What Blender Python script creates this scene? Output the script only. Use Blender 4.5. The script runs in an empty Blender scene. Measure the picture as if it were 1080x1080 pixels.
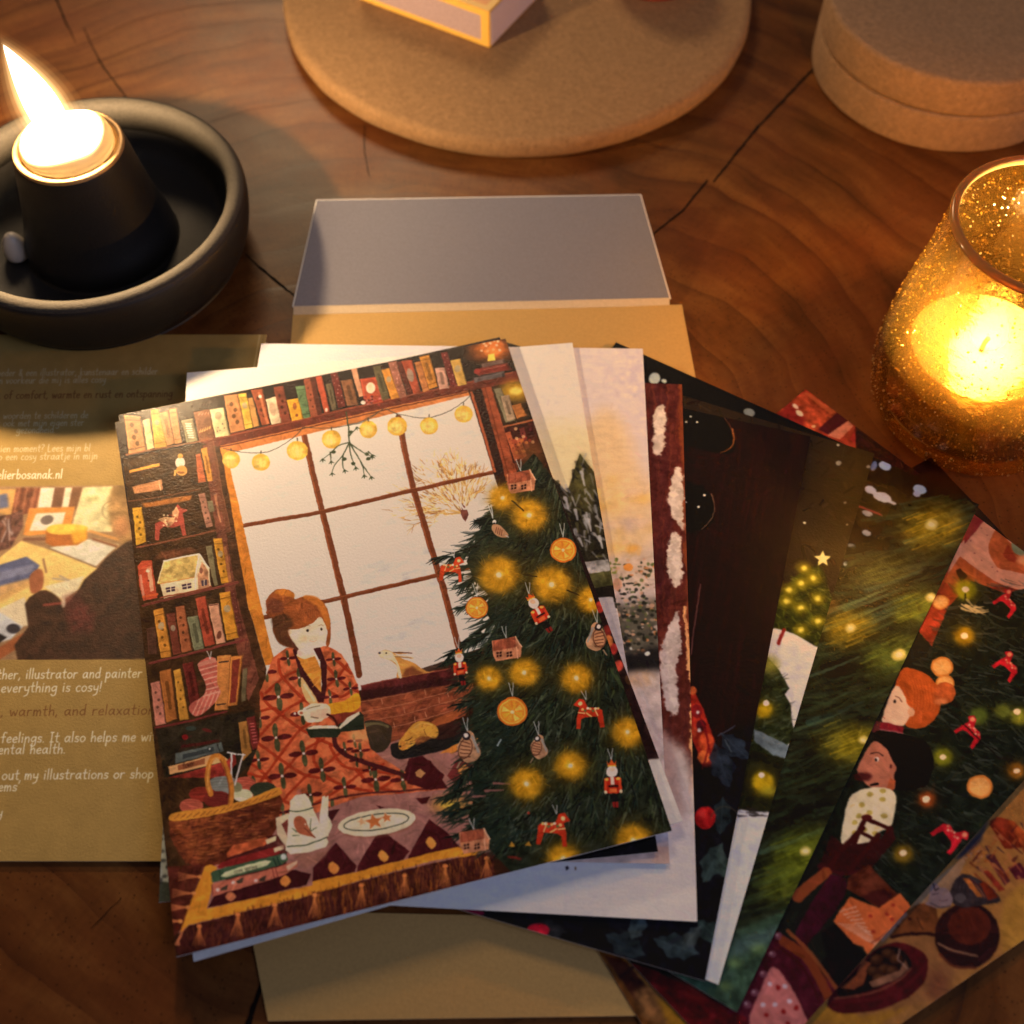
import bpy, bmesh, math, random
import numpy as np
from mathutils import Vector
sc = bpy.context.scene
S = 0.001                                   # everything below is measured in millimetres

# ---------------------------------------------------------------- camera
CAM_F, CAM_PITCH, CAM_ROLL, CAM_H = 1313.9893457, math.radians(56.71243906), math.radians(-0.0412120), 266.12623
cd = bpy.data.cameras.new('camera'); cam = bpy.data.objects.new('camera', cd)
sc.collection.objects.link(cam); sc.camera = cam
cd.sensor_width = 36.0; cd.lens = 36.0 * CAM_F / 1080.0
cd.clip_start = 0.01; cd.clip_end = 20
cam.location = (0, 0, CAM_H * S)
cam.rotation_euler = (math.pi / 2 - CAM_PITCH, 0, 0)
cd.dof.use_dof = True; cd.dof.focus_distance = 0.300; cd.dof.aperture_fstop = 12.5

# ---------------------------------------------------------------- world and light
w = bpy.data.worlds.new('World'); sc.world = w; w.use_nodes = True
bg = w.node_tree.nodes['Background']; bg.inputs[0].default_value = (0.62, 0.60, 0.72, 1); bg.inputs[1].default_value = 0.10
vs = sc.view_settings; vs.view_transform = 'Standard'; vs.look = 'None'; vs.exposure = 0.0; vs.gamma = 1.0; vs.use_curve_mapping = False

def area(name, loc, target, size, col, energy):
    l = bpy.data.lights.new(name, 'AREA'); l.shape = 'RECTANGLE'; l.size = size[0] * S; l.size_y = size[1] * S
    l.color = col; l.energy = energy
    o = bpy.data.objects.new(name, l); sc.collection.objects.link(o); o.location = Vector(loc) * S
    o.rotation_euler = (Vector(target) - Vector(loc)).to_track_quat('-Z', 'Y').to_euler()
    return o
def point(name, loc, r, col, energy):
    l = bpy.data.lights.new(name, 'POINT'); l.shadow_soft_size = r * S; l.color = col; l.energy = energy
    o = bpy.data.objects.new(name, l); sc.collection.objects.link(o); o.location = Vector(loc) * S; return o
area('room_lamp', (-170, 980, 520), (0, 150, 0), (240, 160), (1.0, 0.69, 0.39), 3.6)
area('window_light', (430, -160, 460), (30, 180, 0), (300, 300), (0.68, 0.71, 1.0), 1.16)
CANDLE = (-122.5, 268.2, 52.5)
point('candle_flame_light', CANDLE, 3.2, (1.0, 0.66, 0.34), 1.08)
point('tealight_flame_light', (118, 206, 42.0), 3.0, (1.0, 0.83, 0.56), 0.85)

# ---------------------------------------------------------------- helpers
COL = sc.collection
def mesh_obj(name, bm, mat, parent=None, smooth=False):
    me = bpy.data.meshes.new(name); bm.to_mesh(me); bm.free()
    o = bpy.data.objects.new(name, me); COL.objects.link(o)
    for m in (mat if isinstance(mat, (list, tuple)) else [mat]): me.materials.append(m)
    if smooth:
        for p in me.polygons: p.use_smooth = True
    if parent: o.parent = parent
    return o
def tag(o, label=None, cat=None, group=None, kind=None):
    if label: o['label'] = label
    if cat: o['category'] = cat
    if group: o['group'] = group
    if kind: o['kind'] = kind
    return o
def empty(name, loc, label, cat, group=None):
    o = bpy.data.objects.new(name, None); COL.objects.link(o); o.location = Vector(loc) * S
    o.empty_display_size = 0.01
    return tag(o, label, cat, group)
class NT:
    def __init__(s, name):
        s.m = bpy.data.materials.new(name); s.m.use_nodes = True; s.t = s.m.node_tree; s.t.nodes.clear()
        s.out = s.n('ShaderNodeOutputMaterial')
    def n(s, t, ins=None, **kw):
        nd = s.t.nodes.new(t)
        for k, v in kw.items(): setattr(nd, k, v)
        for k, v in (ins or {}).items():
            sock = nd.inputs[k]
            if hasattr(v, 'is_linked') or isinstance(v, bpy.types.NodeSocket): s.t.links.new(v, sock)
            else: sock.default_value = v
        return nd
    def surf(s, sh): s.t.links.new(sh, s.out.inputs['Surface'])
    def vol(s, sh): s.t.links.new(sh, s.out.inputs['Volume'])
    def coords(s, kind='Object', scale=(1, 1, 1)):
        tc = s.n('ShaderNodeTexCoord'); mp = s.n('ShaderNodeMapping', {'Vector': tc.outputs[kind]}); mp.inputs['Scale'].default_value = scale
        return mp.outputs[0]
    def math(s, op, a, b=0.0, c=None):
        nd = s.n('ShaderNodeMath', operation=op)
        for i, v in enumerate((a, b, c)):
            if v is None: continue
            if isinstance(v, bpy.types.NodeSocket): s.t.links.new(v, nd.inputs[i])
            else: nd.inputs[i].default_value = v
        return nd.outputs[0]
    def ramp(s, fac, stops, interp='LINEAR'):
        nd = s.n('ShaderNodeValToRGB', {'Fac': fac}); cr = nd.color_ramp; cr.interpolation = interp
        while len(cr.elements) < len(stops): cr.elements.new(0.5)
        for e, (p, c) in zip(cr.elements, stops): e.position = p; e.color = (*c, 1)
        return nd.outputs[0]
    def mix(s, fac, a, b, blend='MIX'):
        nd = s.n('ShaderNodeMix', data_type='RGBA', blend_type=blend)
        for k, v in ((0, fac), (6, a), (7, b)):
            if isinstance(v, bpy.types.NodeSocket): s.t.links.new(v, nd.inputs[k])
            else: nd.inputs[k].default_value = v if k == 0 else (*v, 1)
        return nd.outputs[2]
    def noise(s, vec, scale, detail=4, rough=0.55, dist=0.0):
        return s.n('ShaderNodeTexNoise', {'Vector': vec, 'Scale': scale, 'Detail': detail, 'Roughness': rough, 'Distortion': dist}).outputs[0]
    def bump(s, h, strength, dist):
        return s.n('ShaderNodeBump', {'Height': h, 'Strength': strength, 'Distance': dist}).outputs[0]
def simple(name, col, rough=0.6, var=0.12, nscale=400, bump=0.0, spec=0.5, metal=0.0, col2=None, bumpd=0.0004, detail=5):
    t = NT(name); v = t.coords()
    nz = t.noise(v, nscale, detail)
    c = t.mix(t.math('MULTIPLY_ADD', nz, 2.0, -0.5), tuple(x * (1 - var) for x in col), col2 or tuple(min(1, x * (1 + var)) for x in col))
    ins = {'Base Color': c, 'Roughness': rough, 'Specular IOR Level': spec, 'Metallic': metal}
    if bump: ins['Normal'] = t.bump(nz, bump, bumpd)
    t.surf(t.n('ShaderNodeBsdfPrincipled', ins).outputs[0]); return t.m
def lathe(profile, n=96, closed=False):
    bm = bmesh.new(); rings = []
    for r, z in profile:
        if r <= 1e-6: rings.append([bm.verts.new((0, 0, z * S))])
        else: rings.append([bm.verts.new((r * S * math.cos(2 * math.pi * i / n), r * S * math.sin(2 * math.pi * i / n), z * S)) for i in range(n)])
    seq = list(zip(rings, rings[1:])) + ([(rings[-1], rings[0])] if closed else [])
    for a, b in seq:
        for i in range(n):
            j = (i + 1) % n
            if len(a) == 1 and len(b) == 1: continue
            if len(a) == 1: bm.faces.new((a[0], b[j], b[i]))
            elif len(b) == 1: bm.faces.new((a[i], a[j], b[0]))
            else: bm.faces.new((a[i], a[j], b[j], b[i]))
    bmesh.ops.recalc_face_normals(bm, faces=bm.faces); return bm
def smooth_profile(pts, k=6):
    P = [np.array(p, float) for p in pts]; out = []
    for i in range(len(P) - 1):
        p0 = P[max(i - 1, 0)]; p1 = P[i]; p2 = P[i + 1]; p3 = P[min(i + 2, len(P) - 1)]
        for j in range(k):
            t = j / k
            out.append(0.5 * ((2 * p1) + (-p0 + p2) * t + (2 * p0 - 5 * p1 + 4 * p2 - p3) * t * t + (-p0 + 3 * p1 - 3 * p2 + p3) * t ** 3))
    out.append(P[-1]); return [tuple(map(float, p)) for p in out]

# ---- the picture plane of the photograph and the table: pixel (1080 grid) -> millimetres at height z
_cp, _sp = math.cos(CAM_PITCH), math.sin(CAM_PITCH)
_fw = np.array([0, _cp, -_sp]); _rt = np.array([1.0, 0, 0]); _up = np.cross(_rt, _fw)
_r2 = _rt * math.cos(CAM_ROLL) + _up * math.sin(CAM_ROLL); _u2 = -_rt * math.sin(CAM_ROLL) + _up * math.cos(CAM_ROLL)
def at(px, z=0.0):
    px = np.atleast_2d(np.asarray(px, float))
    d = _fw + np.outer((px[:, 0] - 540) / CAM_F, _r2) - np.outer((px[:, 1] - 540) / CAM_F, _u2)
    t = (z - CAM_H) / d[:, 2]
    return (np.array([0, 0, CAM_H]) + d * t[:, None])[:, :2]
# ---------------------------------------------------------------- table (a slab sawn across a trunk)
def wood_material():
    t = NT('sawn_log_wood'); tc = t.n('ShaderNodeTexCoord'); P = tc.outputs['Object']
    sep = t.n('ShaderNodeSeparateXYZ', {'Vector': P})
    cx, cy = -0.030, 0.172
    nz1 = t.noise(P, 5.0, 2); nz2 = t.noise(P, 22.0, 2)
    dx = t.math('ADD', sep.outputs[0], -cx); dy = t.math('ADD', sep.outputs[1], -cy)
    r = t.math('SQRT', t.math('ADD', t.math('MULTIPLY', dx, dx), t.math('MULTIPLY', dy, dy)))
    r = t.math('ADD', r, t.math('ADD', t.math('MULTIPLY', nz1, 0.050), t.math('MULTIPLY', nz2, 0.014)))
    # uneven year rings: a noise sampled along the radius only
    rv = t.n('ShaderNodeCombineXYZ', {'X': r, 'Y': 0.0, 'Z': 0.0}).outputs[0]
    wob = t.n('ShaderNodeCombineXYZ', {'X': r, 'Y': t.math('MULTIPLY', t.math('ARCTAN2', dy, dx), 0.035), 'Z': 0.0}).outputs[0]
    band = t.noise(wob, 95.0, 4, 0.65)
    line = t.math('FRACT', t.math('MULTIPLY', t.math('ADD', r, t.math('MULTIPLY', t.noise(rv, 28.0, 2), 0.030)), 66.0))
    late = t.math('MULTIPLY', t.math('POWER', line, 7.0), t.math('MULTIPLY_ADD', t.noise(wob, 30.0, 2), 3.2, -0.75)); late = t.math('MAXIMUM', late, 0.0)
    ang = t.math('ARCTAN2', dy, dx)
    av = t.n('ShaderNodeCombineXYZ', {'X': t.math('MULTIPLY', ang, 1.0), 'Y': t.math('MULTIPLY', r, 1.5), 'Z': 0.0}).outputs[0]
    ray = t.noise(av, 90.0, 3, 0.6)
    pore = t.n('ShaderNodeTexVoronoi', {'Vector': P, 'Scale': 620.0}).outputs['Distance']
    fine = t.noise(P, 900.0, 4, 0.7); blot = t.noise(P, 16.0, 5, 0.6, 0.4)
    c = t.ramp(band, [(0.30, (0.058, 0.022, 0.006)), (0.48, (0.108, 0.041, 0.0105)), (0.70, (0.178, 0.076, 0.020))])
    c = t.mix(t.math('MINIMUM', t.math('MULTIPLY', late, 0.62), 0.7), c, (0.030, 0.010, 0.004))
    c = t.mix(t.math('MULTIPLY', t.math('SUBTRACT', blot, 0.42), 1.7), c, (0.185, 0.046, 0.012))
    c = t.mix(t.math('MULTIPLY', t.math('SUBTRACT', ray, 0.45), 0.9), c, (0.055, 0.018, 0.006))
    c = t.mix(t.math('MULTIPLY', t.math('SUBTRACT', fine, 0.4), 0.5), c, (0.05, 0.019, 0.007))
    c = t.mix(t.math('MULTIPLY', t.math('LESS_THAN', pore, 0.16), 0.55), c, (0.018, 0.007, 0.003))
    b = t.bump(t.math('ADD', t.math('MULTIPLY', late, -1.0), t.math('MULTIPLY', fine, 0.35)), 0.35, 0.00025)
    rg = t.math('MULTIPLY_ADD', blot, 0.30, 0.20)
    t.surf(t.n('ShaderNodeBsdfPrincipled', {'Base Color': c, 'Roughness': rg, 'Normal': b, 'Specular IOR Level': 0.12}).outputs[0])
    return t.m
bm = bmesh.new()
bmesh.ops.create_cube(bm, size=1.0)
for v in bm.verts: v.co = Vector((v.co.x * 1.6, v.co.y * 1.5 + 0.35, v.co.z * 0.04 - 0.02))
table = mesh_obj('table_top', bm, wood_material()); tag(table, kind='structure')
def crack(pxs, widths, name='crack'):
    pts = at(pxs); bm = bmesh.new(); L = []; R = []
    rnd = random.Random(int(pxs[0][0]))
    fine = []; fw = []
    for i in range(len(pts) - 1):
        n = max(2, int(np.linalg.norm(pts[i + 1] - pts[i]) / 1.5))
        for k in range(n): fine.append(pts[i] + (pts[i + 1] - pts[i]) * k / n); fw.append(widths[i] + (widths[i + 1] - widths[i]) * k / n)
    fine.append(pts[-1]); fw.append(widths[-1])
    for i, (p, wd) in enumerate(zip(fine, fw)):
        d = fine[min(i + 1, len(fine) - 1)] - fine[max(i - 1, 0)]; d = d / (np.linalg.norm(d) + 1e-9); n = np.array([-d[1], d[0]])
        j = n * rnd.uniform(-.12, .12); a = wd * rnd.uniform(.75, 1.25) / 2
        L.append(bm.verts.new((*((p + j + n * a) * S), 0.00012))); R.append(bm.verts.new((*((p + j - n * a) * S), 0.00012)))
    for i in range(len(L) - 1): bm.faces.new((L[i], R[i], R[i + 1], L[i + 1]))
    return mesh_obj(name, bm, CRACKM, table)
CRACKM = simple('crack_shade', (0.006, 0.003, 0.002), 0.85, spec=0.1)  # near-black strips stand in for the shade inside open cracks
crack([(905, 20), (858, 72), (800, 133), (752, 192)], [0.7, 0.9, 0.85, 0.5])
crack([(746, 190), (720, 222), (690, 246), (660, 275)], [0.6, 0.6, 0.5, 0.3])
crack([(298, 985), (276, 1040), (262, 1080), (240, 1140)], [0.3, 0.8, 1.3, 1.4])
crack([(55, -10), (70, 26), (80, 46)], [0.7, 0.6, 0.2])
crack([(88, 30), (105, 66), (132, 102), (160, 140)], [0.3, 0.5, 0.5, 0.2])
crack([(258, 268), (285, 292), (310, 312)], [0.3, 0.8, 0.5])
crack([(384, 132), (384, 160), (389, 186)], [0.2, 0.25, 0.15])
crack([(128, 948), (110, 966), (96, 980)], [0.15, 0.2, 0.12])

# ---------------------------------------------------------------- cork trivet and discs
def cork_material(name, col, k=1.0):
    t = NT(name); P = t.coords()
    vor = t.n('ShaderNodeTexVoronoi', {'Vector': P, 'Scale': 520.0}); fleck = t.n('ShaderNodeTexVoronoi', {'Vector': P, 'Scale': 210.0}).outputs['Distance']; nz = t.noise(P, 700, 5, 0.7); big = t.noise(P, 35, 3)
    c = t.mix(t.math('MULTIPLY_ADD', nz, 1.6, -0.35), tuple(x * 0.62 for x in col), tuple(min(1, x * 1.25) for x in col))
    c = t.mix(t.math('MULTIPLY', t.n('ShaderNodeSeparateColor', {'Color': vor.outputs['Color']}).outputs[0], 0.28), c, tuple(x * 0.45 for x in col))
    c = t.mix(t.math('MULTIPLY', big, 0.3), c, tuple(x * 0.75 for x in col))
    c = t.mix(t.math('MULTIPLY', t.math('LESS_THAN', fleck, 0.10), 0.4), c, tuple(x * 0.3 for x in col))
    b = t.bump(t.math('ADD', nz, t.math('MULTIPLY', vor.outputs['Distance'], 0.6)), 0.4, 0.0005)
    t.surf(t.n('ShaderNodeBsdfPrincipled', {'Base Color': c, 'Roughness': 0.9, 'Normal': b, 'Specular IOR Level': 0.2}).outputs[0])
    return t.m
CORK = cork_material('light_cork', (0.35, 0.205, 0.095))
CORK2 = cork_material('darker_cork', (0.29, 0.175, 0.10))
def disc(name, loc, R, h, mat, label, cat, group=None, edge=2.5):
    pr = [(0, 0), (R - edge * .7, 0)] + [(R - edge + edge * math.sin(a), edge - edge * math.cos(a)) for a in (0.6, 1.0, math.pi / 2)]
    pr += [(R - edge + edge * math.cos(a), h - edge + edge * math.sin(a)) for a in (0.0, 0.5, 1.0, math.pi / 2)] + [(R * .5, h), (0, h)]
    bm = lathe(pr, 180); rnd = random.Random(int(R * 10))
    ph = [rnd.uniform(0, 6) for _ in range(4)]
    for v in bm.verts:
        a = math.atan2(v.co.y, v.co.x); f = 1 + 0.003 * math.sin(3 * a + ph[0]) + 0.0022 * math.sin(7 * a + ph[1]) + .001 * math.sin(23 * a + ph[2])
        v.co.x *= f; v.co.y *= f
    o = mesh_obj(name, bm, mat, smooth=True); o.location = Vector(loc) * S
    return tag(o, label, cat, group)
disc('cork_trivet', (2, 387, 0.1), 80.6, 7.5, CORK, 'large flat round cork trivet carrying the matchbox', 'trivet')
disc('cork_disc', (142.3, 352, 0.1), 42.3, 13.4, CORK2, 'lower thick brown cork disc, resting on the wood', 'cork disc', 'stacked cork discs', 1.1)
disc('cork_disc', (142.0, 351.6, 13.6), 41.7, 12.8, CORK2, 'upper thick brown cork disc, on top of its twin', 'cork disc', 'stacked cork discs', 1.5)

# ---------------------------------------------------------------- matchbox on the trivet, and a small red holder behind it
def paint_mat(name, col, rough=0.45): return simple(name, col, rough, 0.06, 900, 0.15)
M_YEL = paint_mat('yellow_print', (0.80, 0.48, 0.09)); M_LAV = paint_mat('pale_lilac_card', (0.58, 0.50, 0.56)); M_STRIKE = simple('striking_surface', (0.42, 0.31, 0.33), 0.85, 0.25, 1500, 0.4)
M_RED = paint_mat('red_print', (0.42, 0.10, 0.05)); M_OR = paint_mat('orange_print', (0.75, 0.30, 0.06)); M_GRN = paint_mat('green_print', (0.10, 0.16, 0.06))
def box_bm(x0, y0, z0, x1, y1, z1, bevel=0.0):
    bm = bmesh.new(); bmesh.ops.create_cube(bm, size=1.0)
    for v in bm.verts: v.co = Vector(((v.co.x + .5) * (x1 - x0) + x0, (v.co.y + .5) * (y1 - y0) + y0, (v.co.z + .5) * (z1 - z0) + z0)) * S
    if bevel: bmesh.ops.bevel(bm, geom=list(bm.edges), offset=bevel * S, segments=2, affect='EDGES')
    return bm
def matchbox():
    z0 = 7.7
    c0 = at((516, 51), z0)[0]; c1 = at((388, 3), z0)[0]; c2 = at((562, 6), z0)[0]
    ux = c1 - c0; ang = math.atan2(ux[1], ux[0])
    root = empty('matchbox', (c0[0], c0[1], z0), 'yellow bordered matchbox with a lilac striking strip, at the top edge', 'matchbox')
    root.rotation_euler.z = ang                      # local x runs along the long striking side, local -y is into the box
    Lx, Wy, H = 52.0, -34.0, 13.5
    b = mesh_obj('sleeve', box_bm(0, Wy, 0, Lx, 0, H, 0.25), M_YEL, root)
    mesh_obj('striking_strip', box_bm(3.2, -0.2, 2.1, Lx - 3.2, 0.06, H - 2.4), M_STRIKE, root)
    mesh_obj('tray', box_bm(-0.35, Wy + .7, .7, Lx + .3, -.7, H - .7, .15), M_LAV, root)
    mesh_obj('cover_picture', box_bm(2.6, Wy + 2.6, H - .1, Lx - 2.6, -2.6, H + .06), M_OR, root)
    rnd = random.Random(4)
    bm = bmesh.new()
    for _ in range(90):
        x, y, r = rnd.uniform(4, Lx - 4), rnd.uniform(Wy + 4, -4), rnd.uniform(.5, 1.7)
        vs_ = [bm.verts.new(((x + r * math.cos(a)) * S, (y + r * math.sin(a) * .7) * S, (H + .1 + rnd.uniform(0, .05)) * S)) for a in [k * math.pi / 3 for k in range(6)]]
        bm.faces.new(vs_)
    mesh_obj('cover_dabs', bm, M_RED, root)
    return root
matchbox()
t = NT('dark_red_glaze'); v = t.coords(); t.surf(t.n('ShaderNodeBsdfPrincipled', {'Base Color': t.mix(t.noise(v, 60), (0.20, 0.015, 0.01), (0.32, 0.04, 0.02)), 'Roughness': 0.35}).outputs[0]); M_DRED = t.m
rp = at((690, -24), 7.6)[0]
bm = lathe(smooth_profile([(0, 0), (13, 0), (15.5, 3), (16.5, 9), (15, 15), (12.5, 19), (11, 18.5), (0, 17)], 5), 72)
o = mesh_obj('red_bowl', bm, M_DRED, smooth=True); o.location = Vector((rp[0], rp[1], 7.7)) * S
tag(o, 'small dark red round pot at the back of the trivet', 'pot')

# ---------------------------------------------------------------- black candle holder with its candle
def ceramic():
    t = NT('black_ceramic'); v = t.coords(); nz = t.noise(v, 1400, 4, 0.7); big = t.noise(v, 60, 3)
    c = t.mix(nz, (0.005, 0.005, 0.005), (0.019, 0.017, 0.016))
    t.surf(t.n('ShaderNodeBsdfPrincipled', {'Base Color': c, 'Roughness': t.math('MULTIPLY_ADD', big, 0.2, 0.42), 'Normal': t.bump(nz, 0.3, 0.0003), 'Specular IOR Level': 0.35}).outputs[0]); return t.m
HC = (-120.0, 267.6, 0.0)
holder = empty('candle_holder', HC, 'black ceramic candle holder, a wide dish with a raised cone in its middle', 'candle holder')
M_CER = ceramic(); M_RIMC = simple('pale_rim', (0.048, 0.042, 0.034), 0.75, 0.35, 1600, 0.4, spec=0.3)  # rim and upper inner wall get a paler tone than the dish
dish = smooth_profile([(0, 1.5), (36, 0.4), (39.5, 1.2), (42.6, 6), (44.1, 13), (44.2, 18.2), (43.2, 20.0), (41.4, 20.6), (39.8, 20.0), (38.9, 18.4), (38.3, 13), (35.5, 6.5), (30, 4.6), (20, 4.2), (0, 4.2)], 5)
mesh_obj('dish', lathe([(r_, z_ * 1.02) for r_, z_ in dish], 160), M_CER, holder, True)
mesh_obj('dish_rim', lathe([(43.9, 18.9), (43.4, 20.6), (41.5, 21.4), (39.6, 20.8), (38.7, 18.9), (38.05, 13.0), (38.5, 13.0), (41.5, 18.4)], 160, True), M_RIMC, holder, True)
cone = smooth_profile([(0, 4.0), (20.6, 4.2), (21.6, 6.0), (21.4, 10), (19.8, 16), (18.6, 22), (17.2, 30), (16.0, 38), (15.2, 43.0), (14.6, 44.0), (13.0, 44.2), (12.6, 42.0), (12.4, 34), (0, 33)], 5)
mesh_obj('candle_cup', lathe([(r_, z_ * .87) for r_, z_ in cone], 128), M_CER, holder, True)
t = NT('worn_brass'); v = t.coords(); t.surf(t.n('ShaderNodeBsdfPrincipled', {'Base Color': t.mix(t.noise(v, 300), (0.30, 0.17, 0.06), (0.62, 0.42, 0.20)), 'Roughness': 0.45, 'Metallic': 0.6}).outputs[0]); M_BRASS = t.m
mesh_obj('cup_ring', lathe([(14.9, 37.5), (14.9, 38.9), (14.3, 39.25), (12.6, 39.0), (12.2, 37.7)], 96, True), M_BRASS, holder, True)
def wax(name, col, tr):
    t = NT(name); v = t.coords(); nz = t.noise(v, 150, 3)
    p = t.n('ShaderNodeBsdfPrincipled', {'Base Color': (*col, 1), 'Roughness': 0.35, 'Normal': t.bump(nz, 0.2, 0.0006)}).outputs[0]
    tl = t.n('ShaderNodeBsdfTranslucent', {'Color': (*col, 1)}).outputs[0]
    t.surf(t.n('ShaderNodeMixShader', {0: tr, 1: p, 2: tl}).outputs[0]); return t.m
M_WAX = wax('candle_wax', (0.86, 0.74, 0.50), 0.45)
candle = empty('candle', (HC[0], HC[1], 38.5), 'short white candle stub burning with a tall flame in the black holder', 'candle')
bm = lathe(smooth_profile([(0, -9), (12.2, -9), (12.3, 0.3), (12.0, 2.0), (11.6, 3.2), (10.4, 4.6), (8.6, 5.1), (6.8, 4.4), (4.5, 3.2), (0, 3.0)], 6), 96)
for v_ in bm.verts:                                  # the rim has melted and sags to one side
    a = math.atan2(v_.co.y, v_.co.x); hz = max(0, v_.co.z) / 0.0080
    v_.co.z += hz * S * (2.6 * max(0, math.cos(a - math.radians(40))) ** 2 - 1.0 + 0.7 * math.sin(3 * a) - 1.8 * max(0, math.cos(a - math.radians(235))) ** 3)
    f = 1 + hz * (0.07 * math.sin(3 * a + 1) - 0.10 * max(0, math.cos(a - math.radians(120))) ** 2 + 0.26 * max(0, math.cos(a - math.radians(195))) ** 4); v_.co.x *= f; v_.co.y *= f
mesh_obj('wax_stub', bm, M_WAX, candle, True)
def tube_bm(pts, r, n=10):
    bm = bmesh.new(); rings = []
    for i, p in enumerate(pts):
        p = Vector(p); d = (Vector(pts[min(i + 1, len(pts) - 1)]) - Vector(pts[max(i - 1, 0)])).normalized()
        a = d.cross(Vector((0.3, 1, 0.2))).normalized(); b = d.cross(a)
        rr = r[i] if isinstance(r, (list, tuple)) else r
        rings.append([bm.verts.new((p + (a * math.cos(2 * math.pi * k / n) + b * math.sin(2 * math.pi * k / n)) * rr) * S) for k in range(n)])
    for A, B in zip(rings, rings[1:]):
        for k in range(n): bm.faces.new((A[k], A[(k + 1) % n], B[(k + 1) % n], B[k]))
    bm.faces.new(rings[0][::-1]); bm.faces.new(rings[-1]); return bm
M_WICK = simple('burnt_wick', (0.02, 0.015, 0.01), 0.9)
mesh_obj('wick', tube_bm([(0, 0, 4), (0, 0, 7), (-.2, .2, 9)], 0.5), M_WICK, candle)
def flame_mat(name, col, strength):
    t = NT(name); t.vol(t.n('ShaderNodeEmission', {'Color': (*col, 1), 'Strength': strength}).outputs[0]); return t.m
def flame_bm(h, r, lean, n=28):
    prof = []
    for i in range(22):
        u = i / 21.0; prof.append((r * (math.sin(math.pi * min(1, u ** 0.62 * 1.0)) ** 0.85 if 0 < u < 1 else 0.0), h * u))
    bm = lathe(prof, n)
    for v in bm.verts:
        u = v.co.z / (h * S); v.co.x += lean[0] * S * u ** 1.5; v.co.y += lean[1] * S * u ** 1.5
    return bm
for nm, h, r, col, st, dz in (('flame', 37, 10.0, (1.0, 0.48, 0.15), 7.0, -0.6), ('flame_mantle', 35, 8.4, (1.0, 0.52, 0.17), 16.0, 0.4), ('flame_mantle', 33, 7.1, (1.0, 0.56, 0.20), 40.0, 1.2), ('flame_mantle', 31, 6.0, (1.0, 0.62, 0.25), 110.0, 2.0), ('flame_core', 29, 4.5, (1.0, 0.82, 0.55), 4200.0, 3.0)):
    o = mesh_obj(nm, flame_bm(h, r, (-5.4, 0.5)), flame_mat(nm + '_glow', col, st), candle); o.location = Vector((-1.6, 0, dz)) * S
# a drop of wax that ran down outside the cup
o = mesh_obj('wax_drip', lathe(smooth_profile([(0, 0), (3.0, 0.2), (3.6, 2.5), (3.0, 5.5), (1.6, 8.0), (0, 8.8)], 4), 32), wax('drip_wax', (0.62, 0.56, 0.48), 0.1), candle, True)
dp = at((17, 264), 7.0)[0]; o.location = Vector((dp[0] - HC[0], dp[1] - HC[1], 4.6 - 38.5)) * S

# ---------------------------------------------------------------- gold bubble glass with a tealight
GC = (123.0, 209.3, 0.2)
glass = empty('candle_glass', GC, 'golden amber glass tumbler full of tiny bubbles, lit from inside', 'candle glass')
def amber():
    t = NT('amber_bubble_glass'); v = t.coords(); nz = t.noise(v, 260, 4, 0.6); big = t.noise(v, 45, 3)
    lw = t.n('ShaderNodeFresnel', {'IOR': 1.5, 'Normal': t.bump(nz, 0.25, 0.0006)}).outputs[0]
    tr = t.n('ShaderNodeBsdfTransparent', {'Color': (0.80, 0.58, 0.26, 1)}).outputs[0]
    tl = t.n('ShaderNodeBsdfTranslucent', {'Color': (0.70, 0.46, 0.13, 1)}).outputs[0]
    df = t.n('ShaderNodeBsdfDiffuse', {'Color': (0.22, 0.12, 0.02, 1)}).outputs[0]
    gl = t.n('ShaderNodeBsdfGlossy', {'Color': (1, 0.9, 0.7, 1), 'Roughness': 0.08, 'Normal': t.bump(nz, 0.3, 0.0006)}).outputs[0]
    haze = t.n('ShaderNodeMixShader', {0: 0.4, 1: tl, 2: df}).outputs[0]
    m1 = t.n('ShaderNodeMixShader', {0: t.math('MULTIPLY_ADD', big, 0.06, 0.0), 1: tr, 2: haze}).outputs[0]
    t.surf(t.n('ShaderNodeMixShader', {0: t.math('MULTIPLY_ADD', lw, 0.9, 0.02), 1: m1, 2: gl}).outputs[0]); return t.m
M_AMB = amber()
outer = [(0, 0), (21, 0.1), (24.6, 1.6), (26.6, 5), (27.9, 11), (28.4, 18), (28.0, 26), (26.6, 37), (24.8, 48), (23.6, 58), (23.1, 64.2)]
inner = [(21.5, 64.2), (22.0, 58), (23.1, 48), (24.9, 37), (26.2, 26), (26.5, 18), (25.9, 11), (24.2, 6.5), (20, 4.6), (0, 4.2)]
po = smooth_profile(outer, 6); pi_ = smooth_profile(inner, 6)
mesh_obj('glass_wall', lathe(po + [(23.0, 64.8), (22.3, 65.1), (21.6, 64.8)] + pi_, 160), M_AMB, glass, True)
t = NT('rim_glass'); v = t.coords(); t.surf(t.n('ShaderNodeMixShader', {0: 0.55, 1: t.n('ShaderNodeBsdfTransparent', {'Color': (0.75, 0.42, 0.14, 1)}).outputs[0], 2: t.n('ShaderNodeBsdfPrincipled', {'Base Color': (0.42, 0.24, 0.06, 1), 'Roughness': 0.12, 'Normal': t.bump(t.noise(v, 200), 0.2, 0.0005)}).outputs[0]}).outputs[0])
rimp = [(22.3 + 1.15 * math.cos(a), 65.2 + 1.15 * math.sin(a)) for a in [k * 2 * math.pi / 10 for k in range(10)]]
mesh_obj('rim', lathe(rimp, 160, True), t.m, glass, True)
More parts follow.
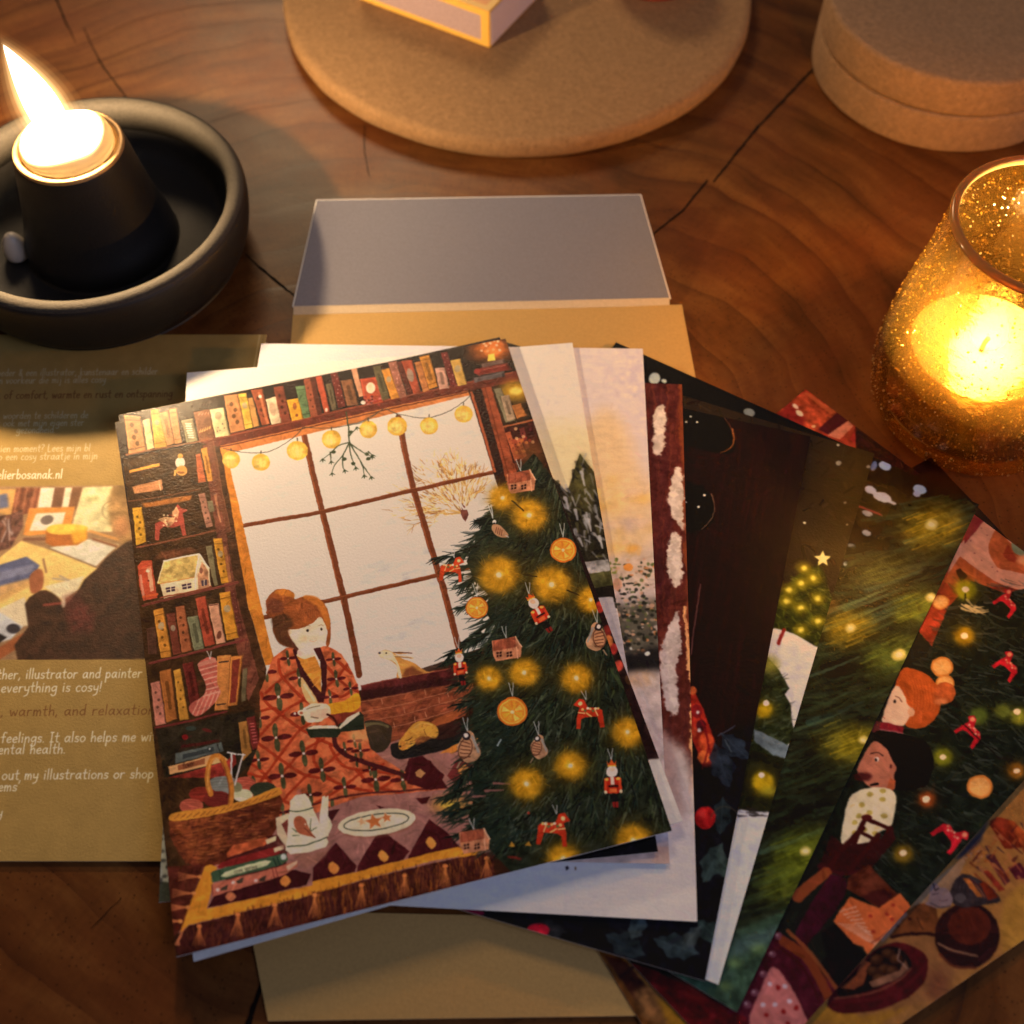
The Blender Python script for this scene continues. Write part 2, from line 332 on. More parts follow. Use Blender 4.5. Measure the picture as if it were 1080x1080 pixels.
def bubbles(n):
    rnd = random.Random(11); bm = bmesh.new()
    tmpl = bmesh.new(); bmesh.ops.create_icosphere(tmpl, subdivisions=1, radius=1.0)
    V = [v.co.copy() for v in tmpl.verts]; F = [[v.index for v in f.verts] for f in tmpl.faces]; tmpl.free()
    zs = np.array([p[1] for p in po]); rs = np.array([p[0] for p in po])
    for _ in range(n):
        z = 2.5 + 59 * rnd.random() ** 1.1; i = int(np.argmin(np.abs(zs[8:] - z))) + 8
        r = float(rs[i]); a = rnd.uniform(0, 2 * math.pi)
        rr = 0.13 + 0.24 * rnd.random() ** 3; inn = rnd.random() < 0.45
        rad = (r - (1.7 if inn else 0.0))
        c = Vector((rad * math.cos(a), rad * math.sin(a), float(zs[i]) + rnd.uniform(-.6, .6)))
        sv = [bm.verts.new((c + v * rr) * S) for v in V]
        for f in F: bm.faces.new([sv[k] for k in f])
    return bm
t = NT('bubble_glint'); t.surf(t.n('ShaderNodeMixShader', {0: 0.3, 1: t.n('ShaderNodeBsdfTranslucent', {'Color': (0.5, 0.40, 0.20, 1)}).outputs[0], 2: t.n('ShaderNodeBsdfGlossy', {'Color': (1, 0.85, 0.5, 1), 'Roughness': 0.15}).outputs[0]}).outputs[0])
tag(mesh_obj('bubbles', bubbles(2000), t.m, glass), kind='stuff')
tl = empty('tealight', (118.0, 206.0, 6.6), 'glowing tealight burning inside the golden glass', 'tealight')
t = NT('clear_cup_plastic'); v = t.coords(); t.surf(t.n('ShaderNodeBsdfPrincipled', {'Base Color': t.mix(t.noise(v, 200), (0.6, 0.55, 0.45), (0.8, 0.75, 0.65)), 'Roughness': 0.2}).outputs[0])
tm = t.t.nodes; pr_ = [n for n in tm if n.type == 'BSDF_PRINCIPLED'][0]
t.surf(t.n('ShaderNodeMixShader', {0: 0.45, 1: pr_.outputs[0], 2: t.n('ShaderNodeBsdfTransparent', {'Color': (0.9, 0.7, 0.4, 1)}).outputs[0]}).outputs[0])
mesh_obj('clear_cup', lathe([(0, 0), (18.6, 0), (19.0, .6), (19.1, 20.2), (18.7, 20.2), (18.5, 1), (0, 1)], 96), t.m, tl, True)
mesh_obj('wax_pool', lathe(smooth_profile([(0, 1.2), (18.3, 1.2), (18.4, 19.6), (16.5, 21.0), (12, 20.2), (6, 19.8), (0, 19.8)], 4), 96), wax('tealight_wax', (0.95, 0.85, 0.60), 0.5), tl, True)
mesh_obj('wick', tube_bm([(0, 0, 19.5), (0, 0, 23), (.4, 0, 24.5)], 0.6), M_WICK, tl)
o = mesh_obj('flame', flame_bm(14, 4.6, (.3, .3)), flame_mat('tealight_flame', (1.0, 0.74, 0.36), 900.0), tl); o.location = (0, 0, 22 * S)
# ---------------------------------------------------------------- a small painter for the printed cards
# Every print is painted flat, in its card's own plane, from strokes and shapes.
CW, CH = 105.0, 142.81159
POSE = {'A': (-34.6051, 144.9688, 0.2542, 6.6), 'E': (-33.7247, 145.2857, 0.28469, 5.8), 'B': (-28.3986, 150.6654, 0.1014, 5.2), 'D': (-17.8483, 154.9158, -0.0178, 4.6),
        'F': (-10.3374, 144.7522, -0.0526, 4.0), 'G': (8.2581, 142.1011, -0.2792, 3.4), 'H': (19.3836, 144.1895, -0.3784, 2.8), 'I': (37.0457, 141.5818, -0.5427, 2.2),
        'K': (62.8464, 126.5487, -0.8260, 1.6), 'L': (74.4583, 109.9522, -1.0450, 1.0)}
NRS = np.random.RandomState(5)
def fbm(h, w, cell, octaves=4, seed=0, stretch=(1, 1)):
    rs = np.random.RandomState(seed); out = np.zeros((h, w), np.float32); amp = 1.0; tot = 0
    for o_ in range(octaves):
        cy, cx = max(1.5, cell * stretch[0] / 2 ** o_), max(1.5, cell * stretch[1] / 2 ** o_)
        gh, gw = int(h / cy) + 3, int(w / cx) + 3; g = rs.rand(gh, gw).astype(np.float32)
        y = np.arange(h) / cy; x = np.arange(w) / cx; yi = y.astype(int); xi = x.astype(int)
        fy = (y - yi)[:, None]; fx = (x - xi)[None, :]; fy = fy * fy * (3 - 2 * fy); fx = fx * fx * (3 - 2 * fx)
        a = g[yi][:, xi] * (1 - fx) + g[yi][:, xi + 1] * fx; b = g[yi + 1][:, xi] * (1 - fx) + g[yi + 1][:, xi + 1] * fx
        out += amp * (a * (1 - fy) + b * fy); tot += amp; amp *= 0.55
    return out / tot
class Paint:
    def __init__(s, pose, ppm, size=(CW, CH), base=(128, 128, 128)):
        s.x, s.y, s.a, s.z = pose; s.ppm = ppm; s.size = size
        s.w, s.h = int(size[0] * ppm), int(size[1] * ppm)
        s.im = np.empty((s.h, s.w, 3), np.float32); s.im[:] = base
        s.org = (0, 0, 1.0); s.mask = None; s.rnd = random.Random(7)
        s.grain = fbm(s.h, s.w, 9 * ppm / 6, 4, 3)
    def zoom(s, ox=0, oy=0, k=1.0): s.org = (ox, oy, k); return s
    def M(s, pts):
        p = np.atleast_2d(np.asarray(pts, float)); ox, oy, k = s.org
        p = p / k + np.array([ox, oy]); q = at(p, s.z) - np.array([s.x, s.y])
        c, n = math.cos(-s.a), math.sin(-s.a)
        q = np.c_[q[:, 0] * c - q[:, 1] * n, q[:, 0] * n + q[:, 1] * c]
        return np.c_[(q[:, 0] + s.size[0] / 2) * s.ppm, (s.size[1] / 2 - q[:, 1]) * s.ppm]
    def sc(s, pts):                                 # canvas pixels per coordinate unit, near these points
        p = np.atleast_2d(np.asarray(pts, float)).mean(0); e = 2 * s.org[2]
        q = s.M([p, p + [e, 0], p + [0, e]]); return (np.linalg.norm(q[1] - q[0]) + np.linalg.norm(q[2] - q[0])) / (2 * e)
    def put(s, x0, y0, cov, col, a=1.0):
        h, w = cov.shape
        X0, Y0, X1, Y1 = max(0, x0), max(0, y0), min(s.w, x0 + w), min(s.h, y0 + h)
        if X1 <= X0 or Y1 <= Y0: return
        c = cov[Y0 - y0:Y1 - y0, X0 - x0:X1 - x0] * a
        if s.mask is not None: c = c * s.mask[Y0:Y1, X0:X1]
        v = s.im[Y0:Y1, X0:X1]; v += c[..., None] * (np.asarray(col, np.float32) - v)
    @staticmethod
    def smooth(p, k=5, closed=True):
        P = np.asarray(p, float); n = len(P); out = []
        for i in range(n if closed else n - 1):
            g = (lambda j: P[j % n]) if closed else (lambda j: P[min(max(j, 0), n - 1)])
            p0, p1, p2, p3 = g(i - 1), g(i), g(i + 1), g(i + 2)
            for j in range(k):
                t = j / k; out.append(0.5 * (2 * p1 + (p2 - p0) * t + (2 * p0 - 5 * p1 + 4 * p2 - p3) * t * t + (3 * p1 - p0 - 3 * p2 + p3) * t ** 3))
        if not closed: out.append(P[-1])
        return np.array(out)
    def cover(s, q, soft=0.0):
        pad = 2 + int(soft * 2)
        x0, y0 = int(math.floor(q[:, 0].min())) - pad, int(math.floor(q[:, 1].min())) - pad
        x1, y1 = int(math.ceil(q[:, 0].max())) + pad, int(math.ceil(q[:, 1].max())) + pad
        x0, y0, x1, y1 = max(x0, -pad - 40), max(y0, -pad - 40), min(x1, s.w + pad + 40), min(y1, s.h + pad + 40)
        if x1 <= x0 or y1 <= y0: return None
        SS = 3 if (x1 - x0) * (y1 - y0) < 250000 else 2
        xs = (np.arange((x1 - x0) * SS) + .5) / SS + x0; ys = (np.arange((y1 - y0) * SS) + .5) / SS + y0
        acc = np.zeros((len(ys), len(xs)), bool)
        for (ax, ay), (bx, by) in zip(q, np.roll(q, -1, 0)):
            if ay == by: continue
            lo, hi = min(ay, by), max(ay, by)
            r = np.nonzero((ys >= lo) & (ys < hi))[0]
            if len(r) == 0: continue
            xc = ax + (ys[r] - ay) * (bx - ax) / (by - ay)
            acc[r[0]:r[-1] + 1] ^= xs[None, :] > xc[:, None]
        c = acc.reshape(y1 - y0, SS, x1 - x0, SS).mean((1, 3)).astype(np.float32)
        if soft > 0.4:
            r = max(1, int(soft)); kx = np.exp(-0.5 * (np.arange(-2 * r, 2 * r + 1) / soft) ** 2); kx /= kx.sum()
            c = np.apply_along_axis(lambda m: np.convolve(m, kx, 'same'), 0, c); c = np.apply_along_axis(lambda m: np.convolve(m, kx, 'same'), 1, c)
        return x0, y0, c
    def poly(s, pts, col, a=1.0, sm=0, soft=0.0, tex=0.10):
        if sm: pts = s.smooth(pts, sm)
        q = s.M(pts); r = s.cover(q, soft * s.sc(pts) if soft else 0)
        if r is None: return
        x0, y0, c = r
        if tex:
            h, w = c.shape; X0, Y0, X1, Y1 = max(0, x0), max(0, y0), min(s.w, x0 + w), min(s.h, y0 + h)
            if X1 <= X0 or Y1 <= Y0: return
            cc = c[Y0 - y0:Y1 - y0, X0 - x0:X1 - x0] * a
            if s.mask is not None: cc = cc * s.mask[Y0:Y1, X0:X1]
            g = 1 + (s.grain[Y0:Y1, X0:X1, None] - 0.5) * 2 * tex * 1.6
            v = s.im[Y0:Y1, X0:X1]; v += cc[..., None] * (np.asarray(col, np.float32) * g - v)
        else: s.put(x0, y0, c, col, a)
    def line(s, pts, w, col, a=1.0, w2=None, sm=0, soft=0.5):
        if sm: pts = s.smooth(pts, sm, False)
        k = s.sc(pts); q = s.M(pts); w2 = w if w2 is None else w2
        wid = np.linspace(w, w2, len(q)) * k / 2
        pad = int(max(wid)) + 3
        x0, y0 = int(q[:, 0].min()) - pad, int(q[:, 1].min()) - pad; x1, y1 = int(q[:, 0].max()) + pad, int(q[:, 1].max()) + pad
        x0, y0, x1, y1 = max(x0, 0), max(y0, 0), min(x1, s.w), min(y1, s.h)
        if x1 <= x0 or y1 <= y0: return
        X = np.arange(x0, x1) + .5; Y = (np.arange(y0, y1) + .5)[:, None]; best = np.full((y1 - y0, x1 - x0), 1e9, np.float32)
        for i in range(len(q) - 1):
            (ax, ay), (bx, by) = q[i], q[i + 1]; dx, dy = bx - ax, by - ay; L = dx * dx + dy * dy + 1e-9
            t = np.clip(((X - ax) * dx + (Y - ay) * dy) / L, 0, 1)
            d = np.sqrt((X - ax - t * dx) ** 2 + (Y - ay - t * dy) ** 2) - (wid[i] + (wid[i + 1] - wid[i]) * t)
            np.minimum(best, d, out=best)
        s.put(x0, y0, np.clip(0.5 - best / (2 * soft), 0, 1), col, a)
    def ell(s, cx, cy, rx, ry, col, a=1.0, rot=0.0, soft=0.0, tex=0.08, n=26):
        t = np.linspace(0, 2 * math.pi, n, endpoint=False); c, n_ = math.cos(rot), math.sin(rot)
        x, y = rx * np.cos(t), ry * np.sin(t)
        s.poly(np.c_[cx + x * c - y * n_, cy + x * n_ + y * c], col, a, 0, soft, tex)
    def book(s, x0, y0, x1, y1, x2, y2, x3, y3, col, deco=0):
        q = [(x0, y0), (x1, y1), (x2, y2), (x3, y3)]; c = np.array(col, float) * .82 + np.array((95, 58, 36)) * .16; col = c
        s.poly(q, col, tex=0.16)
        p = np.array(q, float); f = lambda u, v: (p[0] * (1 - u) + p[1] * u) * (1 - v) + (p[3] * (1 - u) + p[2] * u) * v
        wd = np.linalg.norm(p[1] - p[0])
        s.line([f(.06, .03), f(.06, .97)], wd * .07, np.minimum(c * 1.3, 255), .55)
        s.line([f(.97, .02), f(.97, .98)], wd * .08, c * .5, .7)
        s.line([f(.02, .03), f(.98, .03)], wd * .07, np.minimum(c * 1.25, 255), .5)
        if deco & 1:
            for v in (.12, .88): s.line([f(.05, v), f(.95, v)], wd * .09, c * .55, .8)
        if deco & 2:
            for v in (.25, .42, .58, .75): s.ell(*f(.5 + .1 * math.sin(v * 20), v), wd * .14, wd * .16, c * .45, .85)
        if deco & 4: s.line([f(.5, .25), f(.5, .75)], wd * .28, c * .62, .8)
        if deco & 8: s.ell(*f(.5, .35), wd * .3, wd * .36, (160, 140, 110), .8)
        if deco & 16:
            for k in range(9): s.ell(*f(.5 + .3 * math.sin(k * 2.4), .08 + k * .1), wd * .07, wd * .08, (225, 150, 130), .8)
        if deco & 32:
            for v in np.linspace(.2, .8, 7): s.line([f(.3, v), f(.7, v + .03)], wd * .12, np.minimum(c * 1.9 + 40, 235), .7)
    def glow(s, cx, cy, r, col=(214, 150, 35), a=1.0, spark=60, core=True, hot=(240, 205, 150)):
        R = s.rnd
        s.ell(cx, cy, r * .95, r * .9, np.array(col) * .62, .45 * a, soft=r * .38, tex=0)
        s.ell(cx, cy, r * .66, r * .62, col, .95 * a, soft=r * .13, tex=0.22)
        for _ in range(spark):
            t = R.uniform(0, 6.283); r0 = r * R.uniform(.2, .72); r1 = r0 + r * R.uniform(.12, .34)
            cc = np.array(col) * R.uniform(.6, 1.18)
            s.line([(cx + r0 * math.cos(t), cy + r0 * math.sin(t)), (cx + r1 * math.cos(t + .14), cy + r1 * math.sin(t + .14) * .95)], r * .035, cc, .38 * a, r * .012)
        s.ell(cx, cy, r * .36, r * .33, np.minimum(np.array(col) * 1.08, 255), .5 * a, soft=r * .12, tex=0.1)
        if core:
            s.ell(cx, cy, r * .16, r * .15, (245, 190, 90), .8 * a, soft=r * .05, tex=0); s.ell(cx, cy, r * .095, r * .09, hot, a, tex=0)
    def strokes(s, poly, n, ang, spread, ln, wd, cols, a=0.8):
        P = np.array(poly, float); x0, y0 = P.min(0); x1, y1 = P.max(0); R = s.rnd; k = 0; g = 0
        while k < n and g < n * 30:
            g += 1; x, y = R.uniform(x0, x1), R.uniform(y0, y1)
            c = False; j = len(P) - 1
            for i in range(len(P)):
                if (P[i][1] > y) != (P[j][1] > y) and x < (P[j][0] - P[i][0]) * (y - P[i][1]) / (P[j][1] - P[i][1]) + P[i][0]: c = not c
                j = i
            if not c: continue
            k += 1; t = (ang(x, y) if callable(ang) else ang) + R.gauss(0, spread); l = ln * R.uniform(.5, 1.3)
            dx, dy = math.cos(t) * l / 2, math.sin(t) * l / 2
            col = cols[R.randrange(len(cols))]
            s.line([(x - dx, y - dy), (x + dx * .2, y + dy * .2 + l * .03), (x + dx, y + dy)], wd * R.uniform(.7, 1.4), col, a * R.uniform(.5, 1), wd * .25)
    def clip(s, pts=None, sm=0):
        if pts is None: s.mask = None; return
        if sm: pts = s.smooth(pts, sm)
        m = np.zeros((s.h, s.w), np.float32); r = s.cover(s.M(pts))
        x0, y0, c = r; h, w = c.shape; X0, Y0, X1, Y1 = max(0, x0), max(0, y0), min(s.w, x0 + w), min(s.h, y0 + h)
        m[Y0:Y1, X0:X1] = c[Y0 - y0:Y1 - y0, X0 - x0:X1 - x0]; s.mask = m
    def brush(s, amt=0.05, seed=1, stretch=(.35, 2.2), mul=1.0):
        n = fbm(s.h, s.w, 3.0 * s.ppm, 4, seed, stretch) - 0.5; n2 = NRS.rand(s.h, s.w).astype(np.float32) - .5
        s.im *= (1 + amt * 2 * n + amt * .35 * n2)[..., None]; s.im *= mul; np.clip(s.im, 0, 255, out=s.im)
    def warp(s, amp=0.14, blur=0.5, seed=21):
        """hand painted edges: shift every pixel a hair, then soften"""
        a = amp * s.ppm * 2
        dy = (fbm(s.h, s.w, 1.0 * s.ppm, 3, seed) - .5) * a + (fbm(s.h, s.w, 6.0 * s.ppm, 2, seed + 3) - .5) * a; dx = (fbm(s.h, s.w, 1.0 * s.ppm, 3, seed + 1) - .5) * a + (fbm(s.h, s.w, 6.0 * s.ppm, 2, seed + 4) - .5) * a
        Y = np.clip(np.arange(s.h)[:, None] + dy, 0, s.h - 1.001); X = np.clip(np.arange(s.w)[None, :] + dx, 0, s.w - 1.001)
        yi = Y.astype(int); xi = X.astype(int); fy = (Y - yi)[..., None].astype(np.float32); fx = (X - xi)[..., None].astype(np.float32); m = s.im
        s.im = (m[yi, xi] * (1 - fx) + m[yi, xi + 1] * fx) * (1 - fy) + (m[yi + 1, xi] * (1 - fx) + m[yi + 1, xi + 1] * fx) * fy
        if blur: s.blur(blur)
    def dabs(s, n, ln, wd, amt=.14, a=.55):
        """short visible brush dabs in the colours already there"""
        R = np.random.RandomState(n); src = s.im.copy(); ln *= s.ppm; wd *= s.ppm; fld = fbm(s.h, s.w, 8 * s.ppm, 2, 77) * 9
        for _ in range(n):
            x, y = R.rand() * s.w, R.rand() * s.h; t = fld[int(y), int(x)] + R.randn() * .35; k0 = src[int(y), int(x)]; am = amt * min(1.0, max(.12, (190 - float(k0.mean())) / 90.0)); c = k0 * (1 + R.randn() * am) + R.randn(3) * 2
            l = ln * (.5 + R.rand()) / 2; r = wd * (.6 + .8 * R.rand()) / 2; e = int(l + r) + 2; X0, Y0, X1, Y1 = max(0, int(x) - e), max(0, int(y) - e), min(s.w, int(x) + e), min(s.h, int(y) + e)
            if X1 <= X0 or Y1 <= Y0: continue
            dx = np.arange(X0, X1) + .5 - x; dy = (np.arange(Y0, Y1) + .5 - y)[:, None]; u = dx * math.cos(t) + dy * math.sin(t); v = dy * math.cos(t) - dx * math.sin(t)
            m = np.clip(r - np.hypot(np.maximum(np.abs(u) - l, 0), v) + .5, 0, 1)[..., None] * a
            # only where the dab stays on its own colour, so that outlines survive
            vw = s.im[Y0:Y1, X0:X1]; m = m * np.exp(-np.abs(src[Y0:Y1, X0:X1] - src[int(y), int(x)]).sum(2, keepdims=True) / 55.0); vw += m * (c - vw)
    def blur(s, sg, box=None):
        y0, y1, x0, x1 = box or (0, s.h, 0, s.w); v = s.im[y0:y1, x0:x1]; r = max(1, int(sg * 2.5)); k = np.exp(-.5 * (np.arange(-r, r + 1) / sg) ** 2); k /= k.sum()
        for ax in (0, 1):
            pw = [(0, 0)] * 3; pw[ax] = (r, r); q = np.pad(v, pw, 'edge'); o = 0
            for i, kk in enumerate(k): o = o + kk * (q[i:i + v.shape[0]] if ax == 0 else q[:, i:i + v.shape[1]])
            v = o
        s.im[y0:y1, x0:x1] = v
    def text(s, txt, x, y, h, col, dirx=(1, 0), w=1.0, a=1.0, slant=0.15, wd=0.13):
        adv = 0.0; ux = np.array(dirx, float); uy = np.array([-ux[1], ux[0]])
        for ch in txt:
            gl, gw = FONT.get(ch, ([], .5)); 
            for st in gl:
                p = np.array(st, float)
                pts = np.array([np.array([x, y]) + ux * (adv + px_ * h * w + py * h * slant) - uy * py * h for px_, py in p])
                s.line(pts, h * wd, col, a, sm=3 if len(p) > 2 else 0)
            adv += (gw + .19) * h * w
        return adv
def _font():
    o = [(.5, .75), (.28, 1), (.05, .75), (.02, .35), (.2, 0), (.42, .15), (.52, .5), (.5, .75)]
    F = {'a': ([[(.5, .9), (.25, 1), (.03, .55), (.15, .02), (.4, .3), (.52, .95)], [(.52, .95), (.48, .3), (.6, 0)]], .6),
    'b': ([[(.05, 1.9), (.05, .05)], [(.05, .6), (.3, 1), (.5, .55), (.3, 0), (.05, .15)]], .52),
    'c': ([[(.45, .9), (.22, 1), (.02, .5), (.2, 0), (.45, .12)]], .45),
    'd': ([[(.5, 1.9), (.5, 0)], [(.5, .8), (.25, 1), (.03, .5), (.2, 0), (.5, .3)]], .55),
    'e': ([[(.05, .5), (.45, .6), (.35, 1), (.1, .8), (.03, .35), (.2, 0), (.45, .12)]], .47),
    'f': ([[(.5, 1.8), (.28, 1.85), (.2, 1.4), (.18, 0)], [(.0, 1.0), (.42, 1.05)]], .42),
    'g': ([[(.5, .9), (.25, 1), (.03, .55), (.2, .1), (.5, .5)], [(.52, 1), (.5, -.4), (.25, -.75), (.02, -.5)]], .55),
    'h': ([[(.05, 1.9), (.05, 0)], [(.05, .6), (.3, 1), (.45, .7), (.45, 0)]], .5),
    'i': ([[(.08, 1), (.08, 0)], [(.1, 1.45), (.11, 1.5)]], .18), 'j': ([[(.2, 1), (.2, -.5), (0, -.6)], [(.2, 1.5), (.21, 1.5)]], .28),
    'k': ([[(.05, 1.9), (.05, 0)], [(.45, 1), (.08, .5), (.48, 0)]], .5), 'l': ([[(.06, 1.9), (.06, 0)]], .14),
    'm': ([[(.05, 1), (.05, 0)], [(.05, .6), (.22, 1), (.35, .7), (.35, 0)], [(.35, .6), (.55, 1), (.68, .7), (.68, 0)]], .75),
    'n': ([[(.05, 1), (.05, 0)], [(.05, .6), (.3, 1), (.45, .7), (.45, 0)]], .5), 'o': ([o], .52),
    'p': ([[(.05, 1), (.03, -.8)], [(.05, .7), (.3, 1), (.5, .5), (.3, 0), (.05, .2)]], .52),
    'q': ([[(.5, .9), (.25, 1), (.03, .5), (.25, 0), (.5, .4)], [(.5, 1), (.5, -.8)]], .55),
    'r': ([[(.05, 1), (.05, 0)], [(.05, .6), (.2, .95), (.42, .95)]], .42),
    's': ([[(.42, .9), (.15, 1), (.08, .65), (.38, .4), (.32, .03), (.02, .1)]], .42),
    't': ([[(.2, 1.7), (.18, .2), (.38, .02)], [(0, 1.05), (.42, 1.1)]], .4),
    'u': ([[(.05, 1), (.08, .2), (.3, .0), (.45, .4), (.47, 1)], [(.47, 1), (.5, 0)]], .53), 'v': ([[(.02, 1), (.22, 0), (.45, 1)]], .46),
    'w': ([[(.02, 1), (.17, 0), (.35, .8), (.52, 0), (.7, 1)]], .7), 'x': ([[(.02, 1), (.45, 0)], [(.45, 1), (.02, 0)]], .46),
    'y': ([[(.03, 1), (.1, .3), (.45, .4)], [(.48, 1), (.4, -.4), (.05, -.75)]], .5), 'z': ([[(.03, 1), (.45, 1), (.03, 0), (.47, 0)]], .48),
    'I': ([[(.1, 1.8), (.1, 0)], [(-.05, 1.8), (.28, 1.8)], [(-.05, 0), (.28, 0)]], .3), '.': ([[(.05, .05), (.06, .02)]], .14), ',': ([[(.08, .1), (.0, -.3)]], .14),
    '!': ([[(.1, 1.8), (.06, .5)], [(.05, .05), (.06, .02)]], .16), "'": ([[(.06, 1.9), (.0, 1.4)]], .12), '?': ([[(.0, 1.6), (.25, 1.8), (.42, 1.4), (.18, .9), (.16, .5)], [(.15, .05), (.16, .02)]], .42),
    'L': ([[(.05, 1.8), (.05, 0), (.5, 0)]], .52), '&': ([[(.5, 0), (.1, 1.3), (.25, 1.7), (.4, 1.3), (.03, .5), (.2, 0), (.5, .6)]], .55), ' ': ([], .32)}
    return F
FONT = _font()
def lin(c): c = np.asarray(c, np.float32) / 255; return np.where(c <= .04045, c / 12.92, ((c + .055) / 1.055) ** 2.4)
def bake(pt, name, white, keep=(1.0, 1.0, 1.0)):
    """turn the painting into the print's reflectance: `white` is how a white sheet looks under the lamps here"""
    W = lin(white) / 0.82
    a = np.clip((lin(np.clip(pt.im, 0, 255)) - 0.0065) / W * np.array(keep, np.float32), 0.003, 0.84)
    e = np.where(a <= .0031308, a * 12.92, 1.055 * a ** (1 / 2.4) - .055)
    im = bpy.data.images.new(name, pt.w, pt.h); buf = np.ones((pt.h, pt.w, 4), np.float32); buf[..., :3] = e[::-1]
    im.pixels.foreach_set(buf.ravel()); im.update(); im.pack(); return im
def print_mat(name, im, rough=0.27, spec=0.32):
    t = NT(name); tc = t.n('ShaderNodeTexCoord'); tx = t.n('ShaderNodeTexImage', {'Vector': tc.outputs['UV']}); tx.image = im; tx.extension = 'EXTEND'
    P = tc.outputs['Object']; nz = t.noise(P, 1600, 4, 0.6)
    c = t.mix(t.math('MULTIPLY', nz, 0.12), tx.outputs[0], (0.01, 0.008, 0.006))
    t.surf(t.n('ShaderNodeBsdfPrincipled', {'Base Color': c, 'Roughness': rough, 'Specular IOR Level': spec, 'Normal': t.bump(t.math('ADD', t.math('MULTIPLY', nz, 0.12), t.noise(P, 14.0, 2)), 0.5, 0.0016)}).outputs[0]); return t.m
PAPER = simple('white_card_stock', (0.80, 0.78, 0.76), 0.7, 0.04, 900, 0.1)
def sheet(name, pose, size, mats, thick=0.32, curl=None, nx=42, ny=56, parent=None):
    """a card: printed face, white back and edges; curl(u, v) -> mm of lift"""
    x, y, a, z = pose; bm = bmesh.new(); uvl = bm.loops.layers.uv.new('UVMap'); top = []; bot = []; w_, h_ = size
    for j in range(ny + 1):
        rt, rb = [], []
        for i in range(nx + 1):
            u, v = i / nx, j / ny; lift = curl(u, v) if curl else 0.0
            p = ((u - .5) * w_ * S, (v - .5) * h_ * S)
            rt.append(bm.verts.new((*p, lift * S))); rb.append(bm.verts.new((*p, (lift - thick) * S)))
        top.append(rt); bot.append(rb)
    for j in range(ny):
        for i in range(nx):
            f = bm.faces.new((top[j][i], top[j][i + 1], top[j + 1][i + 1], top[j + 1][i])); f.material_index = 0; f.smooth = True
            for lp, (di, dj) in zip(f.loops, ((0, 0), (1, 0), (1, 1), (0, 1))): lp[uvl].uv = ((i + di) / nx, (j + dj) / ny)
            f = bm.faces.new((bot[j][i], bot[j + 1][i], bot[j + 1][i + 1], bot[j][i + 1])); f.material_index = 1; f.smooth = True
    E = [[(k, 0) for k in range(nx + 1)], [(nx, k) for k in range(ny + 1)], [(k, ny) for k in range(nx, -1, -1)], [(0, k) for k in range(ny, -1, -1)]]
    for e in E:
        for (i0, j0), (i1, j1) in zip(e, e[1:]):
            q = [bm.verts.new(vv.co) for vv in (top[j0][i0], bot[j0][i0], bot[j1][i1], top[j1][i1])]; f = bm.faces.new(q); f.material_index = 1
    o = mesh_obj(name, bm, mats, parent)
    if not parent: o.location = Vector((x, y, z)) * S; o.rotation_euler.z = a
    return o
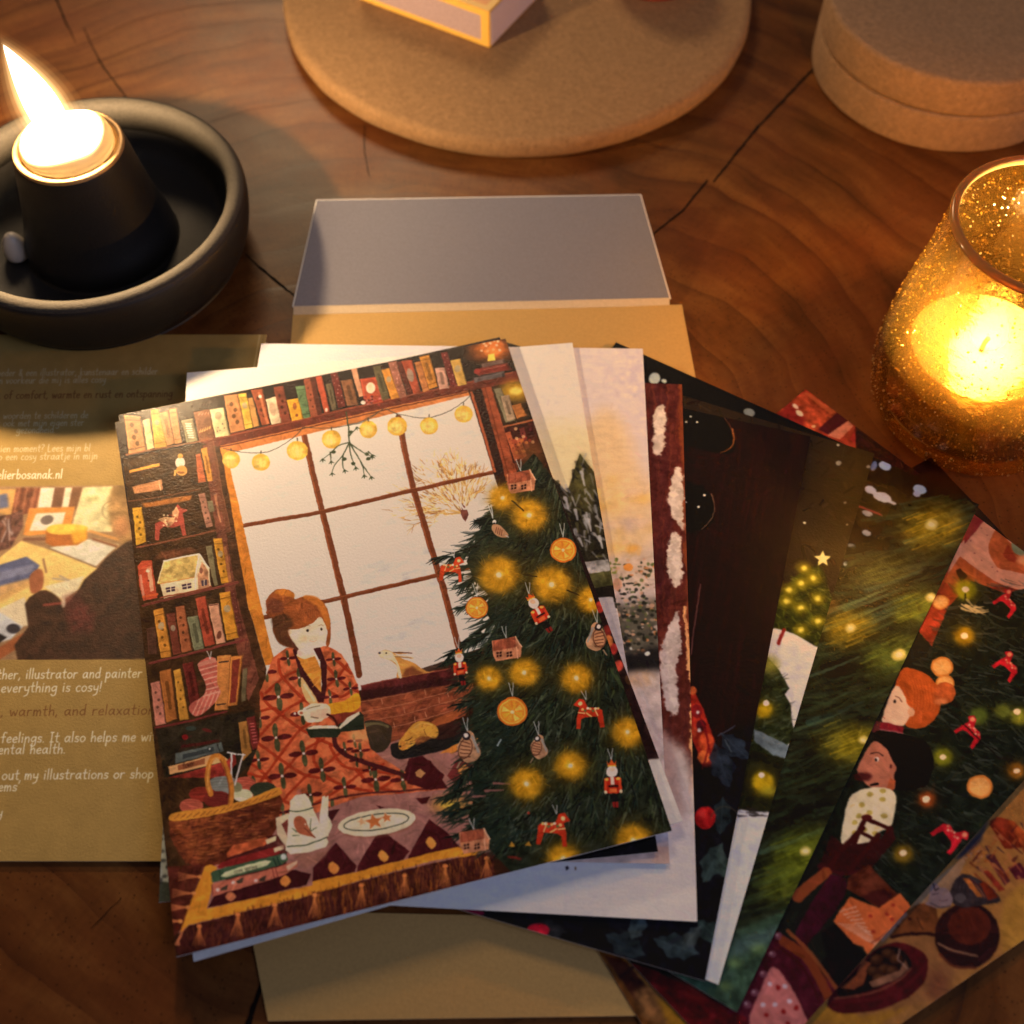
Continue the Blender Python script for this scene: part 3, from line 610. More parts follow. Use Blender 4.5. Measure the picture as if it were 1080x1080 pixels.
# ---------------------------------------------------------------- print: woman reading by the window and the tree
def art_a():
    p = Paint(POSE['A'], 9.6, base=(52, 30, 20)); R = p.rnd
    Z = p.zoom
    # shelf back and wooden wall
    Z().poly([(120, 430), (250, 400), (300, 760), (280, 900), (180, 960)], (62, 40, 24), tex=.25)
    p.poly([(120, 432), (540, 350), (545, 400), (125, 485)], (34, 24, 22), tex=.2)
    p.strokes([(120, 430), (250, 400), (290, 720), (180, 900)], 260, 0.1, .5, 10, 1.3, [(80, 50, 28), (45, 28, 18), (70, 52, 30), (92, 56, 34)], .6)
    # window light
    p.poly([(234, 474), (499, 413), (572, 660), (382, 727), (280, 760)], (226, 212, 194), tex=.03)
    p.poly([(420, 430), (500, 413), (560, 640), (400, 720)], (222, 206, 196), .6, soft=12, tex=.03)
    p.poly([(250, 560), (330, 540), (360, 620), (285, 650)], (230, 214, 190), .5, soft=12, tex=.03)
    p.poly([(370, 600), (470, 570), (500, 640), (380, 700)], (214, 200, 184), .5, soft=9, tex=.05)
    p.strokes([(260, 500), (480, 440), (520, 600), (390, 690), (290, 640)], 150, -.2, .1, 26, 1.6, [(230, 216, 200), (220, 206, 192), (230, 216, 196)], .3)
    for _ in range(40): p.ell(R.uniform(300, 470), R.uniform(560, 690), .5, .5, (190, 170, 150), .5, tex=0)
    # frosty tree behind the glass
    Z(380, 460, 6.75)
    def br(x, y, t, l, w, d):
        x2, y2 = x + l * math.cos(t), y + l * math.sin(t)
        c = [(222, 170, 90), (238, 205, 140), (190, 130, 60), (245, 222, 170), (205, 160, 90), (150, 90, 45)][R.randrange(6)]
        p.line([(x, y), ((x + x2) / 2 + R.uniform(-5, 5), (y + y2) / 2 + R.uniform(-5, 5)), (x2, y2)], w, c, .8, w * .6)
        if d > 0:
            for _ in range(3): br(x2, y2, t + R.gauss(0, .38), l * R.uniform(.55, .85), w * .72, d - 1)
    for t in np.linspace(-3.3, -1.1, 15): br(730, 545, t + R.gauss(0, .06), R.uniform(95, 165), 13, 3)
    for _ in range(90):
        t = R.uniform(-3.25, -1.0); r0 = R.uniform(90, 430) * (1.0 if t < -1.6 else .8); x, y = 730 + r0 * math.cos(t) * 1.12, 560 + r0 * math.sin(t) * .95
        p.line([(x, y), (x + 42 * math.cos(t), y + 42 * math.sin(t))], 9, [(236, 205, 130), (243, 225, 180), (214, 160, 80), (170, 110, 60)][R.randrange(4)], .75, 4)
    for _ in range(230):
        t = R.uniform(-3.2, -1.1); r0 = R.uniform(60, 470) * (1.0 if t < -1.7 else .78); x, y = 735 + r0 * math.cos(t) * 1.15, 565 + r0 * math.sin(t) * .98; l = R.uniform(22, 60); t2 = t + R.gauss(0, .22)
        if x > 930 or y > 700: continue
        p.line([(x, y), (x + l * .5 * math.cos(t2) + R.uniform(-4, 4), y + l * .5 * math.sin(t2)), (x + l * math.cos(t2), y + l * math.sin(t2))], R.uniform(5, 11), [(246, 232, 200), (238, 205, 130), (226, 176, 96), (250, 240, 220), (196, 140, 70), (150, 100, 60)][R.randrange(6)], .85, 3)
    for _ in range(12): p.ell(R.uniform(560, 760), R.uniform(80, 230), 10, 8, (240, 215, 90), .5, soft=5, tex=0)
    p.poly([(715, 480), (750, 500), (770, 560), (745, 610), (715, 560)], (110, 60, 50), tex=.3)
    for _ in range(8): p.line([(730 + R.uniform(-20, 30), 520), (700 + R.uniform(-40, 90), 460 + R.uniform(-20, 20))], 7, (240, 232, 220), .8, 4)
    p.poly([(580, 640), (700, 610), (740, 660), (700, 760), (540, 830), (520, 700)], (230, 218, 205), .9, soft=14, tex=.02)
    # frame and mullions
    Z()
    WD = (112, 55, 32)
    p.line([(420, 440), (436, 515), (463, 605), (484, 682)], 6.0, WD, sm=4); p.line([(418, 440), (433, 515), (461, 605), (482, 682)], 1.3, (175, 90, 50), .6)
    p.line([(319, 452), (340, 541), (364, 637), (379, 712)], 6.0, WD, sm=4); p.line([(317, 452), (338, 541), (361, 637)], 1.3, (178, 92, 48), .6)
    p.line([(250, 556), (340, 540), (436, 517), (528, 496)], 4.6, WD); p.line([(250, 554.6), (340, 538), (436, 515), (528, 494.5)], 1.0, (170, 92, 55), .6)
    p.line([(268, 654), (340, 635), (400, 621), (460, 607), (500, 597)], 4.8, WD); p.line([(342, 633.5), (400, 619.5), (460, 605)], 1.0, (175, 90, 50), .6)
    p.poly([(232, 470), (499, 409), (500, 416), (237, 479)], (196, 112, 58))
    p.poly([(231, 472), (238, 474), (258, 560), (276, 642), (290, 700), (280, 702), (262, 640), (246, 560)], (206, 120, 44), tex=.15)
    p.poly([(222, 468), (232, 470), (262, 640), (281, 706), (276, 760), (262, 740), (250, 640)], (70, 42, 26), tex=.25)
    p.poly([(214, 470), (223, 468), (250, 630), (273, 716), (262, 740), (240, 640)], (112, 60, 44), tex=.25)
    p.poly([(494, 412), (512, 407), (534, 500), (543, 560), (527, 520), (521, 500)], (44, 24, 20), tex=.2)
    p.line([(497, 413), (522, 497)], 2.4, (165, 80, 48))
    p.poly([(507, 408), (520, 405), (548, 500), (556, 560), (540, 540), (530, 490)], (146, 68, 42), tex=.2)
    p.line([(511, 408), (536, 500)], 1.0, (95, 40, 25), .8); p.line([(518, 405), (546, 498)], 1.3, (70, 30, 22), .9)
    # upper shelf board
    p.poly([(206, 466), (400, 423), (545, 391), (547, 402), (500, 411), (400, 432), (230, 471)], (96, 40, 30), tex=.2)
    p.line([(232, 462), (400, 424), (540, 393)], 1.8, (150, 70, 46), .7); p.line([(232, 472), (400, 434), (500, 412)], 1.4, (60, 26, 20), .8)
    # books of the top row
    Z(120, 420, 7.714)
    B = p.book
    for q in ((85, 140, 215, 150, 270, 430, 120, 460, (205, 138, 84), 3), (235, 180, 290, 165, 332, 405, 275, 425, (238, 205, 140)), (300, 95, 365, 90, 432, 392, 335, 410, (222, 160, 62), 9),
              (370, 120, 440, 105, 492, 370, 432, 388, (202, 134, 76), 4), (447, 90, 512, 85, 552, 362, 495, 372, (206, 136, 80), 1), (550, 180, 642, 165, 684, 345, 592, 362, (150, 138, 100), 32),
              (650, 112, 780, 92, 828, 318, 692, 345, (128, 76, 50)), (780, 95, 892, 80, 948, 302, 830, 322, (240, 214, 150))): B(*q)
    for k in range(5): p.line([(700 + k * 20, 280 - k * 8), (708 + k * 20, 250 - k * 6)], 12, (230, 175, 95), .8, 3)
    for k in range(4): p.line([(690 + k * 26, 140 - 3 * k), (706 + k * 24, 122 - 3 * k)], 7, (220, 150, 110), .8, 3)
    p.ell(850, 145, 28, 32, (165, 140, 105)); [p.ell(x, y, 7, 7, (120, 100, 80)) for x, y in ((850, 240), (885, 210), (900, 245), (865, 265), (842, 270))]
    Z(220, 360, 6)
    for q in ((95, 345, 182, 335, 237, 560, 140, 582, (198, 126, 74), 2), (185, 335, 237, 328, 282, 546, 235, 556, (236, 182, 66), 9), (247, 365, 277, 360, 322, 535, 285, 545, (210, 145, 78)),
              (268, 310, 342, 303, 386, 522, 338, 535, (150, 68, 42), 2), (360, 370, 427, 350, 462, 515, 396, 530, (232, 198, 156)), (410, 290, 472, 280, 522, 505, 462, 520, (122, 54, 40), 2),
              (495, 372, 570, 360, 597, 490, 527, 506, (226, 158, 46)), (548, 285, 612, 280, 642, 480, 600, 492, (84, 116, 76), 1), (602, 240, 642, 233, 692, 470, 645, 482, (150, 72, 50), 2), (642, 226, 672, 222, 722, 462, 692, 470, (74, 30, 26)),
              (675, 225, 714, 219, 767, 445, 735, 456, (180, 70, 46)), (740, 270, 776, 265, 812, 430, 782, 442, (96, 84, 62), 4), (770, 205, 816, 195, 867, 410, 822, 426, (96, 28, 28), 16),
              (836, 250, 906, 240, 947, 402, 876, 412, (128, 78, 50), 4), (900, 175, 936, 170, 982, 345, 952, 352, (222, 152, 112)), (958, 240, 1077, 225, 1112, 385, 990, 402, (180, 66, 42))): B(*q)
    p.line([(318, 330), (372, 520)], 14, (196, 110, 70), .8); p.ell(325, 352, 10, 10, (240, 200, 170)); p.ell(405, 430, 20, 44, (178, 140, 110), rot=-.2)
    p.ell(545, 410, 12, 24, (150, 80, 40)); p.ell(556, 470, 10, 10, (120, 60, 35)); p.ell(1027, 295, 29, 34, (238, 200, 160)); p.ell(1027, 295, 15, 20, (225, 180, 140))
    for k in range(26): p.ell(R.uniform(985, 1090), R.uniform(345, 400), 9, 7, [(150, 40, 36), (200, 110, 100), (70, 24, 22)][k % 3], .8)
    p.ell(978, 388, 16, 12, (235, 205, 180)); p.ell(745, 435, 9, 12, (235, 190, 160))
    Z(380, 350, 4.909)
    for q in ((65, 180, 105, 175, 152, 345, 112, 356, (88, 80, 54), 4), (110, 200, 150, 186, 202, 340, 160, 352, (226, 142, 52), 8), (145, 160, 186, 150, 242, 335, 202, 346, (158, 94, 76), 16), (190, 156, 212, 152, 270, 322, 246, 330, (84, 30, 28)),
              (212, 152, 266, 145, 312, 310, 275, 322, (176, 70, 46)), (280, 160, 311, 152, 356, 300, 325, 316, (198, 118, 62), 1), (305, 130, 356, 120, 402, 282, 356, 296, (214, 134, 50), 5), (385, 190, 436, 185, 462, 290, 410, 300, (206, 150, 126), 4),
              (415, 110, 450, 105, 502, 275, 470, 286, (104, 32, 34), 16), (465, 150, 516, 140, 552, 270, 506, 281, (222, 170, 80), 8)): B(*q)
    p.ell(258, 225, 16, 36, (150, 120, 100), rot=-.2)
    p.ell(675, 92, 118, 56, (190, 92, 34), .75, soft=26, tex=.2); p.ell(680, 86, 66, 44, (214, 112, 50), .9, soft=10)
    for x, y in ((628, 98), (650, 72), (672, 60), (690, 92), (705, 70), (722, 95), (660, 100), (640, 60), (690, 45), (712, 50)): p.ell(x, y, 7, 6, (246, 190, 140), .9)
    p.poly([(662, 118), (694, 112), (700, 148), (660, 152)], (246, 196, 74)); p.ell(680, 100, 34, 12, (236, 140, 60), .6, soft=6)
    p.book(628, 168, 745, 142, 750, 160, 632, 190, (100, 76, 70)); p.book(598, 196, 760, 165, 792, 196, 606, 226, (112, 36, 32)); p.book(588, 240, 744, 208, 748, 232, 590, 262, (84, 76, 78))
    p.ell(605, 205, 18, 14, (150, 50, 44)); p.line([(640, 196), (752, 174)], 4, (190, 100, 80), .7)
    p.poly([(675, 285), (850, 250), (900, 450), (740, 492)], (48, 34, 24), tex=.3); p.ell(800, 305, 76, 50, (206, 150, 40), .85, soft=18); p.ell(806, 306, 34, 20, (244, 206, 90), soft=6)
    p.book(690, 296, 726, 290, 802, 456, 752, 470, (126, 118, 90), 4); p.book(726, 332, 770, 325, 803, 448, 762, 462, (172, 142, 112), 4); p.book(785, 380, 830, 370, 862, 430, 810, 450, (176, 104, 52))
    p.line([(738, 492), (892, 456)], 9, (172, 92, 56)); p.poly([(745, 500), (900, 465), (940, 640), (790, 680)], (60, 26, 22), tex=.3)
    for k, q in enumerate(((750, 522, 776, 516, 830, 650, 800, 670), (782, 560, 806, 552, 846, 650, 830, 666), (806, 555, 830, 548, 862, 640, 846, 650), (820, 500, 846, 494, 880, 600, 856, 610))): p.book(*q, [(196, 92, 56), (150, 60, 40), (190, 90, 60), (110, 40, 40)][k], 2)
    for _ in range(16): p.ell(R.uniform(800, 900), R.uniform(500, 640), 9, 8, [(150, 40, 40), (220, 120, 60), (90, 30, 40), (240, 180, 120)][R.randrange(4)], .7)
    p.ell(880, 620, 70, 60, (120, 76, 40), .6, soft=22)
    # left shelves
    Z(120, 420, 7.714)
    p.line([(100, 462), (330, 418), (640, 362), (800, 330)], 15, (140, 82, 50), .85); p.line([(120, 842), (330, 812), (560, 770), (700, 745)], 12, (126, 74, 46), .7)
    p.line([(790, 350), (860, 760), (930, 1080)], 34, (116, 64, 44), .8); p.line([(812, 350), (880, 760), (950, 1080)], 8, (150, 90, 60), .6)
    p.poly([(125, 590), (250, 560), (372, 530), (372, 552), (260, 582), (130, 612)], (228, 150, 60)); p.line([(130, 610), (370, 556)], 6, (120, 70, 40), .8)
    p.ell(540, 524, 40, 42, (238, 205, 175)); p.ell(540, 470, 22, 20, (220, 150, 70)); p.ell(553, 590, 46, 42, (205, 140, 66)); p.ell(548, 605, 30, 10, (140, 84, 44)); p.line([(500, 590), (498, 625)], 14, (225, 160, 80))
    B(662, 458, 702, 448, 752, 682, 690, 692, (196, 94, 54), 1); B(708, 410, 757, 400, 807, 672, 765, 682, (230, 148, 60), 4)
    p.poly([(148, 722), (390, 660), (402, 745), (170, 778)], (190, 122, 76)); p.line([(368, 668), (382, 752)], 8, (232, 170, 120)); p.line([(160, 740), (396, 690)], 8, (226, 150, 90), .7)
    p.poly([(230, 860), (480, 812), (640, 790), (620, 830), (400, 870), (250, 890)], (196, 112, 50), .8, soft=5)
    B(690, 782, 742, 772, 806, 1040, 750, 1055, (176, 116, 92), 3); p.poly([(760, 840), (806, 832), (820, 920), (780, 930)], (122, 106, 76)); B(815, 785, 838, 780, 872, 1010, 862, 1015, (190, 120, 84))
    # dala horse and yellow book, ceramic house
    Z(130, 540, 7.714)
    B(78, -30, 150, -38, 190, 240, 105, 276, (228, 160, 48), 2)
    RD = (166, 68, 52)
    p.poly([(255, 92), (290, 78), (400, 62), (395, 10), (420, -30), (440, -62), (470, -30), (520, -20), (515, -5), (478, 10), (490, 60), (515, 190), (488, 196), (462, 110), (400, 128), (330, 120), (300, 140), (292, 232), (262, 228)], RD)
    p.poly([(280, 60), (330, 40), (400, 45), (395, 0), (430, -40), (452, 0), (440, 50), (400, 100), (360, 130), (330, 90)], (216, 160, 108), .85, tex=.4)
    for _ in range(14): p.ell(R.uniform(300, 440), R.uniform(20, 110), 8, 8, [(236, 200, 150), (150, 60, 40)][R.randrange(2)], .8)
    p.line([(110, 290), (330, 246), (560, 196), (745, 150)], 15, (134, 74, 50), .9); p.poly([(240, 380), (330, 320), (560, 290), (610, 320), (350, 380)], (130, 72, 48), .6, soft=10)
    B(670, 280, 722, 270, 772, 592, 740, 602, (130, 118, 82)); B(730, 216, 802, 210, 862, 570, 800, 582, (226, 150, 46), 11); B(815, 282, 842, 276, 886, 562, 860, 572, (176, 104, 66))
    p.line([(160, 762), (420, 700), (700, 630), (930, 572)], 19, (112, 52, 42)); p.line([(170, 748), (420, 690), (700, 620), (930, 562)], 5, (165, 92, 66), .7)
    p.poly([(118, 440), (150, 400), (232, 392), (244, 470), (276, 700), (166, 722), (130, 600)], (182, 72, 46)); p.poly([(190, 450), (228, 440), (250, 640), (222, 650)], (222, 150, 110)); p.line([(140, 520), (165, 690)], 18, (210, 140, 110), .8)
    p.line([(150, 460), (235, 448)], 10, (224, 110, 70), .8); p.line([(165, 690), (272, 672)], 22, (214, 92, 50), .9); p.ell(200, 480, 16, 14, (240, 200, 160)); p.ell(205, 560, 8, 8, (110, 40, 30))
    p.poly([(276, 580), (330, 395), (380, 380), (620, 335), (700, 460), (712, 610), (590, 640), (330, 706), (300, 590)], (232, 196, 148))
    p.poly([(284, 585), (338, 404), (596, 352), (605, 380), (580, 528), (330, 582)], (208, 168, 94), tex=.3); p.line([(284, 588), (330, 582), (580, 532)], 7, (206, 126, 60))
    p.line([(330, 395), (620, 342), (702, 462)], 8, (244, 224, 190)); p.line([(618, 345), (584, 530), (590, 640)], 8, (244, 224, 190))
    p.poly([(606, 520), (640, 400), (690, 480), (700, 600), (610, 628)], (196, 132, 92), tex=.3)
    for x, y in ((385, 632), (515, 604)): p.poly([(x - 40, y - 12), (x + 34, y - 26), (x + 38, y + 14), (x - 34, y + 28)], (66, 46, 56)); p.line([(x, y - 26), (x + 3, y + 26)], 7, (232, 200, 160)); p.line([(x - 38, y + 8), (x + 36, y - 8)], 6, (232, 200, 160))
    p.poly([(634, 560), (680, 548), (684, 592), (640, 602)], (76, 60, 66)); p.ell(634, 480, 14, 24, (130, 80, 60)); p.line([(657, 552), (660, 600)], 5, (230, 190, 150)); p.line([(300, 700), (590, 640), (712, 606)], 12, (150, 74, 50))
    # lower shelves
    Z(120, 620, 5.4)
    for q in ((185, 230, 240, 220, 250, 380, 195, 380, (84, 52, 40)), (225, 130, 281, 115, 332, 390, 270, 402, (222, 140, 52), 11), (300, 152, 347, 145, 387, 372, 342, 384, (118, 54, 40), 8), (350, 110, 402, 100, 447, 355, 390, 368, (178, 96, 58), 2), (418, 166, 482, 155, 517, 345, 458, 358, (124, 124, 90), 4),
              (465, 60, 522, 45, 577, 320, 520, 334, (176, 68, 46), 4), (540, 95, 597, 85, 637, 312, 585, 322, (226, 156, 118)), (600, 30, 662, 18, 712, 285, 645, 302, (226, 146, 46), 9), (662, 12, 690, 10, 740, 270, 712, 280, (100, 46, 38), 16)): B(*q)
    p.line([(545, 100), (590, 92)], 5, (90, 50, 40)); p.ell(602, 270, 12, 24, (110, 60, 44), rot=.2)
    p.line([(205, 432), (380, 388), (560, 345), (752, 298)], 13, (116, 50, 44)); p.line([(215, 424), (560, 338), (750, 291)], 4, (160, 90, 64), .5)
    for q in ((212, 540, 265, 530, 297, 772, 240, 786, (206, 124, 100), 2), (262, 476, 327, 460, 362, 745, 300, 766, (182, 104, 48), 4), (342, 470, 382, 460, 427, 745, 376, 756, (226, 152, 56), 2), (393, 432, 452, 420, 492, 640, 440, 690, (106, 36, 32), 4),
              (588, 390, 668, 382, 652, 692, 574, 697, (216, 132, 64)), (665, 392, 732, 385, 706, 666, 650, 672, (222, 130, 58)), (735, 460, 760, 455, 752, 640, 726, 650, (110, 96, 66))): B(*q)
    p.poly([(674, 415), (716, 405), (696, 650), (662, 656)], (124, 48, 36)); p.line([(600, 425), (650, 418)], 8, (50, 40, 34)); p.line([(585, 665), (636, 660)], 8, (50, 40, 34))
    p.poly([(480, 432), (578, 400), (588, 540), (606, 600), (560, 670), (480, 728), (430, 700), (438, 660), (500, 620), (524, 560)], (190, 92, 74), sm=4)
    p.clip([(480, 432), (578, 400), (588, 540), (606, 600), (560, 670), (480, 728), (430, 700), (438, 660), (500, 620), (524, 560)], 4)
    for k in range(6): p.line([(490, 470 + k * 30), (600, 440 + k * 30)], 9, (226, 160, 130), .8)
    for k in range(5): p.line([(440 + k * 30, 740 - k * 10), (500 + k * 26, 600 - k * 5)], 9, (222, 150, 120), .75)
    p.line([(480, 440), (580, 412)], 26, (206, 130, 104), .9); p.clip()
    p.line([(532, 360), (548, 408), (556, 362)], 4, (210, 190, 180))
    p.line([(240, 796), (420, 760), (560, 722), (640, 705)], 12, (112, 44, 40)); p.poly([(240, 805), (800, 690), (830, 960), (700, 1080), (290, 1080)], (44, 36, 26), .95, tex=.3)
    B(710, 766, 757, 755, 787, 932, 735, 985, (178, 116, 54), 4); B(755, 740, 807, 725, 837, 900, 792, 924, (112, 36, 34), 32)
    p.ell(405, 850, 18, 16, (130, 30, 30)); p.ell(530, 810, 30, 10, (90, 34, 30), rot=.3); p.ell(440, 800, 30, 14, (56, 60, 50)); p.line([(390, 905), (590, 870)], 18, (78, 26, 24), .8)
    p.poly([(350, 945), (612, 878), (626, 930), (350, 1002)], (88, 90, 82)); p.poly([(392, 950), (570, 905), (572, 930), (392, 976)], (52, 54, 52)); p.line([(590, 890), (604, 930)], 5, (40, 40, 38)); p.ell(548, 916, 5, 5, (230, 225, 210))
    p.poly([(312, 1020), (600, 940), (660, 985), (320, 1066)], (224, 160, 100), sm=0); p.poly([(365, 1012), (520, 972), (522, 1004), (368, 1044)], (150, 84, 52)); p.text('flower', 395, 1030, 18, (70, 36, 26), (0.97, -0.24), wd=.16)
    p.poly([(310, 1085), (640, 990), (690, 940), (700, 1000), (640, 1080)], (150, 50, 40), tex=.3)
    # brick wall, sill, dog, pot
    Z(390, 660, 6.353)
    p.poly([(-60, 400), (660, 250), (700, 420), (640, 600), (200, 780), (-60, 820)], (134, 66, 42), tex=.3)
    p.strokes([(-60, 480), (640, 350), (640, 560), (0, 800)], 260, -.2, .08, 60, 9, [(160, 84, 50), (104, 46, 32), (178, 98, 58), (90, 40, 34)], .5)
    for k in range(4): p.line([(-60, 510 + k * 72), (250, 450 + k * 68), (640, 345 + k * 66)], 5, (196, 120, 84), .75)
    for x, y in ((78, 490), (370, 430), (228, 545), (462, 480), (372, 575), (588, 520), (160, 645), (300, 610), (520, 440)): p.line([(x, y), (x + 8, y + 34)], 6, (206, 130, 92), .8)
    p.poly([(-60, 405), (180, 350), (580, 272), (590, 300), (590, 380), (180, 455), (-60, 500)], (84, 34, 32), tex=.3); p.line([(-60, 402), (180, 350), (590, 275)], 8, (140, 66, 52)); p.poly([(-60, 440), (590, 330), (590, 385), (-60, 500)], (46, 24, 24), .7, soft=6)
    # hare on the sill
    p.poly([(180, 345), (185, 290), (150, 240), (75, 208), (55, 182), (70, 172), (110, 160), (160, 180), (220, 220), (290, 245), (380, 302), (440, 300), (300, 332), (215, 348)], (206, 138, 66), sm=4)
    p.poly([(66, 200), (60, 180), (110, 162), (160, 190), (190, 260), (215, 340), (195, 345), (170, 250), (120, 225)], (240, 212, 160), sm=4)
    p.poly([(150, 180), (200, 172), (285, 186), (200, 190)], (190, 130, 70)); p.line([(160, 176), (285, 184)], 6, (96, 56, 40)); p.line([(165, 200), (290, 216)], 12, (226, 180, 120)); p.line([(170, 206), (280, 216)], 4, (120, 76, 50))
    p.poly([(215, 345), (240, 290), (280, 270), (330, 300), (370, 318), (300, 335)], (96, 40, 30), .7, soft=6); p.ell(66, 180, 8, 7, (60, 50, 60)); p.ell(110, 182, 6, 6, (40, 30, 30))
    # rug
    Z()
    p.poly([(217, 905), (262, 850), (360, 800), (420, 780), (500, 770), (560, 800), (540, 900), (486, 906), (360, 936), (190, 985)], (160, 104, 90), tex=.12)
    DM = (72, 26, 28)
    Z(390, 660, 6.353)
    p.poly([(60, 900), (150, 800), (300, 770), (600, 680), (700, 1080), (400, 1080)], (158, 104, 88), tex=.12)
    p.poly([(225, 1000), (262, 890), (350, 868), (500, 1000), (460, 1090)], DM); p.poly([(515, 1006), (580, 900), (640, 860), (700, 960), (600, 1080)], (110, 44, 40))
    p.poly([(310, 960), (345, 955), (372, 985), (345, 1020), (308, 1008)], (214, 150, 96)); p.poly([(592, 950), (625, 932), (660, 958), (630, 996), (592, 985)], (222, 146, 66))
    p.poly([(-30, 640), (60, 636), (130, 660), (150, 700), (130, 800), (60, 850), (-20, 820), (-60, 700)], (58, 46, 34), sm=4); p.ell(40, 672, 90, 24, (112, 96, 62), .9, rot=.06); p.ell(42, 700, 84, 36, (66, 50, 36))
    p.poly([(140, 800), (180, 780), (420, 720), (620, 640), (640, 780), (420, 850), (220, 892), (150, 870)], (34, 30, 28), sm=4)
    p.poly([(410, 640), (520, 590), (600, 552), (605, 590), (470, 680)], (166, 84, 46), sm=3); p.poly([(400, 700), (480, 660), (600, 640), (600, 720), (450, 760)], (60, 32, 28), .9, sm=3)
    p.poly([(190, 790), (230, 730), (290, 660), (350, 636), (430, 660), (462, 710), (440, 752), (380, 742), (330, 750), (290, 800), (215, 832)], (214, 146, 58), sm=4)
    p.poly([(300, 760), (340, 735), (420, 745), (370, 775), (310, 800)], (150, 82, 44), .8, soft=4); p.poly([(372, 690), (420, 665), (455, 712), (430, 750), (380, 735)], (226, 158, 62), sm=4); p.line([(240, 768), (262, 762), (284, 746)], 6, (70, 40, 26), sm=3)
    p.poly([(200, 800), (215, 770), (250, 790), (235, 825), (212, 830)], (196, 120, 50), .8, sm=3); p.ell(204, 806, 9, 8, (56, 34, 28)); p.line([(365, 690), (380, 735), (430, 752)], 5, (120, 66, 36), .9, sm=3); p.line([(300, 680), (350, 650), (420, 664)], 7, (240, 186, 100), .7, sm=3); p.strokes([(220, 740), (350, 645), (460, 700), (440, 745), (250, 810)], 90, -.5, .4, 26, 4, [(186, 112, 48), (236, 172, 84), (150, 84, 40), (222, 150, 60)], .6)
    p.strokes([(150, 800), (420, 730), (620, 650), (640, 770), (220, 885)], 80, -.3, .3, 40, 5, [(60, 50, 42), (22, 20, 20), (46, 40, 34)], .6)
    p.poly([(460, 860), (560, 800), (640, 760), (820, 684), (825, 700), (700, 770), (600, 830), (520, 868), (470, 884)], (204, 120, 50), sm=4)
    # blanket and woman
    Z(250, 600, 4.909)
    bl = [(185, 458), (255, 412), (310, 402), (345, 470), (420, 640), (450, 640), (455, 560), (430, 470), (395, 402), (470, 398), (540, 440), (590, 520), (625, 600), (636, 690), (650, 760), (690, 930), (760, 985), (870, 1050), (960, 1095), (1084, 1118), (1075, 1140), (900, 1160), (640, 1180), (420, 1260), (240, 1300), (60, 1200), (56, 1060), (115, 900), (120, 760), (118, 640)]
    p.poly(bl, (206, 98, 58), tex=.3); p.clip(bl)
    for _ in range(150): p.ell(R.uniform(60, 1000), R.uniform(400, 1250), R.uniform(14, 34), R.uniform(14, 30), [(226, 120, 72), (186, 74, 46), (232, 140, 92), (214, 108, 58)][R.randrange(4)], .35, soft=9, tex=0)
    DR = (150, 44, 26)
    for q in ([(150, 640), (240, 560), (300, 530)], [(110, 1120), (250, 930), (330, 830), (380, 800)], [(120, 860), (240, 740), (380, 660)], [(215, 470), (230, 550), (330, 660), (390, 700)], [(125, 640), (160, 700), (290, 800), (420, 880), (520, 920)], [(110, 740), (190, 720), (240, 760)],
              [(60, 1060), (200, 1080), (330, 950), (450, 880)], [(110, 900), (220, 980), (340, 1060), (480, 1090)], [(240, 1200), (350, 1080), (460, 1010), (560, 930)], [(480, 910), (540, 1010), (640, 1040), (820, 1060)], [(330, 1250), (520, 1150), (640, 1060), (760, 1010)], [(420, 880), (400, 1000), (520, 1110), (700, 1150)],
              [(60, 1000), (140, 1060), (230, 1190), (330, 1230)], [(620, 1040), (700, 1120), (860, 1160)], [(740, 1140), (860, 1080), (980, 1110)], [(450, 490), (560, 600), (640, 640)], [(450, 620), (520, 560), (580, 480)], [(460, 620), (540, 660), (620, 600)], [(60, 1180), (180, 1090)], [(900, 1060), (980, 1140)], [(500, 460), (590, 540)]):
        p.line(q, 15, DR, .85, sm=5); p.line([(x - 3, y - 3) for x, y in q], 4, (190, 70, 36), .5, sm=5)
    def flower(x, y, s=1.0):
        for t, c in ((0, (82, 24, 26)), (math.pi, (82, 24, 26)), (math.pi / 2, (72, 72, 44)), (-math.pi / 2, (72, 72, 44))):
            t2 = t - .12; p.ell(x + 44 * s * math.cos(t2), y + 37 * s * math.sin(t2), 37 * s, 15 * s, c, .96, rot=t2, tex=.3)
        p.ell(x, y, 7 * s, 7 * s, (240, 200, 180))
    for q in ((215, 662), (205, 872), (345, 955, .95), (322, 562, .7), (235, 1072, .95), (440, 1040, .9), (340, 750, .8), (118, 772, .7), (150, 535, .7), (112, 988, .7), (482, 662, .55), (515, 568, .62), (500, 468, .5), (588, 618, .5), (265, 462, .55), (640, 940, .6), (560, 935, .55), (610, 890, .5),
              (720, 1090, .95), (560, 1130, .75), (380, 1170, .8), (90, 1130, .8), (860, 1090, .8), (240, 1260, .7), (500, 1240, .7), (690, 1040, .5), (80, 1240, .6), (620, 990, .5)): flower(*q)
    p.ell(640, 860, 60, 40, (226, 160, 96), .6, soft=14)
    p.clip()
    DK = (66, 26, 28)
    p.line([(500, 840), (512, 910), (560, 960), (660, 1000), (800, 1045), (870, 1070)], 24, DK, .95, sm=4)
    p.line([(60, 1290), (240, 1262), (450, 1205), (640, 1165), (860, 1150), (1080, 1128)], 12, DK, .8, sm=4)
    p.poly([(290, 420), (310, 404), (330, 450), (440, 628), (452, 690), (425, 690), (330, 560)], DK); p.poly([(392, 404), (430, 400), (466, 500), (462, 620), (450, 690), (425, 680), (440, 600), (430, 480)], DK)
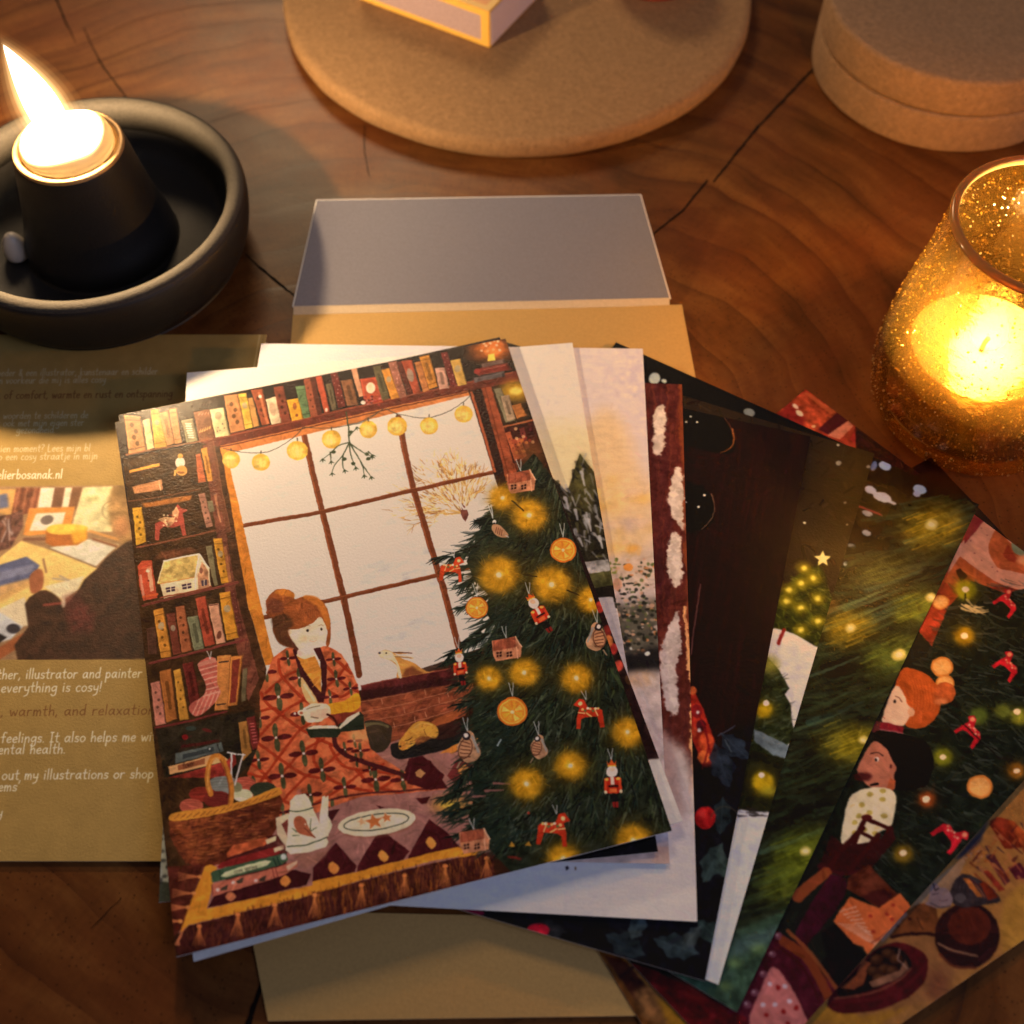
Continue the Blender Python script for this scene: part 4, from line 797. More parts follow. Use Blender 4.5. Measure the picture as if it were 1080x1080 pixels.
    # sweater, neck, sleeves
    p.poly([(305, 440), (345, 460), (400, 445), (436, 520), (436, 640), (400, 600), (345, 520)], (220, 134, 52), tex=.2)
    for k in range(5): p.line([(330 + k * 16, 490 + k * 30), (430, 470 + k * 26)], 5, (236, 160, 80), .5)
    p.poly([(330, 560), (365, 600), (420, 690), (380, 700), (345, 650)], (230, 176, 110), sm=3); p.line([(350, 600), (400, 680)], 12, (240, 210, 170), .6)
    p.poly([(470, 700), (560, 680), (620, 640), (640, 690), (620, 730), (560, 745), (480, 748)], (226, 152, 40), sm=3)
    for x in (500, 535, 570, 600): p.line([(x, 690 - (x - 500) * .3), (x + 8, 742 - (x - 500) * .1)], 4, (206, 120, 40), .7)
    p.poly([(318, 400), (398, 405), (400, 440), (360, 462), (310, 445)], (236, 196, 172)); p.line([(312, 446), (350, 462), (400, 446)], 8, (240, 200, 150), sm=3)
    # cup and book
    p.poly([(460, 760), (530, 812), (620, 745), (560, 740)], (126, 50, 36), tex=.2)
    p.poly([(356, 830), (380, 815), (520, 810), (640, 740), (655, 760), (660, 830), (540, 845), (520, 872), (380, 876)], (42, 46, 34)); p.poly([(362, 824), (400, 812), (520, 812), (526, 826), (370, 830)], (232, 208, 168)); p.poly([(526, 824), (570, 770), (634, 738), (636, 752), (536, 828)], (232, 208, 168))
    p.poly([(345, 760), (342, 725), (370, 708), (400, 695), (470, 700), (485, 745), (450, 775), (430, 790), (370, 795)], (238, 212, 168), sm=3)
    p.poly([(384, 740), (440, 722), (480, 725), (478, 760), (430, 780), (390, 770)], (232, 184, 146), sm=3); p.line([(362, 724), (430, 706)], 5, (130, 110, 80)); p.line([(385, 766), (420, 772)], 6, (110, 90, 66))
    p.ell(334, 745, 19, 15, (236, 208, 166)); p.ell(334, 746, 9, 7, (170, 84, 54)); p.ell(302, 750, 6, 6, (240, 220, 190)); p.line([(468, 752), (500, 770), (520, 812)], 12, (66, 26, 22), sm=3)
    # head
    Z(250, 620, 10.8)
    p.poly([(590, 470), (640, 440), (940, 330), (1020, 420), (1015, 560), (985, 660), (860, 690), (720, 690), (640, 620), (600, 550), (570, 510)], (240, 212, 172), sm=4, tex=.04)
    p.ell(760, 570, 60, 40, (238, 184, 130), .5, soft=20, tex=0); p.ell(600, 510, 26, 30, (236, 190, 150))
    p.poly([(330, 290), (400, 350), (410, 480), (450, 590), (530, 660), (680, 690), (640, 620), (600, 545), (585, 480), (700, 470), (860, 400), (940, 330), (1000, 400), (1030, 500), (1015, 640), (1050, 660), (1070, 520), (1060, 380), (1030, 240), (960, 150), (850, 100), (740, 100), (660, 130), (640, 60), (560, 20), (450, 20), (370, 80), (325, 170), (340, 250)], (150, 76, 38), sm=4, tex=.15)
    p.poly([(400, 330), (560, 300), (640, 420), (590, 470), (600, 560), (680, 690), (530, 660), (440, 570), (410, 450)], (76, 46, 30), .85, sm=3, soft=14); p.poly([(325, 180), (400, 110), (520, 180), (520, 260), (400, 300), (340, 250)], (104, 54, 38), .8, sm=3, soft=14)
    p.poly([(420, 60), (520, 15), (640, 60), (650, 120), (560, 90)], (204, 118, 44), .8, sm=3, soft=9); p.poly([(740, 100), (880, 90), (1000, 190), (1060, 380), (1040, 480), (990, 360), (900, 200)], (206, 116, 46), .8, sm=3, soft=9)
    for k in range(26):
        u = k / 25; p.line([(600 + 120 * u, 180 - 40 * u), (760 + 130 * u, 170 + 60 * u), (700 + 250 * u, 330 + 20 * u)], 5, [(190, 100, 52), (122, 58, 32), (170, 86, 44)][k % 3], .45, sm=4)
    for x, y in ((805, 488), (962, 466)): p.ell(x, y, 14, 16, (52, 40, 36)); 
    p.line([(755, 460), (800, 432), (835, 436)], 6, (150, 100, 70), sm=3); p.line([(930, 430), (960, 420), (985, 430)], 6, (150, 100, 70), sm=3); p.line([(830, 600), (870, 612), (910, 592)], 6, (206, 140, 110), sm=4); p.ell(780, 560, 30, 16, (236, 176, 140), .4, soft=10)
    p.line([(690, 760), (740, 785), (840, 770)], 14, (238, 206, 160), sm=3); p.line([(560, 560), (640, 640), (690, 700)], 26, (84, 44, 32), .9)
    # basket with yarn
    Z(160, 780, 4.154)
    p.poly([(80, 350), (330, 300), (560, 235), (560, 330), (520, 440), (330, 540), (200, 560), (120, 500)], (96, 44, 28), sm=2, tex=.3)
    p.poly([(80, 352), (230, 340), (330, 330), (330, 470), (230, 545), (130, 510)], (136, 66, 36), .8, soft=12, tex=.3)
    p.strokes([(90, 355), (330, 320), (550, 270), (500, 440), (220, 545), (130, 500)], 420, -.12, .12, 36, 5, [(170, 92, 46), (66, 30, 24), (120, 56, 34), (186, 104, 56), (52, 24, 24)], .7)
    for cx, cy, rx, ry, c in ((315, 200, 70, 40, (126, 122, 110)), (225, 240, 60, 34, (140, 48, 36)), (410, 200, 50, 36, (186, 84, 62)), (490, 218, 58, 32, (54, 56, 40)), (400, 245, 44, 28, (224, 212, 160)), (175, 292, 52, 32, (180, 84, 62)), (290, 262, 64, 36, (112, 40, 34)), (370, 210, 30, 22, (140, 130, 90))):
        p.ell(cx, cy, rx, ry, c); [p.line([(cx - rx * .8, cy + ry * (t - .3)), (cx, cy - ry * .4 + ry * t), (cx + rx * .8, cy + ry * (t - .2))], 3, np.array(c) * .72, .7, sm=3) for t in (-.3, 0, .3, .6)]
    p.line([(350, 60), (352, 190)], 7, (206, 190, 176)); p.line([(400, 62), (366, 200)], 7, (200, 180, 166)); p.line([(334, 56), (368, 62)], 7, (216, 200, 186)); p.line([(376, 62), (408, 66)], 6, (206, 190, 176))
    p.poly([(76, 340), (110, 318), (250, 300), (400, 270), (540, 212), (568, 222), (556, 246), (400, 300), (250, 336), (100, 358)], (212, 134, 50), sm=3)
    for k in range(16): u = k / 15; x = 110 + 430 * u; y = 338 - 20 * u - 85 * u * u; p.line([(x - 10, y + 8), (x + 12, y - 10)], 5, (150, 80, 36), .8)
    p.line([(262, 240), (245, 170), (262, 90), (295, 72), (330, 130), (352, 220), (348, 280)], 22, (196, 116, 46), sm=5); p.line([(256, 230), (246, 165), (266, 92), (296, 80)], 6, (232, 160, 80), .7, sm=5); p.line([(300, 90), (322, 130), (342, 220), (340, 280)], 6, (120, 60, 32), .7, sm=5)
    # rug border, fringe
    p.poly([(235, 560), (262, 548), (290, 560), (248, 745), (440, 700), (640, 655), (835, 615), (835, 650), (640, 700), (440, 750), (170, 815), (132, 850), (140, 800)], (222, 136, 44), tex=.12)
    p.poly([(60, 560), (240, 545), (132, 842), (60, 900)], (84, 34, 26), .8, tex=.3)
    p.poly([(252, 740), (300, 640), (560, 560), (700, 590), (680, 640), (440, 700)], (62, 24, 26)); 
    p.poly([(132, 850), (170, 818), (440, 752), (640, 702), (835, 652), (835, 800), (520, 880), (330, 930), (160, 985), (110, 930)], (66, 30, 26), tex=.3)
    p.strokes([(140, 860), (440, 760), (835, 660), (835, 780), (330, 925)], 420, 1.5, .2, 60, 6, [(112, 52, 30), (46, 22, 28), (140, 70, 36), (80, 30, 24), (92, 44, 40)], .5)
    def tass(x, y, h=90, col=(206, 112, 60)):
        for k in range(6): p.line([(x, y + 6), (x + (k - 2.5) * 5, y + h * .5), (x + (k - 2.5) * 11 + R.uniform(-3, 3), y + h + R.uniform(-10, 8))], 5, np.array(col) * R.uniform(.8, 1.15), .9, 2.5)
        p.ell(x, y, 12, 10, np.minimum(np.array(col) * 1.12, 255)); p.ell(x, y + 16, 8, 6, col)
    for x, y in ((214, 822), (382, 772), (542, 730), (720, 688)): tass(x, y)
    for x, y, in ((215, 602), (190, 675), (165, 740), (130, 800)):
        for k in range(5): p.line([(x, y), (x - 50, y + (k - 2) * 4), (x - 95, y + (k - 2) * 9 + 2)], 5, (190, 104, 60), .85, 3)
        p.ell(x, y, 10, 9, (214, 128, 66))
    for k in range(5): p.line([(150, 830), (125, 870 + 4 * k), (108 + 5 * k, 905)], 4, (200, 112, 70), .9)
    Z(330, 760, 4.5)
    for q in ([(0, 700), (110, 580), (210, 690), (200, 720), (0, 770)], [(215, 690), (300, 545), (350, 538), (460, 620), (430, 660), (210, 722)], [(455, 640), (555, 468), (640, 530), (700, 600), (700, 620), (450, 672)], [(300, 400), (345, 410), (320, 420)], [(490, 370), (560, 360), (540, 395), (520, 400)]): p.poly(q, DM, tex=.15)
    p.poly([(60, 430), (130, 420), (90, 480)], (66, 28, 30)); p.poly([(440, 240), (500, 170), (560, 190), (640, 320), (560, 330), (450, 300)], DM)
    p.poly([(485, 245), (510, 226), (534, 248), (515, 272), (492, 266)], (206, 140, 84)); p.poly([(690, 230), (720, 205), (750, 235), (715, 262)], (210, 134, 70)); p.poly([(560, 160), (640, 240), (680, 170), (640, 150)], (160, 104, 90))
    p.ell(660, 400, 100, 42, (214, 150, 60), .7, soft=20); p.ell(650, 400, 46, 18, (240, 196, 70), .8, soft=9)
    p.poly([(0, 765), (200, 722), (430, 662), (560, 628), (690, 600), (760, 612), (800, 622), (740, 650), (690, 645), (560, 668), (430, 705), (200, 768), (0, 820)], (224, 138, 44), tex=.12)
    p.poly([(0, 825), (200, 772), (430, 710), (690, 650), (860, 620), (860, 745), (560, 810), (380, 880), (0, 970)], (70, 32, 26), tex=.3)
    p.strokes([(0, 830), (430, 720), (850, 640), (850, 730), (380, 860), (0, 950)], 420, 1.5, .2, 60, 6, [(120, 58, 30), (46, 22, 24), (150, 80, 36), (196, 110, 40), (84, 40, 36)], .55)
    for x, y in ((12, 832), (232, 785), (438, 735), (630, 690), (826, 652)): tass(x, y, 100, (196, 110, 56))
    for q in ((100, 700), (338, 645), (562, 580)): x, y = q; p.poly([(x - 26, y - 2), (x - 8, y - 30), (x + 26, y + 2), (x + 4, y + 30)], (222, 140, 62), sm=2)
    Z(160, 780, 4.154)
    for q in ((588, 625), (800, 566)): x, y = q; p.poly([(x - 24, y), (x, y - 26), (x + 24, y), (x, y + 26)], (222, 130, 60), sm=2)
    x, y = 352, 690; p.poly([(x - 24, y), (x, y - 22), (x + 24, y), (x, y + 22)], (196, 110, 72), sm=2)
    # book stack on the rug
    p.poly([(330, 500), (370, 462), (520, 422), (560, 420), (600, 440), (590, 560), (330, 640)], (70, 28, 26), .9)
    p.poly([(330, 500), (360, 465), (500, 428), (520, 440), (500, 462), (335, 520)], (182, 84, 48), tex=.3); p.poly([(500, 440), (545, 425), (545, 445), (508, 458)], (226, 190, 140))
    p.poly([(290, 560), (310, 540), (540, 470), (575, 470), (560, 500), (300, 568)], (134, 40, 36)); p.poly([(535, 478), (580, 462), (580, 480), (540, 496)], (222, 186, 140))
    p.poly([(262, 590), (280, 575), (540, 510), (590, 500), (600, 530), (570, 552), (270, 628)], (66, 86, 60)); p.poly([(325, 583), (500, 530), (508, 552), (330, 603)], (206, 200, 146), sm=2)
    p.text('cosy spring', 366, 590, 11, (60, 50, 40), (.966, -.258), 1.35, wd=.17); p.line([(535, 520), (548, 558)], 5, (34, 46, 40)); p.line([(552, 515), (566, 552)], 5, (34, 46, 40)); p.ell(580, 516, 12, 13, (190, 186, 170)); p.line([(300, 575), (308, 615)], 6, (40, 56, 40), .8)
    p.poly([(265, 640), (290, 628), (560, 560), (640, 530), (640, 560), (580, 600), (270, 690)], (190, 102, 76)); p.line([(268, 636), (272, 680)], 5, (110, 50, 40)); p.line([(530, 572), (540, 608)], 4, (130, 50, 42)); p.line([(545, 568), (556, 604)], 4, (130, 50, 42))
    for x, y in ((295, 660), (362, 628), (460, 620)): p.ell(x, y, 9, 9, (236, 160, 140)); p.ell(x, y, 4, 4, (250, 230, 220)); p.poly([(x + 12, y - 6), (x + 46, y - 24), (x + 40, y + 2), (x + 14, y + 4)], (70, 56, 44))
    p.poly([(590, 560), (640, 530), (636, 548), (600, 580)], (226, 180, 140))
    # teapot
    Z(260, 780, 7.714)
    p.poly([(240, 640), (345, 600), (355, 650), (290, 690), (330, 800), (330, 880), (250, 780)], (214, 184, 142)); p.poly([(285, 690), (340, 650), (332, 780)], (120, 56, 46)); p.poly([(225, 830), (330, 860), (540, 940), (660, 880), (720, 800), (640, 960), (470, 1060), (400, 960)], (150, 96, 76), .7, soft=9)
    p.poly([(360, 500), (400, 452), (480, 440), (520, 500), (545, 560), (640, 780), (665, 840), (640, 880), (500, 920), (360, 936), (320, 900), (335, 760), (350, 600)], (232, 216, 168), tex=.06)
    p.poly([(598, 640), (620, 460), (640, 456), (650, 470), (672, 455), (668, 620), (700, 700), (660, 800), (600, 760)], (228, 210, 166)); p.ell(430, 425, 20, 26, (176, 96, 74))
    p.line([(350, 582), (440, 585), (545, 552)], 9, (40, 56, 44), sm=4); p.line([(335, 872), (480, 860), (655, 802)], 10, (46, 58, 44), sm=4)
    p.poly([(388, 650), (430, 622), (480, 650), (510, 720), (560, 800), (520, 790), (440, 772), (400, 730)], (170, 88, 58), sm=4); p.line([(470, 720), (560, 800)], 8, (110, 54, 38)); p.ell(480, 690, 10, 8, (226, 180, 140))
    for q in ([(520, 740), (526, 645)], [(530, 745), (572, 716)], [(378, 782), (430, 780)], [(405, 750), (372, 725)]): p.line(q, 9, (52, 66, 46), .95, 5)
    # plate with star biscuit
    Z(330, 760, 4.5)
    p.ell(306, 492, 188, 62, (140, 84, 62), .6, rot=-.13, soft=5); p.ell(304, 484, 187, 62, (226, 202, 160), rot=-.13)
    t = np.linspace(0, 2 * math.pi, 40); p.line(np.c_[302 + 156 * np.cos(t) * .992 + 34 * np.sin(t) * .13, 482 - 156 * np.cos(t) * .13 + 36 * np.sin(t)], 5, (40, 50, 40))
    for cx, cy, r, c in ((350, 462, 34, (196, 110, 60)), (235, 480, 30, (220, 160, 110)), (290, 480, 50, (206, 112, 58))):
        q = [(cx + (r if k % 2 == 0 else r * .45) * math.cos(k * math.pi / 5 - .5), cy + (r if k % 2 == 0 else r * .45) * .8 * math.sin(k * math.pi / 5 - .5)) for k in range(10)]; p.poly(q, c); p.line(q + q[:1], 3, (240, 205, 160), .8)
    # ---------------- the fir tree
    Z()
    tree = [(563, 478), (550, 492), (545, 520), (524, 530), (514, 545), (502, 566), (492, 592), (500, 612), (516, 628), (512, 645), (522, 660), (512, 680), (508, 700), (506, 720), (500, 740), (498, 760), (508, 790), (496, 815), (500, 838), (494, 862), (506, 880), (520, 900), (540, 920), (712, 882), (690, 800), (620, 600), (580, 500)]
    p.poly(tree, (34, 38, 28), tex=.3)
    def ang(x, y):
        cx = 575 + (y - 480) * .16; d = (x - cx) / (40 + (y - 470) * .35); return math.pi / 2 + .25 - max(-1.3, min(1.0, d)) * .95
    inner = [(562, 485), (520, 530), (500, 580), (520, 650), (500, 690), (495, 760), (500, 830), (520, 905), (705, 878), (640, 660), (590, 520)]
    p.strokes(inner, 1700, ang, .3, 18, 1.9, [(14, 20, 16), (48, 58, 38), (30, 46, 40), (62, 72, 44), (16, 20, 22), (82, 88, 66), (20, 26, 20)], .8)
    edge = [(545, 492), (470, 596), (490, 630), (500, 680), (465, 695), (490, 740), (480, 830), (460, 850), (500, 900), (540, 900), (540, 500)]
    p.strokes(edge, 620, ang, .25, 24, 2.2, [(26, 34, 28), (40, 50, 36), (30, 40, 34)], .9)
    for _ in range(110): # needles poking into the window
        y = R.uniform(500, 900); x = {0: 0}.get(1, 0) or np.interp(y, [480, 520, 566, 598, 625, 655, 690, 740, 790, 838, 870, 905], [556, 526, 494, 462, 486, 510, 474, 488, 494, 468, 472, 512])
        p.line([(x + 14, y - 6), (x + R.uniform(-7, 3), y + R.uniform(0, 9))], 2.0, (32, 40, 30), .9, .6)
    def tuft(x0, y0, x1, y1, wd_, n=34):
        L = math.hypot(x1 - x0, y1 - y0); t0 = math.atan2(y1 - y0, x1 - x0)
        for i in range(n):
            u = R.random(); bx, by = x0 + (x1 - x0) * u, y0 + (y1 - y0) * u + 3 * math.sin(u * 3)
            t = t0 + R.choice((-1, 1)) * R.uniform(.15, .75) * (1.1 - u * .6); l = wd_ * R.uniform(.5, 1.1)
            p.line([(bx, by), (bx + l * .55 * math.cos(t), by + l * .55 * math.sin(t)), (bx + l * math.cos(t), by + l * math.sin(t) + 1.2)], 2.1, [(22, 30, 26), (34, 44, 32), (16, 22, 20), (52, 60, 44), (28, 40, 36)][R.randrange(5)], .92, .5)
        p.line([(x0, y0), (x1, y1)], 2.4, (30, 30, 22), .9, .8)
    for q in ((520, 560, 478, 590, 17), (505, 575, 462, 588, 14), (512, 600, 484, 618, 14), (525, 540, 505, 548, 14), (545, 505, 532, 520, 12), (515, 628, 486, 640, 13), (520, 655, 474, 690, 18), (515, 668, 492, 676, 15), (510, 690, 470, 697, 14), (505, 712, 480, 722, 14), (505, 735, 484, 742, 13), (505, 770, 484, 782, 14), (505, 800, 476, 830, 18), (500, 826, 468, 840, 15), (510, 846, 470, 858, 16), (512, 868, 476, 882, 14)):
        tuft(*q)
    for _ in range(75):                                # boughs inside the crown, lit along their upper edge
        y = R.uniform(500, 890); hw = 20 + (y - 480) * .36; cx = 575 + (y - 480) * .16; x = cx + R.uniform(-.85, .9) * hw * .8; t = ang(x, y); l = R.uniform(16, 34)
        tuft(x, y, x + l * math.cos(t), y + l * math.sin(t), 11, 12)
        if R.random() < .6: p.line([(x + 2, y - 1), (x + l * .7 * math.cos(t) + 2, y + l * .7 * math.sin(t) - 1)], 1.1, (96, 104, 84), .6, .5)
    p.strokes(inner, 220, ang, .6, 9, 1.0, [(150, 160, 150), (110, 120, 104)], .3)
    G = p.glow
    for x, y, r in ((530, 525, 22), (558, 543, 28), (526, 606, 32), (582, 616, 31), (623, 632, 22), (516, 715, 21), (553, 709, 24), (608, 715, 25), (556, 826, 27), (602, 807, 25), (662, 772, 25), (668, 886, 28), (594, 905, 26)): G(x, y, r * .94, (204, 142, 32))
    p.line([(540, 528), (552, 538)], 1.5, (60, 46, 20)); p.line([(552, 606), (566, 608)], 1.5, (50, 36, 16)); p.line([(598, 622), (610, 627)], 1.5, (50, 36, 16))
    def hang(x, y, dx=-2, h=12): p.line([(x + dx - 2, y - h), (x, y)], .8, (200, 196, 186), .85); p.line([(x + dx + 3, y - h), (x, y)], .8, (196, 190, 180), .85)
    def orange(x, y, r):
        hang(x, y - r, -2, 14); p.ell(x, y, r, r * .95, (206, 102, 34)); p.ell(x, y, r * .88, r * .82, (238, 168, 66)); p.ell(x, y, r * .78, r * .72, (228, 130, 44))
        for k in range(8): t = k * math.pi / 4 + .3; p.poly([(x + r * .1 * math.cos(t), y + r * .1 * math.sin(t)), (x + r * .7 * math.cos(t - .28), y + r * .65 * math.sin(t - .28)), (x + r * .7 * math.cos(t + .28), y + r * .65 * math.sin(t + .28))], [(240, 160, 50), (246, 186, 80), (236, 146, 50)][k % 3])
        p.ell(x, y, r * .12, r * .12, (250, 215, 140))
    for q in ((594, 580, 14), (503, 641, 12), (540.5, 750, 16)): orange(*q)
    def house(x, y, s):
        hang(x, y - 10 * s, -3, 12)
        p.poly([(x - 14 * s, y - 7 * s), (x + 9 * s, y - 11 * s), (x + 15 * s, y - 2 * s), (x + 14 * s, y + 9 * s), (x - 10 * s, y + 13 * s), (x - 13 * s, y + 6 * s)], (196, 124, 86), tex=.2)
        p.poly([(x - 13 * s, y - 7 * s), (x + 9 * s, y - 11 * s), (x + 10 * s, y - 1 * s), (x - 13 * s, y + 3 * s)], (150, 76, 52), tex=.3); p.line([(x + 9 * s, y - 11 * s), (x + 15 * s, y - 1 * s)], 1.2 * s, (226, 170, 130)); p.line([(x + 10 * s, y - 1 * s), (x + 11 * s, y + 10 * s)], 1 * s, (226, 160, 120))
        for dx in (-7, 3): p.poly([(x + (dx - 2.6) * s, y + 4 * s), (x + (dx + 2.6) * s, y + 3 * s), (x + (dx + 2.8) * s, y + 8 * s), (x + (dx - 2.4) * s, y + 9 * s)], (56, 30, 26)); p.line([(x + dx * s, y + 3.4 * s), (x + dx * s, y + 8.6 * s)], .6 * s, (206, 140, 100)); p.line([(x + (dx - 2.6) * s, y + 6.4 * s), (x + (dx + 2.8) * s, y + 5.6 * s)], .6 * s, (206, 140, 100))
        for k in range(4): p.line([(x + (-12 + 6 * k) * s, y - 6.5 * s), (x + (-11 + 6 * k) * s, y + 2 * s)], .5 * s, (110, 50, 36), .7)
    house(549, 507, 1.05); house(534, 683, 1.08); house(500, 886, 1.1)
    def horse(x, y, s, f=1, c=(190, 52, 30)):
        P = lambda L: [(x + f * a * s, y + b * s) for a, b in L]
        hang(x + f * -4 * s, y - 14 * s, -3, 9)
        p.poly(P([(-16, -8), (-11, -15), (-6, -14), (-2, -6), (8, -6), (13, -3), (15, 14), (11, 14), (8, 3), (-4, 4), (-8, 6), (-9, 16), (-13, 16), (-12, 2), (-10, -6)]), c, tex=.15)
        for k in range(7): p.ell(x + f * (-7 + 2.6 * k) * s, y + (-4 + 1.5 * math.sin(k * 2)) * s, 1.4 * s, 1.3 * s, [(236, 190, 110), (90, 110, 60), (240, 220, 180)][k % 3], .95)
        p.line(P([(-11, -1), (-5, 0)]), 1.2 * s, (230, 180, 110)); p.line(P([(5, -5), (8, 2)]), 1.2 * s, (230, 180, 110)); p.ell(x - f * 9.5 * s, y - 10 * s, 2 * s, 2 * s, (236, 190, 120)); p.line(P([(-3, 0), (2, 3)]), 1.4 * s, (226, 180, 100))
    horse(622, 752, 1.05); horse(583, 874, 1.15, -1); horse(476, 600, .85, -1, (200, 62, 30))
    def nut(x, y, s, t=0.0):
        c, n = math.cos(t), math.sin(t); P = lambda L: [(x + (a * c - b * n) * s, y + (a * n + b * c) * s) for a, b in L]
        q = P([(0, -17)])[0]; hang(q[0], q[1], -2, 12)
        p.poly(P([(-5, -17), (-3, -13), (0, -18), (3, -13), (5, -17), (4, -9), (-4, -9)]), (214, 84, 34)); p.ell(*P([(0, -5)])[0], 6 * s, 6 * s, (228, 206, 190)); p.ell(*P([(0, -7)])[0], 3 * s, 2.4 * s, (222, 170, 140)); p.line(P([(-4, -11), (4, -11)]), 1.4 * s, (236, 180, 60))
        p.poly(P([(-7, 1), (7, 1), (8, 17), (5, 18), (-5, 18), (-7, 17)]), (182, 40, 26)); p.poly(P([(-2, 1), (2, 1), (2, 9), (-2, 9)]), (230, 196, 170)); p.line(P([(-4, 10.5), (5, 10.5)]), 2.2 * s, (40, 24, 22)); p.poly(P([(-4, 13), (4, 13), (4, 17), (-4, 17)]), (222, 100, 50))
        for dx in (-7.5, 7.5): p.line(P([(dx, 3), (dx * 1.05, 14)]), 2.6 * s, (206, 66, 36)); p.ell(*P([(dx * 1.06, 16.5)])[0], 1.7 * s, 1.7 * s, (236, 196, 150)); p.ell(*P([(dx * .8, 3)])[0], 2 * s, 1.5 * s, (232, 170, 70))
        p.poly(P([(-4, 19), (4, 19), (5, 27), (-3, 27)]), (26, 24, 24)); p.poly(P([(-2, 27), (5, 27), (5, 33), (-1, 33)]), (128, 34, 30)); p.line(P([(1.6, 27), (1.6, 33)]), .8 * s, (50, 18, 18))
    nut(565, 640, .92, -.5); nut(485, 697, .78, -.1); nut(646, 818, 1.0, -.06)
    def bird(x, y, s, f=1):
        P = lambda L: [(x + f * a * s, y + b * s) for a, b in L]
        hang(x, y - 13 * s, -3, 15)
        p.poly(P([(0, -14), (5, -12), (7, -4), (11, 4), (8, 10), (0, 13), (-6, 8), (-9, 0), (-5, -8)]), (176, 128, 92), sm=4, tex=.3); p.ell(*P([(-2, 1)])[0], 6 * s, 9 * s, (96, 58, 42), rot=.3 * f); p.ell(*P([(-2, 1)])[0], 5 * s, 8 * s, (190, 132, 92), rot=.3 * f)
        for k in range(5): p.line(P([(-6, -5 + 3.2 * k), (2, -3 + 2.8 * k)]), .9 * s, (84, 46, 34), .9)
        p.line(P([(4, -9), (9, 4)]), 2.0 * s, (150, 140, 128)); p.ell(*P([(-1, -9.5)])[0], 3.4 * s, 3.6 * s, (44, 34, 34)); p.ell(*P([(-1.4, -10)])[0], 1.8 * s, 2.0 * s, (238, 226, 220)); p.line(P([(-6, 12), (-9, 17)]), 1.2 * s, (150, 120, 90))
    bird(630, 672, 1.1, -1); bird(493, 788, 1.25); bird(568, 788, .95); 
    Z(450, 460, 4.696); p.poly([(325, 440), (360, 440), (400, 480), (395, 500), (350, 495), (325, 470)], (176, 128, 92), sm=4); p.ell(358, 468, 26, 16, (190, 132, 92), rot=.6); [p.line([(345 + 9 * k, 450 + 4 * k), (340 + 10 * k, 478 + 4 * k)], 3, (84, 46, 34)) for k in range(4)]; p.ell(334, 425, 10, 11, (226, 214, 206)); p.ell(334, 432, 6, 5, (40, 36, 36)); p.line([(390, 490), (404, 500)], 4, (190, 180, 170)); p.line([(305, 345), (326, 405), (318, 340)], 4, (200, 196, 190))
    Z(470, 730, 5.68)
    for q in ([(290, 545), (385, 548)], [(240, 590), (350, 585)], [(170, 625), (240, 618)]): p.line(q, 16, (150, 92, 82), .8, 6)
    for x, y in ((398, 915), (498, 910)): p.poly([(x - 20, y + 10), (x, y - 20), (x + 20, y + 10)], (222, 150, 50), .8)
    p.line([(375, 985), (450, 1000)], 14, (110, 34, 28), .8); p.ell(498, 722, 8, 8, (170, 50, 34)); p.line([(312, 320), (330, 285)], 9, (170, 180, 176), .8)
    for _ in range(40): p.line([(a := R.uniform(380, 620), b := R.uniform(640, 900)), (a + R.uniform(8, 26), b - R.uniform(10, 40))], 5, (130, 134, 126), .35, 2)
    # garland, mistletoe
    Z(220, 360, 6)
    GC = (70, 62, 50)
    p.line([(95, 680), (240, 705), (370, 700), (480, 650), (560, 590), (595, 545)], 5, GC, sm=4); p.line([(600, 545), (760, 550), (900, 530), (1000, 500), (1100, 430)], 5, GC, sm=4); Z(380, 350, 4.909); p.line([(-60, 480), (0, 465), (60, 435), (120, 400)], 4, GC, sm=4); p.line([(130, 400), (210, 430), (340, 445), (450, 415), (540, 360), (575, 320)], 4, GC, sm=4)
    def lamp(x, y, r):
        p.line([(x, y - r * 1.3), (x, y - r * .8)], r * .12, GC); p.ell(x, y, r * 1.06, r, (226, 166, 62), tex=.2); p.ell(x - r * .1, y + r * .1, r * .75, r * .66, (246, 206, 110), .9, soft=r * .15, tex=.2)
        for k in (-.55, -.2, .2, .55): p.line([(x + k * r * .5, y - r * .9), (x + k * r * 1.2, y), (x + k * r * .5, y + r * .9)], r * .05, (214, 150, 60), .5, sm=3)
    for x, y, r in ((40, 506, 45), (190, 490, 48), (356, 486, 45), (535, 426, 44)): lamp(x, y, r)
    Z(220, 360, 6)
    for x, y, r in ((142, 750, 54), (330, 765, 54), (562, 692, 62), (776, 620, 58), (1010, 560, 52)): lamp(x, y, r)
    TW = (58, 66, 44)
    p.line([(868, 450), (886, 560), (888, 640)], 8, TW); 
    for q in ([(888, 640), (820, 660), (770, 710), (720, 745)], [(888, 600), (925, 560), (935, 545)], [(888, 640), (850, 720), (800, 780), (780, 835)], [(890, 650), (900, 720), (930, 800)], [(890, 640), (960, 760), (1010, 830), (1030, 860)], [(900, 650), (970, 700), (1030, 730)], [(850, 720), (850, 790), (860, 815)], [(960, 760), (980, 800), (985, 850)], [(770, 700), (775, 760)], [(1010, 700), (1035, 720)]):
        p.line(q, 9, TW, .95, 4, sm=3); x, y = q[-1]; 
        for t in (-.7, .2, 1.0): p.line([(x, y), (x + 24 * math.cos(t + 1.2), y + 20 * math.sin(t + 1.2))], 11, TW, .95, 3)
    for x, y in ((790, 700), (1010, 745), (900, 575), (1000, 715), (860, 745), (915, 775)): p.ell(x, y, 14, 11, TW)
    p.warp(.13, .45); p.dabs(9000, 1.9, .42, .16); Z().brush(.10, 8, (.5, 1.6)); return p
